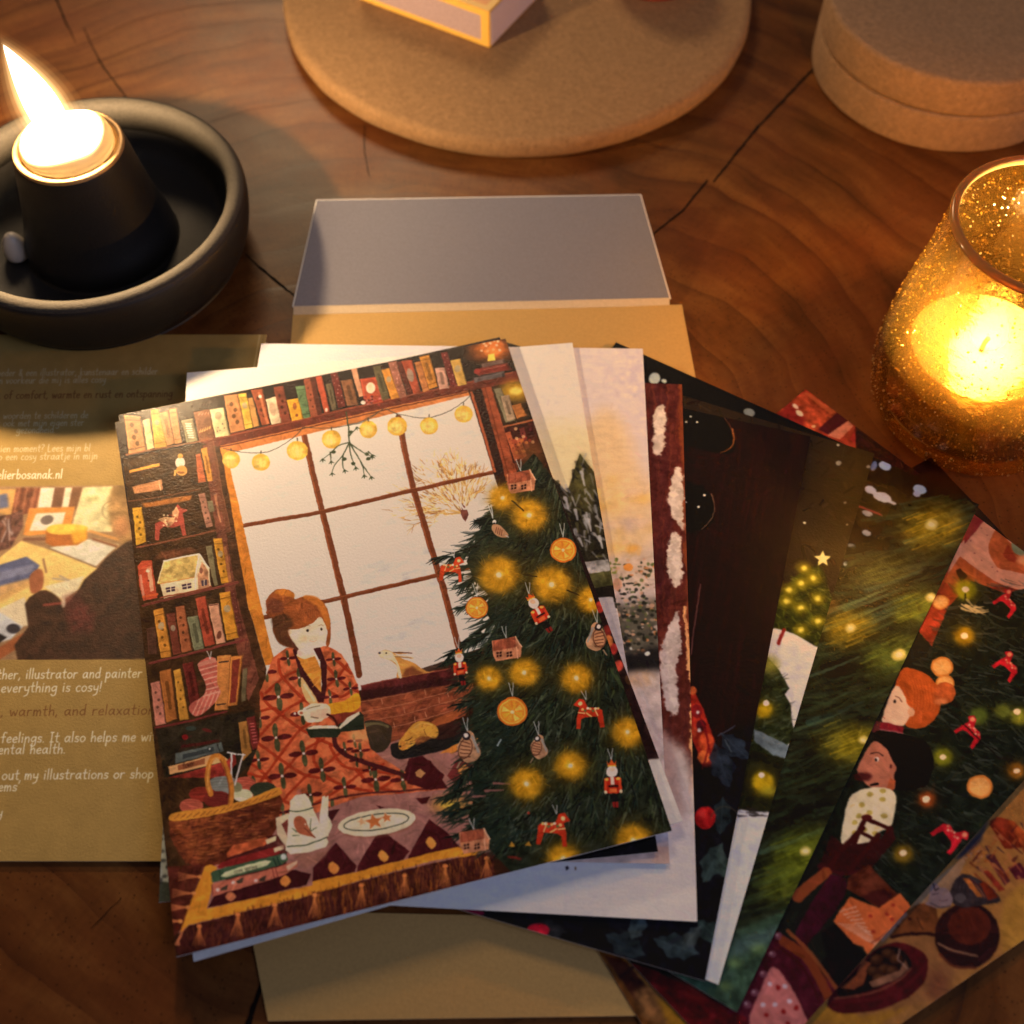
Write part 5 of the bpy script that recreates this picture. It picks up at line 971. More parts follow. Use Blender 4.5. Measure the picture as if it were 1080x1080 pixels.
# ---------------------------------------------------------------- the other prints of the fan
def art_e():
    p = Paint(POSE['E'], 5.5, base=(38, 26, 26))
    p.poly([(640, 640), (700, 640), (699, 800), (640, 800)], (40, 26, 26), tex=.3); p.line([(668, 690), (698, 790)], 3, (70, 40, 44), .6)
    for x, y, c in ((632, 640, (196, 60, 50)), (640, 665, (120, 40, 36)), (646, 684, (170, 50, 46)), (652, 702, (186, 70, 56)), (641, 676, (190, 110, 60)), (664, 716, (90, 60, 40))): p.ell(x, y, 5, 6, c, .9, tex=.3)
    p.poly([(640, 806), (694, 800), (705, 790), (740, 860), (730, 900), (180, 1040), (180, 990), (640, 880)], (196, 184, 182), tex=.03)
    p.line([(690, 798), (700, 796)], 3, (50, 34, 34)); p.warp(.16, .6, 3); p.dabs(2600, 2.6, .6, .13); p.zoom().brush(.05, 3); return p
def art_b():
    p = Paint(POSE['B'], 6.5, base=(222, 204, 200)); R = p.rnd
    p.poly([(180, 380), (620, 345), (640, 470), (580, 470), (180, 520)], (224, 208, 206), tex=.03)
    p.poly([(560, 440), (660, 440), (660, 560), (560, 560)], (226, 206, 164), .9, soft=16, tex=.03)
    p.poly([(120, 500), (584, 505), (598, 519), (611, 478), (628, 500), (650, 560), (660, 640), (120, 700)], (40, 36, 28), tex=.3)
    p.poly([(612, 476), (620, 490), (628, 506), (622, 540), (606, 530), (600, 520)], (86, 80, 44), .85, soft=3, tex=.3)
    p.strokes([(584, 506), (598, 520), (612, 478), (640, 540), (645, 590), (610, 590)], 130, 1.2, .4, 11, 2.6, [(150, 150, 160), (30, 28, 26), (84, 80, 50), (180, 176, 184), (56, 54, 40), (24, 24, 26)], .8)
    for x, y, l in ((613, 498, 14), (606, 538, 10), (620, 548, 12), (596, 525, 12), (611, 568, 8), (590, 530, 10), (632, 566, 12)): p.line([(x, y), (x + 3, y + l)], 3.4, (186, 182, 190), .85, 1.5)
    p.poly([(612, 593), (641, 590), (643, 602), (618, 606)], (156, 150, 152), tex=.4); p.poly([(616, 606), (644, 602), (648, 626), (624, 632)], (74, 72, 44), tex=.4); p.poly([(620, 622), (650, 616), (656, 634), (626, 640)], (30, 26, 24))
    p.poly([(560, 636), (646, 629), (664, 706), (672, 760), (600, 760)], (178, 168, 178), tex=.06)
    for k in range(9): p.line([(628, 640 + 9 * k), (656, 634 + 9 * k)], 1.5, (160, 150, 164), .5)
    p.poly([(560, 760), (700, 740), (700, 900), (160, 960), (160, 850)], (26, 22, 26), tex=.3)
    p.poly([(150, 850), (200, 850), (200, 960), (150, 960)], (66, 66, 54)); p.poly([(165, 865), (190, 865), (190, 932), (165, 928)], (176, 170, 158)); 
    for _ in range(40): p.ell(R.uniform(164, 185), R.uniform(870, 934), 3, 2, [(90, 84, 80), (150, 144, 140), (60, 58, 56)][R.randrange(3)], .8)
    p.warp(.16, .6, 4); p.dabs(2600, 2.6, .6, .13); p.zoom().brush(.03, 4); return p
def art_d():
    p = Paint(POSE['D'], 6.5, base=(206, 188, 196)); R = p.rnd
    p.poly([(600, 355), (690, 360), (690, 420), (600, 420)], (210, 190, 196), tex=.03); p.poly([(640, 380), (690, 372), (690, 470), (672, 450), (655, 420)], (196, 178, 204), .7, soft=12)
    p.poly([(608, 455), (640, 425), (660, 450), (672, 490), (690, 520), (692, 620), (640, 620), (610, 540)], (216, 180, 140), .85, soft=8, tex=.05)
    for _ in range(26): p.ell(R.uniform(620, 690), R.uniform(500, 590), R.uniform(4, 12), R.uniform(3, 9), [(226, 186, 110), (214, 172, 140), (200, 172, 176), (222, 170, 80)][R.randrange(4)], .5, soft=4)
    p.ell(668, 580, 8, 5, (232, 158, 50), .9, soft=2); p.poly([(630, 590), (700, 570), (700, 640), (640, 660)], (186, 166, 172), .6, soft=6)
    p.poly([(636, 640), (700, 630), (700, 720), (655, 722)], (52, 50, 40), .8, soft=5, tex=.3)
    for _ in range(420):
        x, y = R.uniform(632, 700), R.uniform(588, 705); u = (y - 588) / 110
        c = [(60, 66, 46), (40, 40, 34), (150, 130, 118), (180, 160, 160), (186, 120, 80), (90, 100, 60), (46, 44, 48), (196, 150, 130)][R.randrange(8)]
        if R.random() < u * .5: c = (34, 34, 32)
        if x < 650 and y < 630: c = [(120, 130, 60), (170, 150, 80), (90, 100, 50)][R.randrange(3)]
        p.ell(x, y, R.uniform(1, 3), R.uniform(.8, 2.2), c, .85, tex=0)
    p.ell(662, 598, 5, 4, (220, 140, 70)); p.ell(651, 616, 5, 6, (190, 140, 120), .9)
    p.poly([(655, 690), (705, 680), (705, 722), (668, 730)], (32, 30, 32), soft=3); p.ell(682, 689, 3, 2.6, (196, 196, 206)); p.ell(665, 684, 1.5, 1.5, (180, 186, 190)); 
    p.poly([(560, 716), (720, 706), (720, 925), (560, 925)], (188, 168, 172), .95, soft=4, tex=.12); p.ell(676, 716, 14, 8, (206, 164, 130), .7, soft=4)
    p.strokes([(660, 715), (705, 715), (710, 880), (690, 880)], 60, .9, .4, 22, 4, [(204, 190, 194), (170, 150, 160), (190, 172, 176)], .5); p.line([(670, 748), (676, 745)], 1, (120, 100, 100), .6)
    p.poly([(150, 860), (705, 893), (712, 925), (150, 925)], (196, 160, 150), tex=.1); p.warp(.16, .6, 5); p.dabs(2600, 2.6, .6, .13); p.zoom().brush(.04, 5); return p
def art_f():
    p = Paint(POSE['F'], 6.5, base=(78, 34, 32)); R = p.rnd
    p.poly([(670, 395), (725, 395), (740, 900), (690, 900)], (80, 36, 32), tex=.25)
    p.poly([(684, 400), (706, 400), (712, 640), (692, 640)], (58, 28, 32), .7, soft=5, tex=.3); p.line([(718, 400), (723, 560), (730, 760), (734, 900)], 5, (120, 60, 36), .75, sm=3)
    p.line([(721.5, 640), (727, 700), (731, 800), (733, 880)], 3.6, (222, 160, 110), .95, sm=3)
    p.strokes([(684, 402), (720, 402), (732, 880), (700, 880)], 200, 1.55, .06, 50, 1.6, [(110, 52, 38), (52, 24, 26), (96, 44, 38), (70, 36, 40)], .5)
    def snow(q, c=(190, 172, 168)):
        for k in range(2): p.poly([(x + R.uniform(-1, 1), y) for x, y in q], c, .9, sm=4, soft=.6, tex=.18)
        P_ = np.array(q, float)
        p.strokes([(float(a), float(b)) for a, b in P_], 46, 1.4, 1.0, 3.4, 2.2, [(206, 190, 186), (170, 150, 150), (214, 196, 188)], .6)
    snow([(692, 432), (700, 429), (702, 445), (700, 470), (696, 479), (690, 476), (691, 455), (689, 446)])
    snow([(714, 492), (718, 500), (719, 530), (721, 558), (714, 552), (708, 540), (705, 525), (708, 505)])
    snow([(707, 562), (716, 568), (719, 588), (716, 612), (710, 616), (704, 606), (705, 585)])
    snow([(710, 650), (716, 644), (718, 668), (717, 690), (712, 715), (713, 748), (703, 750), (698, 720), (697, 690), (702, 668)], (176, 158, 158))
    p.poly([(690, 770), (722, 790), (736, 840), (745, 1000), (180, 1000), (180, 880), (680, 880)], (204, 190, 188), .97, soft=5, tex=.03)
    p.poly([(688, 760), (712, 780), (726, 860), (715, 868), (690, 800)], (130, 92, 90), .6, soft=6); p.poly([(740, 905), (740, 985), (420, 985), (560, 930), (660, 918)], (206, 190, 182), .8, soft=9, tex=.02); p.poly([(430, 955), (560, 915), (600, 925), (500, 965)], (194, 186, 192), .5, soft=8, tex=.02)
    for x, y, c in ((598, 913, (40, 34, 40)), (607, 914, (120, 84, 56))): p.ell(x, y, 2.2, 2.2, c)
    p.warp(.62, .5, 6); p.dabs(2600, 2.6, .6, .13); p.zoom().brush(.04, 6); return p
def art_g():
    p = Paint(POSE['G'], 6.0, base=(30, 16, 18)); R = p.rnd
    p.strokes([(700, 430), (870, 460), (780, 800), (700, 800)], 400, 1.75, .06, 60, 2, [(42, 22, 24), (28, 15, 18), (46, 26, 28), (34, 17, 22)], .5)
    p.poly([(690, 380), (870, 440), (860, 462), (760, 438), (700, 424)], (24, 18, 20), tex=.2)
    p.poly([(690, 400), (758, 434), (772, 455), (776, 470), (770, 478), (755, 477), (726, 470), (715, 470)], (14, 11, 12), sm=3); p.line([(772, 452), (774, 462), (771, 472), (760, 477)], 1.6, (150, 90, 52), .9, .6, sm=3); p.line([(759, 434), (768, 446), (773, 456)], 1, (90, 60, 50), .8)
    p.poly([(700, 505), (742, 515), (754, 535), (750, 552), (735, 560), (700, 556)], (12, 10, 12), sm=3); p.line([(750, 520), (754, 535), (750, 548), (740, 558)], .8, (140, 110, 90), .8, sm=3)
    for x, y, r, c in ((727, 415, 3.5, (150, 150, 156)), (790, 432, 6, (150, 146, 142)), (766, 426, 4, (50, 50, 56)), (729, 439, 1, (220, 230, 236)), (724, 445, 1.1, (220, 225, 230)), (735, 445, 1.1, (220, 225, 230)), (743, 522, 1.4, (230, 230, 230)), (737, 534, 1.3, (230, 230, 230)), (724, 529, 1, (210, 210, 215)), (847, 423, 3, (120, 120, 120))): p.ell(x, y, r, r * .8, c)
    p.line([(739, 616), (736, 640), (731, 672), (729, 690)], 1, (140, 96, 90), .7); p.line([(846, 515), (856, 470)], .6, (70, 60, 56), .5)
    # bow, berries, leaves
    p.poly([(728, 724), (738, 740), (748, 765), (756, 790), (752, 808), (740, 806), (735, 790), (728, 770)], (150, 40, 30), sm=3, tex=.3)
    for x, y, r, c in ((735, 750, 6, (110, 26, 28)), (740, 765, 5, (60, 20, 26)), (745, 782, 8, (186, 70, 40)), (742, 798, 6, (206, 96, 50)), (752, 790, 6, (150, 50, 34)), (731, 772, 5, (170, 60, 40)), (731, 728, 4, (190, 90, 50))): p.ell(x, y, r, r * 1.2, c, tex=.3)
    for q in ([(741, 810), (748, 785), (744, 765)], [(752, 805), (745, 775), (735, 745)]): p.line(q, 2, (110, 22, 26), .9, 1)
    p.ell(738, 770, 2, 2, (210, 190, 190)); p.ell(736, 751, 1.8, 1.8, (210, 190, 190))
    p.poly([(725, 815), (757, 800), (770, 770), (800, 760), (795, 870), (742, 1040), (400, 960), (425, 950), (735, 960)], (20, 20, 24), .95, soft=5, tex=.3)
    def leaf(x, y, l, t, c):
        u = np.linspace(0, 1, 9); wv = l * .26 * np.sin(np.pi * u) * (1 + .25 * np.sin(u * 19)); c_, s_ = math.cos(t), math.sin(t)
        a = [(x + l * k * c_ - w_ * s_, y + l * k * s_ + w_ * c_) for k, w_ in zip(u, wv)]; b = [(x + l * k * c_ + w_ * s_, y + l * k * s_ - w_ * c_) for k, w_ in zip(u, wv)]
        p.poly(a + b[::-1], c, .9, tex=.35); p.line([(x, y), (x + l * c_, y + l * s_)], 1, np.array(c) * 1.5, .5)
    for q in ((742, 930, 46, -1.1, (48, 60, 58)), (735, 970, 40, .7, (44, 56, 54)), (690, 990, 50, .3, (46, 56, 60)), (760, 880, 40, -1.5, (34, 42, 46)), (640, 985, 46, .5, (34, 40, 44)), (680, 960, 34, 2.0, (52, 60, 62)), (770, 830, 50, -1.9, (34, 40, 50)), (560, 975, 40, .2, (36, 36, 38)), (720, 1000, 30, -.9, (56, 62, 62)), (790, 800, 40, -2.4, (38, 46, 58)), (755, 900, 40, .9, (52, 64, 60))): leaf(*q)
    p.line([(757, 776), (775, 765)], 1, (70, 80, 96)); p.line([(765, 780), (772, 792)], 1, (80, 90, 100)); p.ell(744, 862, 11, 12, (156, 28, 30), tex=.3); p.ell(741, 858, 4, 4, (196, 60, 54), .7, soft=2); t = np.linspace(3.4, 7, 12); p.line([(765 + 16 * math.cos(a), 868 + 18 * math.sin(a)) for a in t], 1, (70, 60, 46), .7)
    p.ell(568, 981, 12, 8, (170, 28, 46), tex=.3); p.ell(497, 962, 14, 4, (110, 24, 46)); p.warp(.16, .6, 7); p.dabs(2600, 2.6, .6, .13); p.zoom().brush(.06, 7); return p
def fir(p, poly, R, cols, n=200, ang=-.35):
    p.strokes(poly, n, ang, .35, 11, 2.2, cols, .7)
def art_h():
    p = Paint(POSE['H'], 6.0, base=(38, 30, 25)); R = p.rnd
    for x, y, r in ((884, 488, 3), (916, 492, 2), (891, 530, 1.6), (848, 551, 1.5), (884, 469, 1.6), (893, 553, 1.2), (905, 640, 1.2)): p.ell(x, y, r, r * .8, (222, 212, 186))
    p.ell(900, 520, 34, 60, (60, 46, 24), .7, soft=18)
    q = [(867, 598), (875, 625), (890, 660), (868, 690), (820, 672), (815, 640), (835, 612), (850, 600)]
    p.poly(q, (40, 44, 20), sm=3, tex=.3); p.strokes(q, 200, .6, .6, 8, 1.6, [(76, 84, 30), (36, 40, 20), (96, 96, 40), (24, 26, 16)], .8)
    for x, y in ((848, 599), (845, 615), (832, 622), (862, 631), (845, 641), (830, 634), (863, 655), (845, 664), (858, 610)): p.ell(x, y, 8, 6, (150, 130, 30), .75, soft=3); p.ell(x, y, 3, 2.6, (222, 200, 80), .9, soft=1)
    s = [(868 + (9 if k % 2 == 0 else 4) * math.sin(k * math.pi / 5), 589 - (9 if k % 2 == 0 else 4) * math.cos(k * math.pi / 5)) for k in range(10)]; p.poly(s, (236, 220, 130), tex=.05)
    p.poly([(800, 668), (817, 662), (838, 668), (864, 683), (890, 700), (820, 860), (780, 900), (795, 740)], (188, 176, 178), tex=.06); p.poly([(816, 663), (866, 684), (862, 692), (826, 680)], (206, 192, 186), .8, soft=2); p.line([(827, 664), (821, 678)], 3.4, (120, 32, 30))
    q2 = [(808, 690), (822, 706), (833, 725), (828, 732), (834, 742), (836, 762), (838, 775), (828, 790), (820, 830), (800, 850), (780, 850), (780, 700)]
    p.poly(q2, (34, 38, 24), tex=.3); fir(p, q2, R, [(60, 66, 34), (24, 28, 22), (70, 80, 60), (40, 46, 28)], 260)
    p.ell(812, 700, 11, 10, (140, 130, 50), .8, soft=4); 
    p.poly([(795, 768), (812, 776), (832, 786), (830, 800), (816, 796), (795, 780)], (96, 104, 108), tex=.2)
    p.poly([(792, 790), (830, 800), (815, 858), (775, 860)], (30, 30, 20), tex=.3)
    for x, y, r in ((806, 748, 13), (805, 824, 17)): p.glow(x, y, r, (176, 138, 26), 1, 30, False)
    p.ell(808, 741, 3, 3, (236, 220, 180)); p.ell(804, 817, 3, 3, (240, 224, 190)); p.ell(812, 834, 9, 5, (170, 150, 40), .7, soft=3)
    p.poly([(770, 853), (812, 856), (806, 880), (760, 1050), (720, 1045), (760, 920)], (196, 184, 188), tex=.05); p.poly([(770, 890), (806, 884), (798, 915), (768, 900)], (178, 170, 180), .6, soft=4); p.strokes([(775, 850), (812, 852), (812, 860), (775, 860)], 20, 0, .2, 8, 2, [(40, 34, 30)], .9)
    p.ell(744, 1022, 1.2, 1.2, (60, 50, 50)); p.warp(.16, .6, 9); p.dabs(2600, 2.6, .6, .13); p.zoom().brush(.05, 9); return p
def art_i():
    p = Paint(POSE['I'], 6.0, base=(20, 16, 15)); R = p.rnd
    p.poly([(880, 440), (1010, 500), (1030, 560), (870, 600)], (30, 22, 18)); p.poly([(905, 500), (980, 530), (970, 545), (900, 560)], (70, 50, 26), .7, soft=8)
    for x, y, rx, ry, c in ((927, 478, 5, 5, (170, 156, 96)), (933, 491, 7, 4.5, (176, 172, 190)), (962, 496, 7, 3.5, (206, 160, 96)), (970, 516, 7, 5, (186, 186, 200)), (921, 491, 3, 5, (120, 124, 150)), (918, 516, 6, 4, (214, 190, 180)), (931, 524, 10, 5, (214, 186, 170)), (915, 541, 6, 2.6, (186, 160, 140)), (914, 562, 5, 3, (186, 166, 150)), (892, 594, 2, 3, (190, 180, 170)), (967, 521, 4, 3, (170, 160, 170)), (728, 390, 5, 4, (180, 176, 170)), (690, 399, 6, 6, (200, 196, 190)), (700, 402, 3, 2, (210, 200, 190)), (850, 430, 4, 3, (120, 120, 120)), (790, 435, 6, 4, (130, 126, 120)), (898, 575, 4, 2, (150, 140, 130))): p.ell(x, y, rx, ry, c, .95, rot=.3)
    p.line([(918, 516), (926, 522), (944, 531)], 6, (214, 188, 172), .95, 3); p.line([(905, 533), (930, 543)], 2.4, (150, 60, 44), .9)
    body = [(940, 533), (975, 525), (1015, 520), (1040, 545), (1000, 640), (900, 830), (780, 1075), (700, 1040), (760, 900), (840, 700), (890, 600), (930, 560)]
    p.poly(body, (40, 38, 24), sm=0, tex=.3)
    aa = lambda x, y: -.28 + .1 * math.sin(x * .05 + y * .03)
    p.strokes(body, 900, aa, .16, 46, 3.4, [(58, 68, 38), (34, 36, 22), (72, 82, 48), (40, 40, 26), (60, 74, 52), (22, 22, 18)], .5)
    for q in ([(900, 640), (1000, 590), (990, 620), (890, 660)], [(880, 690), (975, 655), (950, 690), (860, 730)], [(850, 770), (930, 740), (900, 790), (840, 820)], [(820, 850), (900, 820), (870, 860), (800, 890)], [(900, 575), (990, 560), (985, 575), (905, 590)]): p.poly(q, (22, 19, 17), .85, soft=6); p.strokes(q, 40, -.3, .15, 40, 4, [(24, 22, 18), (36, 34, 24), (50, 58, 36)], .6)
    for _ in range(90):
        x, y = R.uniform(800, 1010), R.uniform(540, 1000)
        if x > 1020 - (y - 540) * .5 or x < 930 - (y - 540) * .42: continue
        p.line([(x - 30, y + 10), (x, y), (x + 30, y - 13)], R.uniform(3, 7), [(86, 104, 74), (22, 24, 20), (60, 84, 66), (104, 116, 70), (26, 30, 26)][R.randrange(5)], .5, 1.5)
    for x, y, rx, c, a in ((985, 556, 36, (214, 158, 34), .95), (895, 662, 30, (206, 150, 34), .9), (968, 640, 30, (150, 140, 40), .8), (942, 690, 34, (130, 128, 40), .8), (885, 780, 30, (150, 130, 40), .6), (905, 785, 30, (176, 140, 30), .85), (850, 900, 40, (140, 134, 30), .9), (935, 600, 30, (96, 92, 40), .6), (830, 930, 34, (120, 116, 30), .7), (870, 640, 20, (150, 96, 40), .6)):
        p.ell(x, y, rx * .9, rx * .55, np.array(c) * .9, a * .7, rot=-.35, soft=rx * .25, tex=.3)
        for _ in range(34):
            t = R.uniform(0, 6.28); r0 = rx * R.uniform(.2, .9); xx, yy = x + r0 * math.cos(t), y + r0 * .7 * math.sin(t); p.line([(xx - 9, yy + 3), (xx + 9, yy - 4)], 1.3, np.array(c) * R.uniform(.7, 1.2), .45, .5)
    for x, y, r in ((982, 553, 7), (897, 662, 6), (982, 630, 6), (948, 690, 8), (911, 780, 5), (850, 897, 6)): p.ell(x, y, r, r * .8, (238, 190, 90), .95, rot=-.3, soft=1.2); p.ell(x, y, r * .5, r * .4, (244, 212, 150), .8, soft=.6)
    p.poly([(735, 1010), (770, 985), (850, 950), (830, 1020), (790, 1075), (690, 1030), (680, 1000)], (62, 78, 56), .85, soft=4, tex=.3); p.poly([(775, 990), (840, 970), (835, 985), (770, 1010)], (96, 108, 96), .6, soft=3)
    for x, y in ((775, 1015), (765, 1040), (800, 1000)): p.ell(x, y, 8, 5, (150, 160, 80), .5, soft=3)
    p.poly([(845, 935), (870, 900), (850, 1000), (820, 1050)], (40, 40, 28), .5, soft=6)
    p.warp(.16, .6, 10); p.dabs(2600, 2.6, .6, .13); p.zoom().brush(.08, 10); return p
def minihorse(p, x, y, s, t=0.3, f=1, c=(176, 30, 40)):
    c_, n = math.cos(t), math.sin(t); P = lambda L: [(x + (f * a * c_ - b * n) * s, y + (f * a * n + b * c_) * s) for a, b in L]
    p.poly(P([(-15, -8), (-11, -14), (-6, -13), (-2, -5), (8, -6), (13, -2), (15, 13), (11, 13), (8, 3), (-4, 4), (-8, 6), (-10, 15), (-14, 14), (-12, 1), (-10, -6)]), c, tex=.2)
    for k in range(6): p.ell(*P([(-7 + 3 * k, -3 + 1.5 * math.sin(k * 2))])[0], 1.4 * s, 1.3 * s, [(220, 160, 130), (190, 120, 90)][k % 2], .9)
    p.ell(*P([(-9, -10)])[0], 2.6 * s, 2.6 * s, (214, 130, 96))
def art_k():
    p = Paint(POSE['K'], 6.2, base=(30, 30, 26)); R = p.rnd
    Z = p.zoom; Z()
    p.poly([(840, 400), (1240, 700), (1200, 800), (1000, 700), (820, 500)], (150, 50, 34), tex=.3)
    # present wrapped in red at the corner
    Z(780, 400, 4.909)
    p.poly([(180, 180), (345, 60), (500, 170), (400, 260), (330, 280)], (176, 70, 40), tex=.35); p.poly([(180, 190), (260, 120), (340, 200), (330, 270), (240, 240)], (110, 26, 26), .8, soft=8); p.poly([(330, 70), (360, 70), (500, 170), (470, 180)], (196, 92, 50), .8)
    p.ell(290, 140, 18, 10, (236, 190, 150), rot=.6); p.ell(310, 174, 22, 12, (240, 196, 150), rot=.6); p.ell(216, 213, 26, 9, (236, 190, 150), rot=.2); p.ell(385, 242, 12, 8, (220, 170, 110))
    p.poly([(410, 260), (500, 170), (560, 210), (470, 290)], (70, 22, 28)); p.poly([(455, 290), (560, 212), (590, 240), (520, 310)], (206, 116, 84), tex=.15); p.poly([(570, 310), (600, 260), (640, 270), (730, 350), (690, 360), (600, 335)], (160, 40, 40)); p.line([(600, 262), (720, 352)], 14, (120, 28, 30))
    p.poly([(600, 240), (800, 370), (1060, 560), (900, 700), (600, 500)], (36, 22, 22), .9)
    Z(880, 520, 5.4)
    p.poly([(640, 480), (700, 300), (860, 150), (935, 200), (1080, 310), (1200, 420), (1200, 600), (900, 500), (740, 380)], (214, 146, 112), tex=.08)
    p.poly([(740, 220), (800, 120), (860, 150), (740, 290)], (130, 40, 44)); p.poly([(620, 500), (720, 360), (800, 420), (900, 490), (960, 520), (700, 560)], (176, 80, 42), tex=.2); p.poly([(690, 440), (720, 425), (760, 470), (720, 500)], (60, 30, 22))
    p.poly([(880, 330), (890, 260), (935, 200), (990, 270), (1090, 340), (1200, 400), (1200, 480), (1000, 440), (930, 420)], (176, 84, 44), sm=3, tex=.2); p.poly([(960, 350), (990, 290), (1040, 370), (1030, 400), (990, 380)], (150, 54, 34)); p.poly([(1010, 280), (1080, 300), (1100, 360), (1030, 340)], (120, 130, 96), sm=3); p.ell(1090, 380, 50, 30, (236, 150, 96), .9, soft=8)
    for x, y in ((775, 270), (840, 200), (870, 240), (900, 420), (800, 340), (840, 380), (930, 445)): p.ell(x, y, 5, 4, (150, 80, 70))
    # fir
    Z()
    tree = [(1000, 640), (1025, 612), (1060, 625), (1085, 620), (1250, 760), (1180, 900), (1080, 1000), (930, 1040), (860, 900), (900, 800), (960, 740)]
    p.poly(tree, (26, 30, 24), tex=.3)
    p.strokes([(985, 660), (1010, 612), (1085, 612), (1200, 720), (1080, 830), (950, 960), (900, 900), (960, 740)], 1100, .35, .3, 18, 1.7, [(20, 24, 20), (50, 56, 40), (36, 46, 40), (70, 74, 62), (26, 34, 30), (90, 94, 86)], .55)
    for x, y, r, c in ((1018, 621, 17, (150, 140, 24)), (1017, 670, 16, (160, 120, 24)), (1075, 755, 14, (130, 130, 40)), (995, 798, 15, (120, 120, 30)), (1072, 812, 14, (140, 90, 30)), (978, 843, 13, (150, 70, 30)), (953, 900, 15, (130, 100, 30)), (1033, 755, 14, (84, 100, 40)), (1058, 750, 12, (96, 104, 40))):
        p.glow(x, y, r, c, .9, 36, False)
    for x, y, r in ((1018, 621, 4), (1017, 670, 4), (1073, 750, 4), (995, 798, 3.6), (1072, 812, 3.6), (977, 843, 4), (953, 899, 4)): p.ell(x, y, r, r * .85, (240, 206, 160))
    p.line([(1018, 626), (1018, 645)], 1.6, (40, 40, 20)); p.poly([(1010, 638), (1018, 644), (1012, 640)], (220, 200, 150)); p.strokes([(1018, 636), (1038, 638), (1036, 646), (1020, 644)], 14, .2, .3, 12, 2.4, [(206, 176, 120)], .9)
    for x, y, r in ((992, 635, 9), (994, 703, 12), (1034, 829, 14), (997, 720, 10)):
        p.ell(x, y, r, r * .88, (200, 120, 54)); p.ell(x, y, r * .82, r * .7, (224, 156, 84)); [p.line([(x, y), (x + r * .75 * math.cos(k * .9), y + r * .62 * math.sin(k * .9))], .8, (240, 190, 120), .6) for k in range(7)]
    minihorse(p, 1063, 635, .85, .83); minihorse(p, 1064, 702, .9, .8); minihorse(p, 1025, 771, .95, .83); minihorse(p, 1003, 880, 1.1, .8, -1)
    p.line([(1000, 747), (1015, 762), (1055, 800)], 1.2, (24, 22, 18))
    # girl with red hair
    Z(900, 700, 5.4)
    p.poly([(280, 30), (340, 25), (420, 60), (470, 110), (495, 170), (495, 260), (450, 330), (380, 366), (300, 350), (290, 260), (240, 130)], (176, 78, 34), sm=4, tex=.15); p.ell(522, 165, 62, 64, (170, 80, 40), tex=.2); p.ell(500, 215, 40, 20, (214, 130, 80), .7, soft=6)
    for k in range(16): p.line([(300 + k * 11, 50 + k * 5), (340 + k * 9, 150 + k * 8), (330 + k * 6, 340 - k * 6)], 4, [(196, 100, 46), (140, 58, 28)][k % 2], .5, sm=4)
    p.poly([(240, 125), (290, 170), (310, 230), (345, 255), (345, 290), (320, 300), (290, 350), (230, 345), (165, 330), (170, 290), (185, 240)], (228, 184, 150), sm=3, tex=.05); p.ell(330, 270, 18, 26, (222, 160, 120)); p.ell(236, 213, 8, 10, (40, 30, 30)); p.line([(240, 184), (262, 194), (276, 214)], 5, (90, 50, 40), sm=3); p.line([(170, 300), (180, 310)], 5, (170, 90, 70))
    p.poly([(150, 330), (200, 335), (290, 360), (280, 390), (150, 370)], (130, 30, 40)); p.line([(150, 372), (280, 392)], 6, (206, 120, 120), .8); p.poly([(100, 380), (120, 320), (160, 330), (140, 400)], (90, 40, 40))
    # boy with dark hair
    p.poly([(120, 400), (150, 380), (250, 390), (320, 410), (420, 450), (460, 560), (440, 640), (400, 700), (240, 720), (230, 620), (200, 520), (130, 470)], (22, 17, 17), sm=4, tex=.15)
    p.poly([(120, 440), (190, 480), (225, 550), (250, 590), (235, 640), (240, 690), (215, 720), (100, 700), (30, 620), (40, 560), (70, 500)], (184, 110, 84), sm=3, tex=.08); p.ell(226, 588, 20, 26, (176, 104, 80)); p.ell(218, 585, 8, 12, (90, 40, 36)); p.ell(133, 542, 15, 13, (224, 200, 184)); p.ell(128, 544, 8, 9, (36, 26, 26)); p.line([(100, 510), (140, 505), (170, 522)], 7, (60, 34, 30), sm=3); p.ell(60, 640, 50, 26, (70, 24, 26), .9, soft=5); p.line([(105, 688), (140, 682)], 14, (24, 18, 18)); p.poly([(215, 650), (245, 670), (225, 725), (190, 710)], (170, 84, 50))
    p.poly([(-20, 760), (40, 720), (140, 700), (220, 720), (245, 770), (235, 850), (215, 930), (150, 960), (110, 1080), (-60, 1040), (-50, 860)], (226, 206, 166), sm=3, tex=.06)
    for x, y in ((100, 742), (168, 770), (52, 802), (96, 844), (178, 862), (34, 862), (170, 722), (128, 964), (66, 940), (10, 900), (-10, 1000), (60, 1050), (10, 960)): p.ell(x, y, 18, 14, (170, 146, 60), .85, tex=.2)
    for x, y in ((6, 800), (80, 850), (150, 930)): p.line([(x, y), (x - 20, y + 8)], 10, (226, 190, 120), .8)
    CHR = (60, 22, 22)
    p.line([(75, 870), (30, 960), (-30, 1100)], 26, CHR); p.line([(75, 880), (220, 940)], 26, CHR); p.line([(40, 955), (150, 1010), (160, 1005)], 22, CHR); p.line([(215, 930), (160, 1040), (100, 1100)], 26, CHR); p.ell(80, 872, 32, 18, (84, 30, 30))
    Z(860, 860, 4.909)
    p.poly([(80, 100), (150, 150), (330, 130), (400, 60), (420, 120), (300, 260), (180, 300), (10, 290)], (50, 22, 22), tex=.2); p.line([(250, 60), (150, 160), (80, 260)], 26, CHR); p.line([(330, 100), (240, 200), (170, 290)], 26, CHR); p.line([(20, 260), (130, 300), (250, 290)], 20, (64, 24, 26)); p.line([(-90, 420), (0, 340), (60, 290)], 60, (150, 70, 38), .9, 50)
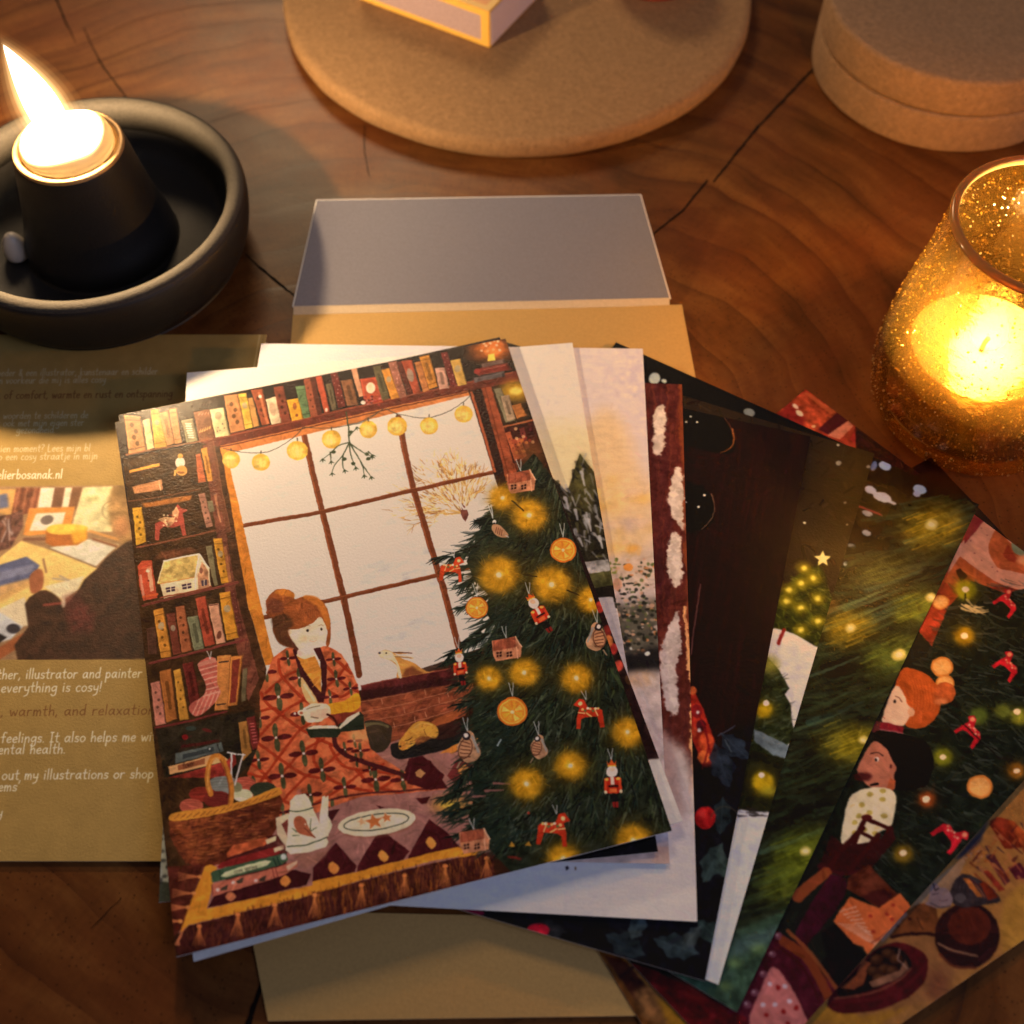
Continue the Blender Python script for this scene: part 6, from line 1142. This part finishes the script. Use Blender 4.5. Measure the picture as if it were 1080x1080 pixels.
    p.poly([(80, 300), (160, 320), (160, 400), (100, 500), (-20, 640), (-100, 800), (-100, 600), (-20, 460)], (56, 20, 30), tex=.25); p.poly([(180, 640), (260, 720), (80, 960), (-60, 900), (60, 720), (30, 600), (110, 560)], (24, 17, 18), tex=.3)
    p.poly([(160, 380), (170, 320), (280, 250), (400, 380), (440, 410), (330, 480), (250, 430)], (84, 38, 26), tex=.3); p.ell(300, 350, 60, 36, (120, 60, 40), .6, soft=12); p.poly([(230, 420), (330, 380), (410, 400), (340, 478)], (56, 22, 22), .8, soft=5)
    p.poly([(95, 545), (180, 420), (330, 480), (440, 400), (495, 470), (270, 720), (250, 680), (200, 660)], (200, 96, 50), tex=.12)
    for k in range(8): p.line([(130 + k * 18, 500 + k * 14), (210 + k * 12, 470 + k * 22)], 6, (226, 186, 160), .75); p.line([(120 + k * 20, 560 + k * 12), (230 + k * 16, 570 + k * 16)], 6, (222, 176, 150), .6)
    for x, y in ((286, 520), (372, 512), (405, 462), (440, 560), (300, 600), (470, 500), (330, 640), (400, 540)): p.ell(x, y, 12, 10, (150, 46, 34), .9)
    p.line([(290, 660), (470, 540)], 8, (150, 70, 46)); p.line([(300, 680), (500, 480)], 8, (206, 150, 110), .7)
    # chair with polka dot cushion, lower left
    Z(640, 700, 2.842)
    p.poly([(480, 780), (560, 830), (680, 960), (740, 1090), (330, 1090), (400, 960)], (70, 24, 32), tex=.25); p.line([(530, 830), (600, 880), (650, 960), (690, 1060)], 30, (120, 54, 30), sm=4); p.line([(545, 800), (640, 900), (720, 1020)], 12, (150, 76, 40), .8, sm=4); p.line([(520, 850), (590, 910), (640, 1010)], 7, (60, 20, 22), sm=4)
    p.poly([(430, 1090), (470, 960), (500, 905), (550, 960), (590, 1040), (600, 1100)], (186, 104, 96), sm=3, tex=.1)
    for x, y, c in ((515, 970, 0), (480, 1050, 0), (530, 1040, 0), (570, 1030, 0), (545, 1075, 0), (490, 960, 1), (535, 965, 1), (468, 1022, 1), (505, 1020, 1), (550, 1010, 1)): p.ell(x, y, 8, 7, (130, 24, 24) if c == 0 else (206, 180, 184), .9)
    for x, y in ((515, 815), (495, 868), (470, 930), (445, 985), (422, 1020)): p.ell(x, y, 12, 11, (110, 60, 70)); p.ell(x - 3, y - 3, 4, 4, (190, 150, 150), .8)
    p.poly([(20, 880), (150, 920), (420, 1060), (420, 1100), (200, 1100)], (76, 20, 22), tex=.4); p.ell(250, 980, 60, 20, (110, 30, 26), .7, rot=.5, soft=10)
    p.warp(.16, .6, 11); p.dabs(2600, 2.6, .6, .13); p.zoom().brush(.07, 11); return p
def art_l():
    p = Paint(POSE['L'], 5.6, base=(170, 122, 60)); R = p.rnd; Z = p.zoom
    Z(); p.poly([(940, 440), (1100, 500), (1080, 620), (900, 600)], (44, 24, 22)); p.poly([(850, 1040), (1100, 800), (1200, 900), (950, 1120)], (176, 130, 70), tex=.1)
    Z(860, 860, 4.909)
    p.poly([(300, 640), (520, 600), (700, 620), (760, 800), (600, 960), (400, 1000), (200, 1040), (60, 980)], (150, 106, 70), .6, soft=20); p.ell(640, 880, 60, 90, (110, 60, 50), .55, soft=24); 
    p.poly([(60, 970), (-20, 1060), (300, 1100), (500, 980), (420, 1000), (240, 1040)], (186, 140, 50), .9, soft=8); p.poly([(960, 620), (980, 440), (1060, 360), (1150, 330), (1150, 620), (980, 720)], (196, 152, 66), .95, soft=10, tex=.1)
    p.poly([(600, 340), (820, 180), (780, 240), (700, 400), (560, 460), (490, 480)], (166, 140, 110), tex=.1)
    # round dark bread with cut
    p.poly([(480, 490), (560, 450), (620, 460), (640, 560), (600, 610), (400, 625), (420, 580)], (122, 74, 40), sm=3, tex=.25); p.line([(400, 625), (560, 612), (700, 640), (820, 740)], 16, (50, 26, 24), sm=4); p.line([(530, 530), (560, 590)], 5, (60, 36, 24)); p.ell(490, 535, 10, 8, (60, 26, 22)); p.ell(430, 570, 8, 8, (40, 20, 22)); p.line([(350, 640), (470, 510)], 20, (176, 150, 150), .7)
    p.ell(790, 620, 170, 172, (50, 26, 26), tex=.2); p.ell(800, 570, 112, 100, (92, 40, 28), tex=.2); t = np.linspace(.5, 2.7, 14); p.line([(780 + 150 * math.cos(a), 600 + 140 * math.sin(a)) for a in t], 12, (40, 20, 22)); p.line([(640, 660), (720, 700), (840, 728)], 9, (176, 140, 110), sm=3); p.line([(650, 720), (720, 780), (830, 790)], 14, (110, 60, 40), sm=3)
    # oval dish of buns
    p.poly([(70, 950), (200, 800), (300, 700), (420, 655), (540, 690), (590, 760), (560, 870), (440, 960), (300, 1010), (120, 1020)], (84, 26, 30), sm=4, tex=.25); p.poly([(120, 900), (230, 790), (330, 690), (430, 680), (500, 750), (480, 810), (350, 880), (160, 940)], (30, 18, 18), sm=3)
    p.poly([(130, 890), (210, 830), (250, 740), (290, 760), (250, 870), (200, 900)], (150, 84, 52), tex=.25); 
    for x, y in ((320, 740), (380, 710), (420, 740), (300, 800), (360, 790), (330, 840), (400, 800)): p.ell(x, y, 36, 28, (66, 40, 28)); p.ell(x - 6, y - 6, 20, 14, (110, 74, 46), .8, soft=4)
    p.poly([(280, 860), (440, 800), (470, 740), (490, 790), (420, 850), (300, 890)], (150, 110, 86), tex=.2); p.line([(100, 945), (280, 920), (420, 860), (500, 790)], 10, (150, 90, 70), .8, sm=4); p.line([(440, 690), (430, 740), (480, 790)], 6, (190, 160, 150))
    p.line([(90, 960), (300, 950), (470, 880), (560, 790)], 20, (96, 30, 34), sm=4)
    # cat and the clutter of the table
    p.poly([(700, 400), (760, 300), (900, 360), (960, 440), (880, 460), (740, 470)], (60, 54, 60), sm=3, tex=.3); p.poly([(590, 440), (600, 380), (620, 345), (650, 372), (690, 380), (715, 430), (700, 465), (650, 478), (600, 468), (570, 450)], (150, 136, 146), sm=3, tex=.1)
    p.line([(612, 350), (625, 385), (640, 375)], 6, (40, 34, 40)); p.line([(610, 410), (640, 400)], 4, (60, 50, 60)); p.line([(650, 440), (690, 436)], 4, (90, 60, 70)); p.line([(600, 450), (650, 475), (700, 465)], 4, (50, 44, 50)); p.ell(752, 425, 28, 24, (110, 106, 112)); [p.line([(730 + 9 * k, 405), (736 + 9 * k, 440)], 3, (50, 46, 52)) for k in range(5)]
    for k in range(8): p.line([(750 + k * 16, 320 + k * 6), (740 + k * 20, 380 + k * 6)], 7, (40, 36, 42), .7)
    for q, c in (([(765, 325), (800, 325), (870, 420), (840, 420)], (190, 116, 56)), ([(850, 350), (880, 340), (950, 420), (900, 440)], (130, 50, 30)), ([(870, 290), (900, 285), (980, 380), (950, 390)], (150, 56, 40)), ([(900, 40), (960, 20), (1090, 160), (980, 170)], (130, 50, 30)), ([(960, 10), (1030, 30), (1160, 160), (1090, 180)], (176, 84, 42)), ([(880, 200), (930, 200), (1010, 340), (980, 360)], (84, 40, 46)), ([(1000, 270), (1060, 240), (1120, 320), (1040, 330)], (96, 36, 50)), ([(900, 30), (940, 5), (1000, 20), (1060, 130)], (150, 60, 36))): p.poly(q, c, tex=.3)
    for q in ([(830, 350), (880, 420)], [(890, 340), (940, 400)], [(895, 230), (990, 350)], [(1000, 200), (1070, 290)], [(1040, 250), (990, 290)], [(930, 70), (1050, 180)]): p.line(q, 7, (206, 120, 80), .7)
    for _ in range(60): p.line([(a := R.uniform(780, 920), b := R.uniform(150, 250)), (a + R.uniform(-22, 22), b + R.uniform(-18, 18))], 6, [(206, 120, 50), (150, 76, 36), (190, 160, 160), (110, 60, 60)][R.randrange(4)], .7, 2)
    for _ in range(70):
        x, y = R.uniform(800, 1200), R.uniform(0, 330)
        if y < 560 - x * .5: continue
        t = R.choice((-.9, .7, 1.1)); l = R.uniform(20, 70); p.line([(x, y), (x + l * math.cos(t), y + l * math.sin(t))], R.uniform(8, 22), [(140, 62, 36), (84, 36, 38), (176, 96, 50), (60, 40, 56), (110, 46, 30), (196, 130, 84)][R.randrange(6)], .75, 6)
    p.poly([(860, 60), (900, 10), (860, 130), (760, 220), (720, 230)], (50, 54, 80), .9, soft=8); p.ell(830, 60, 40, 40, (96, 84, 50), .6, soft=12)
    Z(640, 700, 2.842)
    p.poly([(-20, 860), (30, 860), (240, 1090), (100, 1100)], (120, 76, 34), tex=.3); p.poly([(-10, 870), (60, 890), (130, 980), (90, 1010)], (70, 34, 26), tex=.3); p.poly([(80, 980), (130, 960), (230, 1060), (200, 1100), (110, 1060)], (170, 120, 70), .9, soft=6, tex=.3); p.poly([(150, 1000), (200, 1020), (270, 1100), (200, 1100)], (206, 150, 40), .9, soft=6); p.line([(40, 940), (90, 900)], 8, (50, 28, 30))
    p.warp(.16, .6, 12); p.dabs(2600, 2.6, .6, .13); p.zoom().brush(.07, 12); return p
# ---------------------------------------------------------------- kraft folder and leaflet
def kraft(name, col, rough=0.85):
    t = NT(name); P = t.coords(); nz = t.noise(P, 1300, 5, 0.7); fib = t.noise(t.coords('Object', (1, 6, 1)), 420, 4, 0.7); big = t.noise(P, 14, 3)
    c = t.mix(t.math('MULTIPLY_ADD', nz, 1.5, -.3), tuple(x * .82 for x in col), tuple(min(1, x * 1.15) for x in col)); c = t.mix(t.math('MULTIPLY', fib, .25), c, tuple(x * .7 for x in col)); c = t.mix(t.math('MULTIPLY', big, .2), c, tuple(x * .8 for x in col))
    t.surf(t.n('ShaderNodeBsdfPrincipled', {'Base Color': c, 'Roughness': rough, 'Specular IOR Level': 0.25, 'Normal': t.bump(nz, .25, .0003)}).outputs[0]); return t.m
M_KR = kraft('kraft_card', (0.49, 0.315, 0.112)); M_KR2 = kraft('kraft_card_edge', (0.62, 0.50, 0.34)); M_GREY = kraft('coated_grey_card', (0.20, 0.20, 0.245), .6)
def slab(name, pts, z0, z1, mat, parent=None, loc=None):
    """a card of any outline; z0, z1 are the underside's heights at the outline's points, or single numbers"""
    bm = bmesh.new(); n = len(pts); zz = z1 if isinstance(z1, (list, tuple)) else [z1] * n; th = z0
    lx, ly, lz = loc or (0, 0, 0)
    T = [bm.verts.new(((x - lx) * S, (y - ly) * S, (z - lz) * S)) for (x, y), z in zip(pts, zz)]; Bt = [bm.verts.new(((x - lx) * S, (y - ly) * S, (z - th - lz) * S)) for (x, y), z in zip(pts, zz)]
    bm.faces.new(T); bm.faces.new(Bt[::-1])
    for i in range(n): j = (i + 1) % n; f = bm.faces.new((T[i], Bt[i], Bt[j], T[j])); f.material_index = 1 if isinstance(mat, list) and len(mat) > 1 else 0
    bmesh.ops.recalc_face_normals(bm, faces=bm.faces); return mesh_obj(name, bm, mat, parent)
def at3(px, z): q = at(px, z)[0]; return (float(q[0]), float(q[1]))
fl = (-6.0, 150.0, 0.0)
folder = empty('kraft_folder', fl, 'kraft paper folder lying open under the fan of cards', 'card folder')
slab('back_panel', [at3((309, 329), .55), at3((706, 320), .55), (50, 84), (-56.0, 84)], .35, .55, [M_KR, M_KR2], folder, fl)
slab('inner_panel', [at3((322, 336), .95), at3((719, 321), .95), (58.0, 100), (50, 86), (-52, 86)], .32, .95, [M_KR, M_KR2], folder, fl)
# the top flap rises a little from its fold
a_, b_, c_, d_ = at3((334, 211.5), 7.5), at3((675, 205.5), 7.5), at3((706, 314), 1.3), at3((309.5, 323), 1.3)
ex = lambda q, dx, dy: (q[0] + dx, q[1] + dy)
slab('flap_lining', [ex(a_, -.3, .55), ex(b_, .3, .55), ex(c_, .4, 0), ex(d_, -.4, 0)], .3, [7.25, 7.25, 1.1, 1.1], [PAPER, PAPER], folder, fl)
slab('top_flap', [a_, b_, c_, d_], .35, [7.5, 7.5, 1.3, 1.3], [M_GREY, PAPER], folder, fl)
slab('fold_strip', [d_, c_, at3((706, 321), .95), at3((309, 331), .95)], .3, [1.25, 1.25, .6, .6], [M_KR2, PAPER], folder, fl)
slab('bottom_flap', [(-56, 74), (32, 72), at3((681, 1071), .6), at3((283, 1077), .6)], .35, .62, [M_KR, M_KR2], folder, fl)
# leaflet: two languages and a picture between them
LP = (-148.0, 159.2, 0.0, .62); LS = (158.0, 149.6)
def art_leaflet():
    p = Paint(LP, 5.2, size=LS, base=(156, 118, 62)); R = p.rnd; Z = p.zoom
    LT = (226, 206, 172)
    def row(txt, x, y, h, col=LT, dy=-.012, wf=None): p.text(txt, x, y, h * .86, col, (1, dy), wf or (1.66 if h > 6 else 1.5), wd=.2 if col == LT else .17)
    row('ther, illustrator and painter of', -3, 716, 6.6, wf=1.56); row('everything is cosy!', 1, 730, 6.6); row(', warmth, and relaxation.', 1, 755, 6.8, (112, 66, 34), wf=1.84); row('feelings. It also helps me with', 1, 783, 6.6); row('ental health.', -2, 795, 6.6)
    row('out my illustrations or shop', 2, 822, 6.6); row("ems'", -2, 834, 6.6); row('y', -3, 861, 6.6)
    DM_ = (186, 164, 128); row('moeder & een illustrator, kunstenaar en schilder', -9, 397, 4.6, DM_); row('een voorkeur die mij is alles cosy', -9, 405, 4.6, DM_); row('y, of comfort, warmte en rust en ontspanning', -6, 421, 5.2, (104, 60, 34))
    row('woorden te schilderen de', 3, 442, 4.6, DM_); row('ik ook met mijn eigen ster', -6, 450, 4.6, DM_); row('gezondheid.', 17, 457, 4.6, DM_); row('zien moment? Lees mijn bl', -4, 477, 4.9, DM_); row('ep een cosy straatje in mijn', -6, 485.5, 4.9, DM_); row('atelierbosanak.nl', -14, 505.5, 6.0)
    p.line([(275, 345), (266, 395)], 1.3, (196, 160, 106), .8); p.line([(279, 345), (270, 395)], 1.0, (110, 80, 44), .6)
    # the photograph printed on it: someone painting at a desk
    Z(0, 500, 5.4)
    p.poly([(-700, 78), (740, 64), (860, 1052), (-700, 1062)], (150, 110, 76)); p.clip([(-700, 78), (740, 64), (860, 1052), (-700, 1062)])
    p.poly([(90, 80), (230, 80), (200, 220), (60, 240)], (126, 70, 48), tex=.4); p.poly([(-10, 90), (90, 86), (60, 240), (-10, 220)], (196, 140, 80)); p.poly([(-10, 120), (40, 110), (50, 190), (-10, 200)], (90, 90, 110), soft=6)
    for x in range(110, 230, 22): p.line([(x, 80), (x - 30, 220)], 9, [(90, 50, 40), (176, 110, 80)][x % 4 // 2], .7)
    p.poly([(232, 80), (310, 78), (290, 190), (215, 190)], (226, 204, 170)); p.poly([(310, 78), (370, 78), (350, 190), (290, 190)], (110, 70, 50)); p.poly([(370, 78), (410, 78), (390, 190), (350, 190)], (222, 196, 160)); p.poly([(410, 78), (470, 76), (450, 200), (385, 200)], (120, 76, 50)); p.poly([(470, 76), (640, 70), (640, 330), (500, 330), (410, 290)], (220, 196, 140), tex=.15); p.ell(530, 140, 40, 20, (170, 160, 100), .6, soft=10); p.ell(620, 250, 50, 60, (196, 170, 120), .6, soft=14)
    p.poly([(130, 345), (165, 196), (425, 186), (395, 330), (160, 352)], (206, 126, 58)); p.poly([(165, 325), (205, 225), (372, 218), (345, 316)], (220, 200, 170)); p.ell(266, 262, 38, 26, (110, 90, 80), rot=-.3); p.line([(140, 372), (260, 370)], 20, (120, 76, 56))
    p.poly([(-10, 240), (60, 230), (130, 200), (130, 300), (60, 420), (-10, 440)], (96, 60, 50), tex=.5); 
    for _ in range(14): p.line([(R.uniform(0, 110), R.uniform(240, 300)), (R.uniform(0, 90), R.uniform(330, 430))], 9, [(70, 44, 40), (180, 150, 140), (130, 80, 60)][R.randrange(3)], .7)
    p.poly([(120, 380), (-10, 480), (-10, 760), (160, 860), (440, 660), (560, 540), (440, 490), (280, 430)], (226, 180, 104), tex=.06); p.poly([(280, 420), (500, 370), (680, 400), (620, 450), (545, 525)], (214, 196, 168)); p.poly([(500, 350), (680, 405), (560, 530), (700, 420)], (190, 140, 90)); p.line([(280, 425), (545, 530)], 6, (110, 80, 60)); p.line([(510, 325), (670, 372)], 16, (206, 140, 76)); p.line([(530, 372), (660, 412)], 14, (130, 80, 54))
    p.poly([(262, 315), (290, 300), (495, 300), (495, 370), (440, 405), (300, 412), (258, 392)], (170, 92, 40)); p.poly([(262, 315), (300, 290), (400, 284), (495, 300), (470, 330), (380, 345), (290, 340)], (236, 180, 70), sm=3); p.poly([(400, 330), (495, 310), (490, 375), (420, 400)], (226, 156, 50), .9, soft=6)
    p.poly([(-10, 520), (150, 470), (225, 520), (180, 600), (-10, 700)], (84, 84, 110), tex=.1); p.poly([(-10, 560), (200, 510), (180, 560), (-10, 610)], (120, 116, 136), .9, soft=6); p.poly([(-10, 640), (180, 590), (160, 640), (-10, 730)], (206, 150, 90), .9, soft=6); p.poly([(-10, 770), (140, 700), (170, 860), (60, 880)], (214, 186, 150), tex=.05); p.poly([(-10, 780), (130, 870), (60, 940), (-10, 960)], (190, 180, 176)); p.ell(75, 880, 40, 28, (50, 44, 50)); p.poly([(-10, 905), (40, 930), (-10, 965)], (30, 26, 28)); p.poly([(-10, 990), (170, 880), (180, 940), (-10, 1060)], (150, 80, 46))
    p.poly([(250, 640), (480, 580), (440, 660), (360, 720)], (216, 190, 150)); p.line([(245, 485), (262, 560)], 9, (120, 80, 60)); p.line([(300, 595), (390, 605), (340, 580)], 10, (150, 130, 120), .8)
    p.poly([(175, 570), (215, 540), (245, 560), (240, 650), (180, 680), (165, 610)], (150, 84, 54), sm=3)
    p.poly([(600, 480), (700, 400), (760, 370), (880, 420), (900, 1060), (100, 1060), (160, 870), (140, 740), (200, 680), (260, 660), (330, 700), (370, 740), (440, 670), (480, 600), (550, 540)], (58, 34, 24), sm=2, tex=.3); p.poly([(350, 700), (430, 670), (540, 800), (520, 900), (400, 900)], (96, 36, 34), .6, soft=16, tex=.3); p.line([(250, 745), (350, 735)], 14, (150, 60, 50), .8); p.ell(360, 735, 12, 26, (214, 180, 150), .8)
    p.strokes([(560, 560), (740, 400), (850, 1040), (140, 1040), (440, 700)], 260, .4, .8, 36, 7, [(76, 44, 30), (44, 26, 22), (84, 40, 36), (50, 34, 24)], .5)
    p.poly([(640, 80), (740, 66), (760, 370), (690, 400), (620, 280), (610, 160)], (160, 116, 72), .95, soft=9, tex=.25); p.ell(690, 100, 60, 40, (110, 80, 46), .7, soft=14); t = np.linspace(2.2, 4.6, 10); p.line([(640 + 60 * math.cos(a), 210 + 56 * math.sin(a)) for a in t], 4, (80, 56, 40), .8); p.ell(690, 300, 46, 60, (190, 120, 80), .6, soft=14)
    p.clip(); q = p.zoom(0, 500, 5.4).M([(0, 70), (860, 1060)]); p.blur(1.0, (max(0, int(q[:, 1].min()) - 8), min(p.h, int(q[:, 1].max())), 0, p.w)); Z().brush(.05, 13, (1, 1)); return p

# ---------------------------------------------------------------- the cards of the fan, bottom to top
WH = {'L': (238, 216, 200), 'K': (226, 206, 188), 'I': (214, 196, 182), 'H': (194, 176, 164), 'G': (208, 190, 180), 'F': (206, 188, 178), 'D': (214, 196, 190), 'B': (222, 204, 194), 'E': (210, 192, 186), 'A': (213, 196, 181)}
LABELS = {'L': ('postcard of a laden table with a brown pot, buns and a grey cat', None),
          'K': ('postcard of two children before a dark fir hung with red horses and orange slices', None),
          'I': ('postcard filled by blurred green fir branches with yellow lights and snowflakes on top', None),
          'H': ('postcard with a small star topped tree under a night sky above white snow', None),
          'G': ('nearly black postcard of a dark door with two black arches and red berries', None),
          'F': ('postcard of dark red wood with flakes of snow and a broad white lower margin', None),
          'D': ('lilac postcard with peach coloured clouds over a dotted hillside garden', None),
          'B': ('pale winter sky postcard with a snowy conifer, right beside the top card', None),
          'E': ('dark postcard with a white lower edge, almost hidden right under the top card', None),
          'A': ('topmost postcard, a woman in a red blanket reading by a window and fir tree', None)}
CURL = {'A': lambda u, v: 1.3 * max(0, 1 - v / .35) ** 2 * max(0, 1 - u / .8) ** 1.0, 'E': lambda u, v: 1.1 * max(0, 1 - v / .35) ** 2 * max(0, 1 - u / .8)}
im = bake(art_leaflet(), 'leaflet_print', (202, 182, 170), (.88, .88, .92))
lf = sheet('leaflet', LP, LS, [print_mat('leaflet_print', im, .6, .3), M_KR2], .35)
tag(lf, 'brown printed leaflet with handwritten style text and a picture of a person at a desk', 'leaflet')
for k in 'LKIHGFDBEA':
    pt = globals()['art_' + k.lower()]()
    im = bake(pt, 'print_' + k, WH[k], {'A': (.97, 1.0, 1.06), 'L': (.75, .59, .52), 'I': (.76, .96, 1.15), 'H': (.9, .95, 1.0)}.get(k, (1.0, 1.0, 1.0)))
    o = sheet('postcard', POSE[k], (CW, CH), [print_mat('print_' + k, im), PAPER], curl=CURL.get(k))
    tag(o, LABELS[k][0], 'postcard', 'illustrated postcards fanned out on the kraft folder')
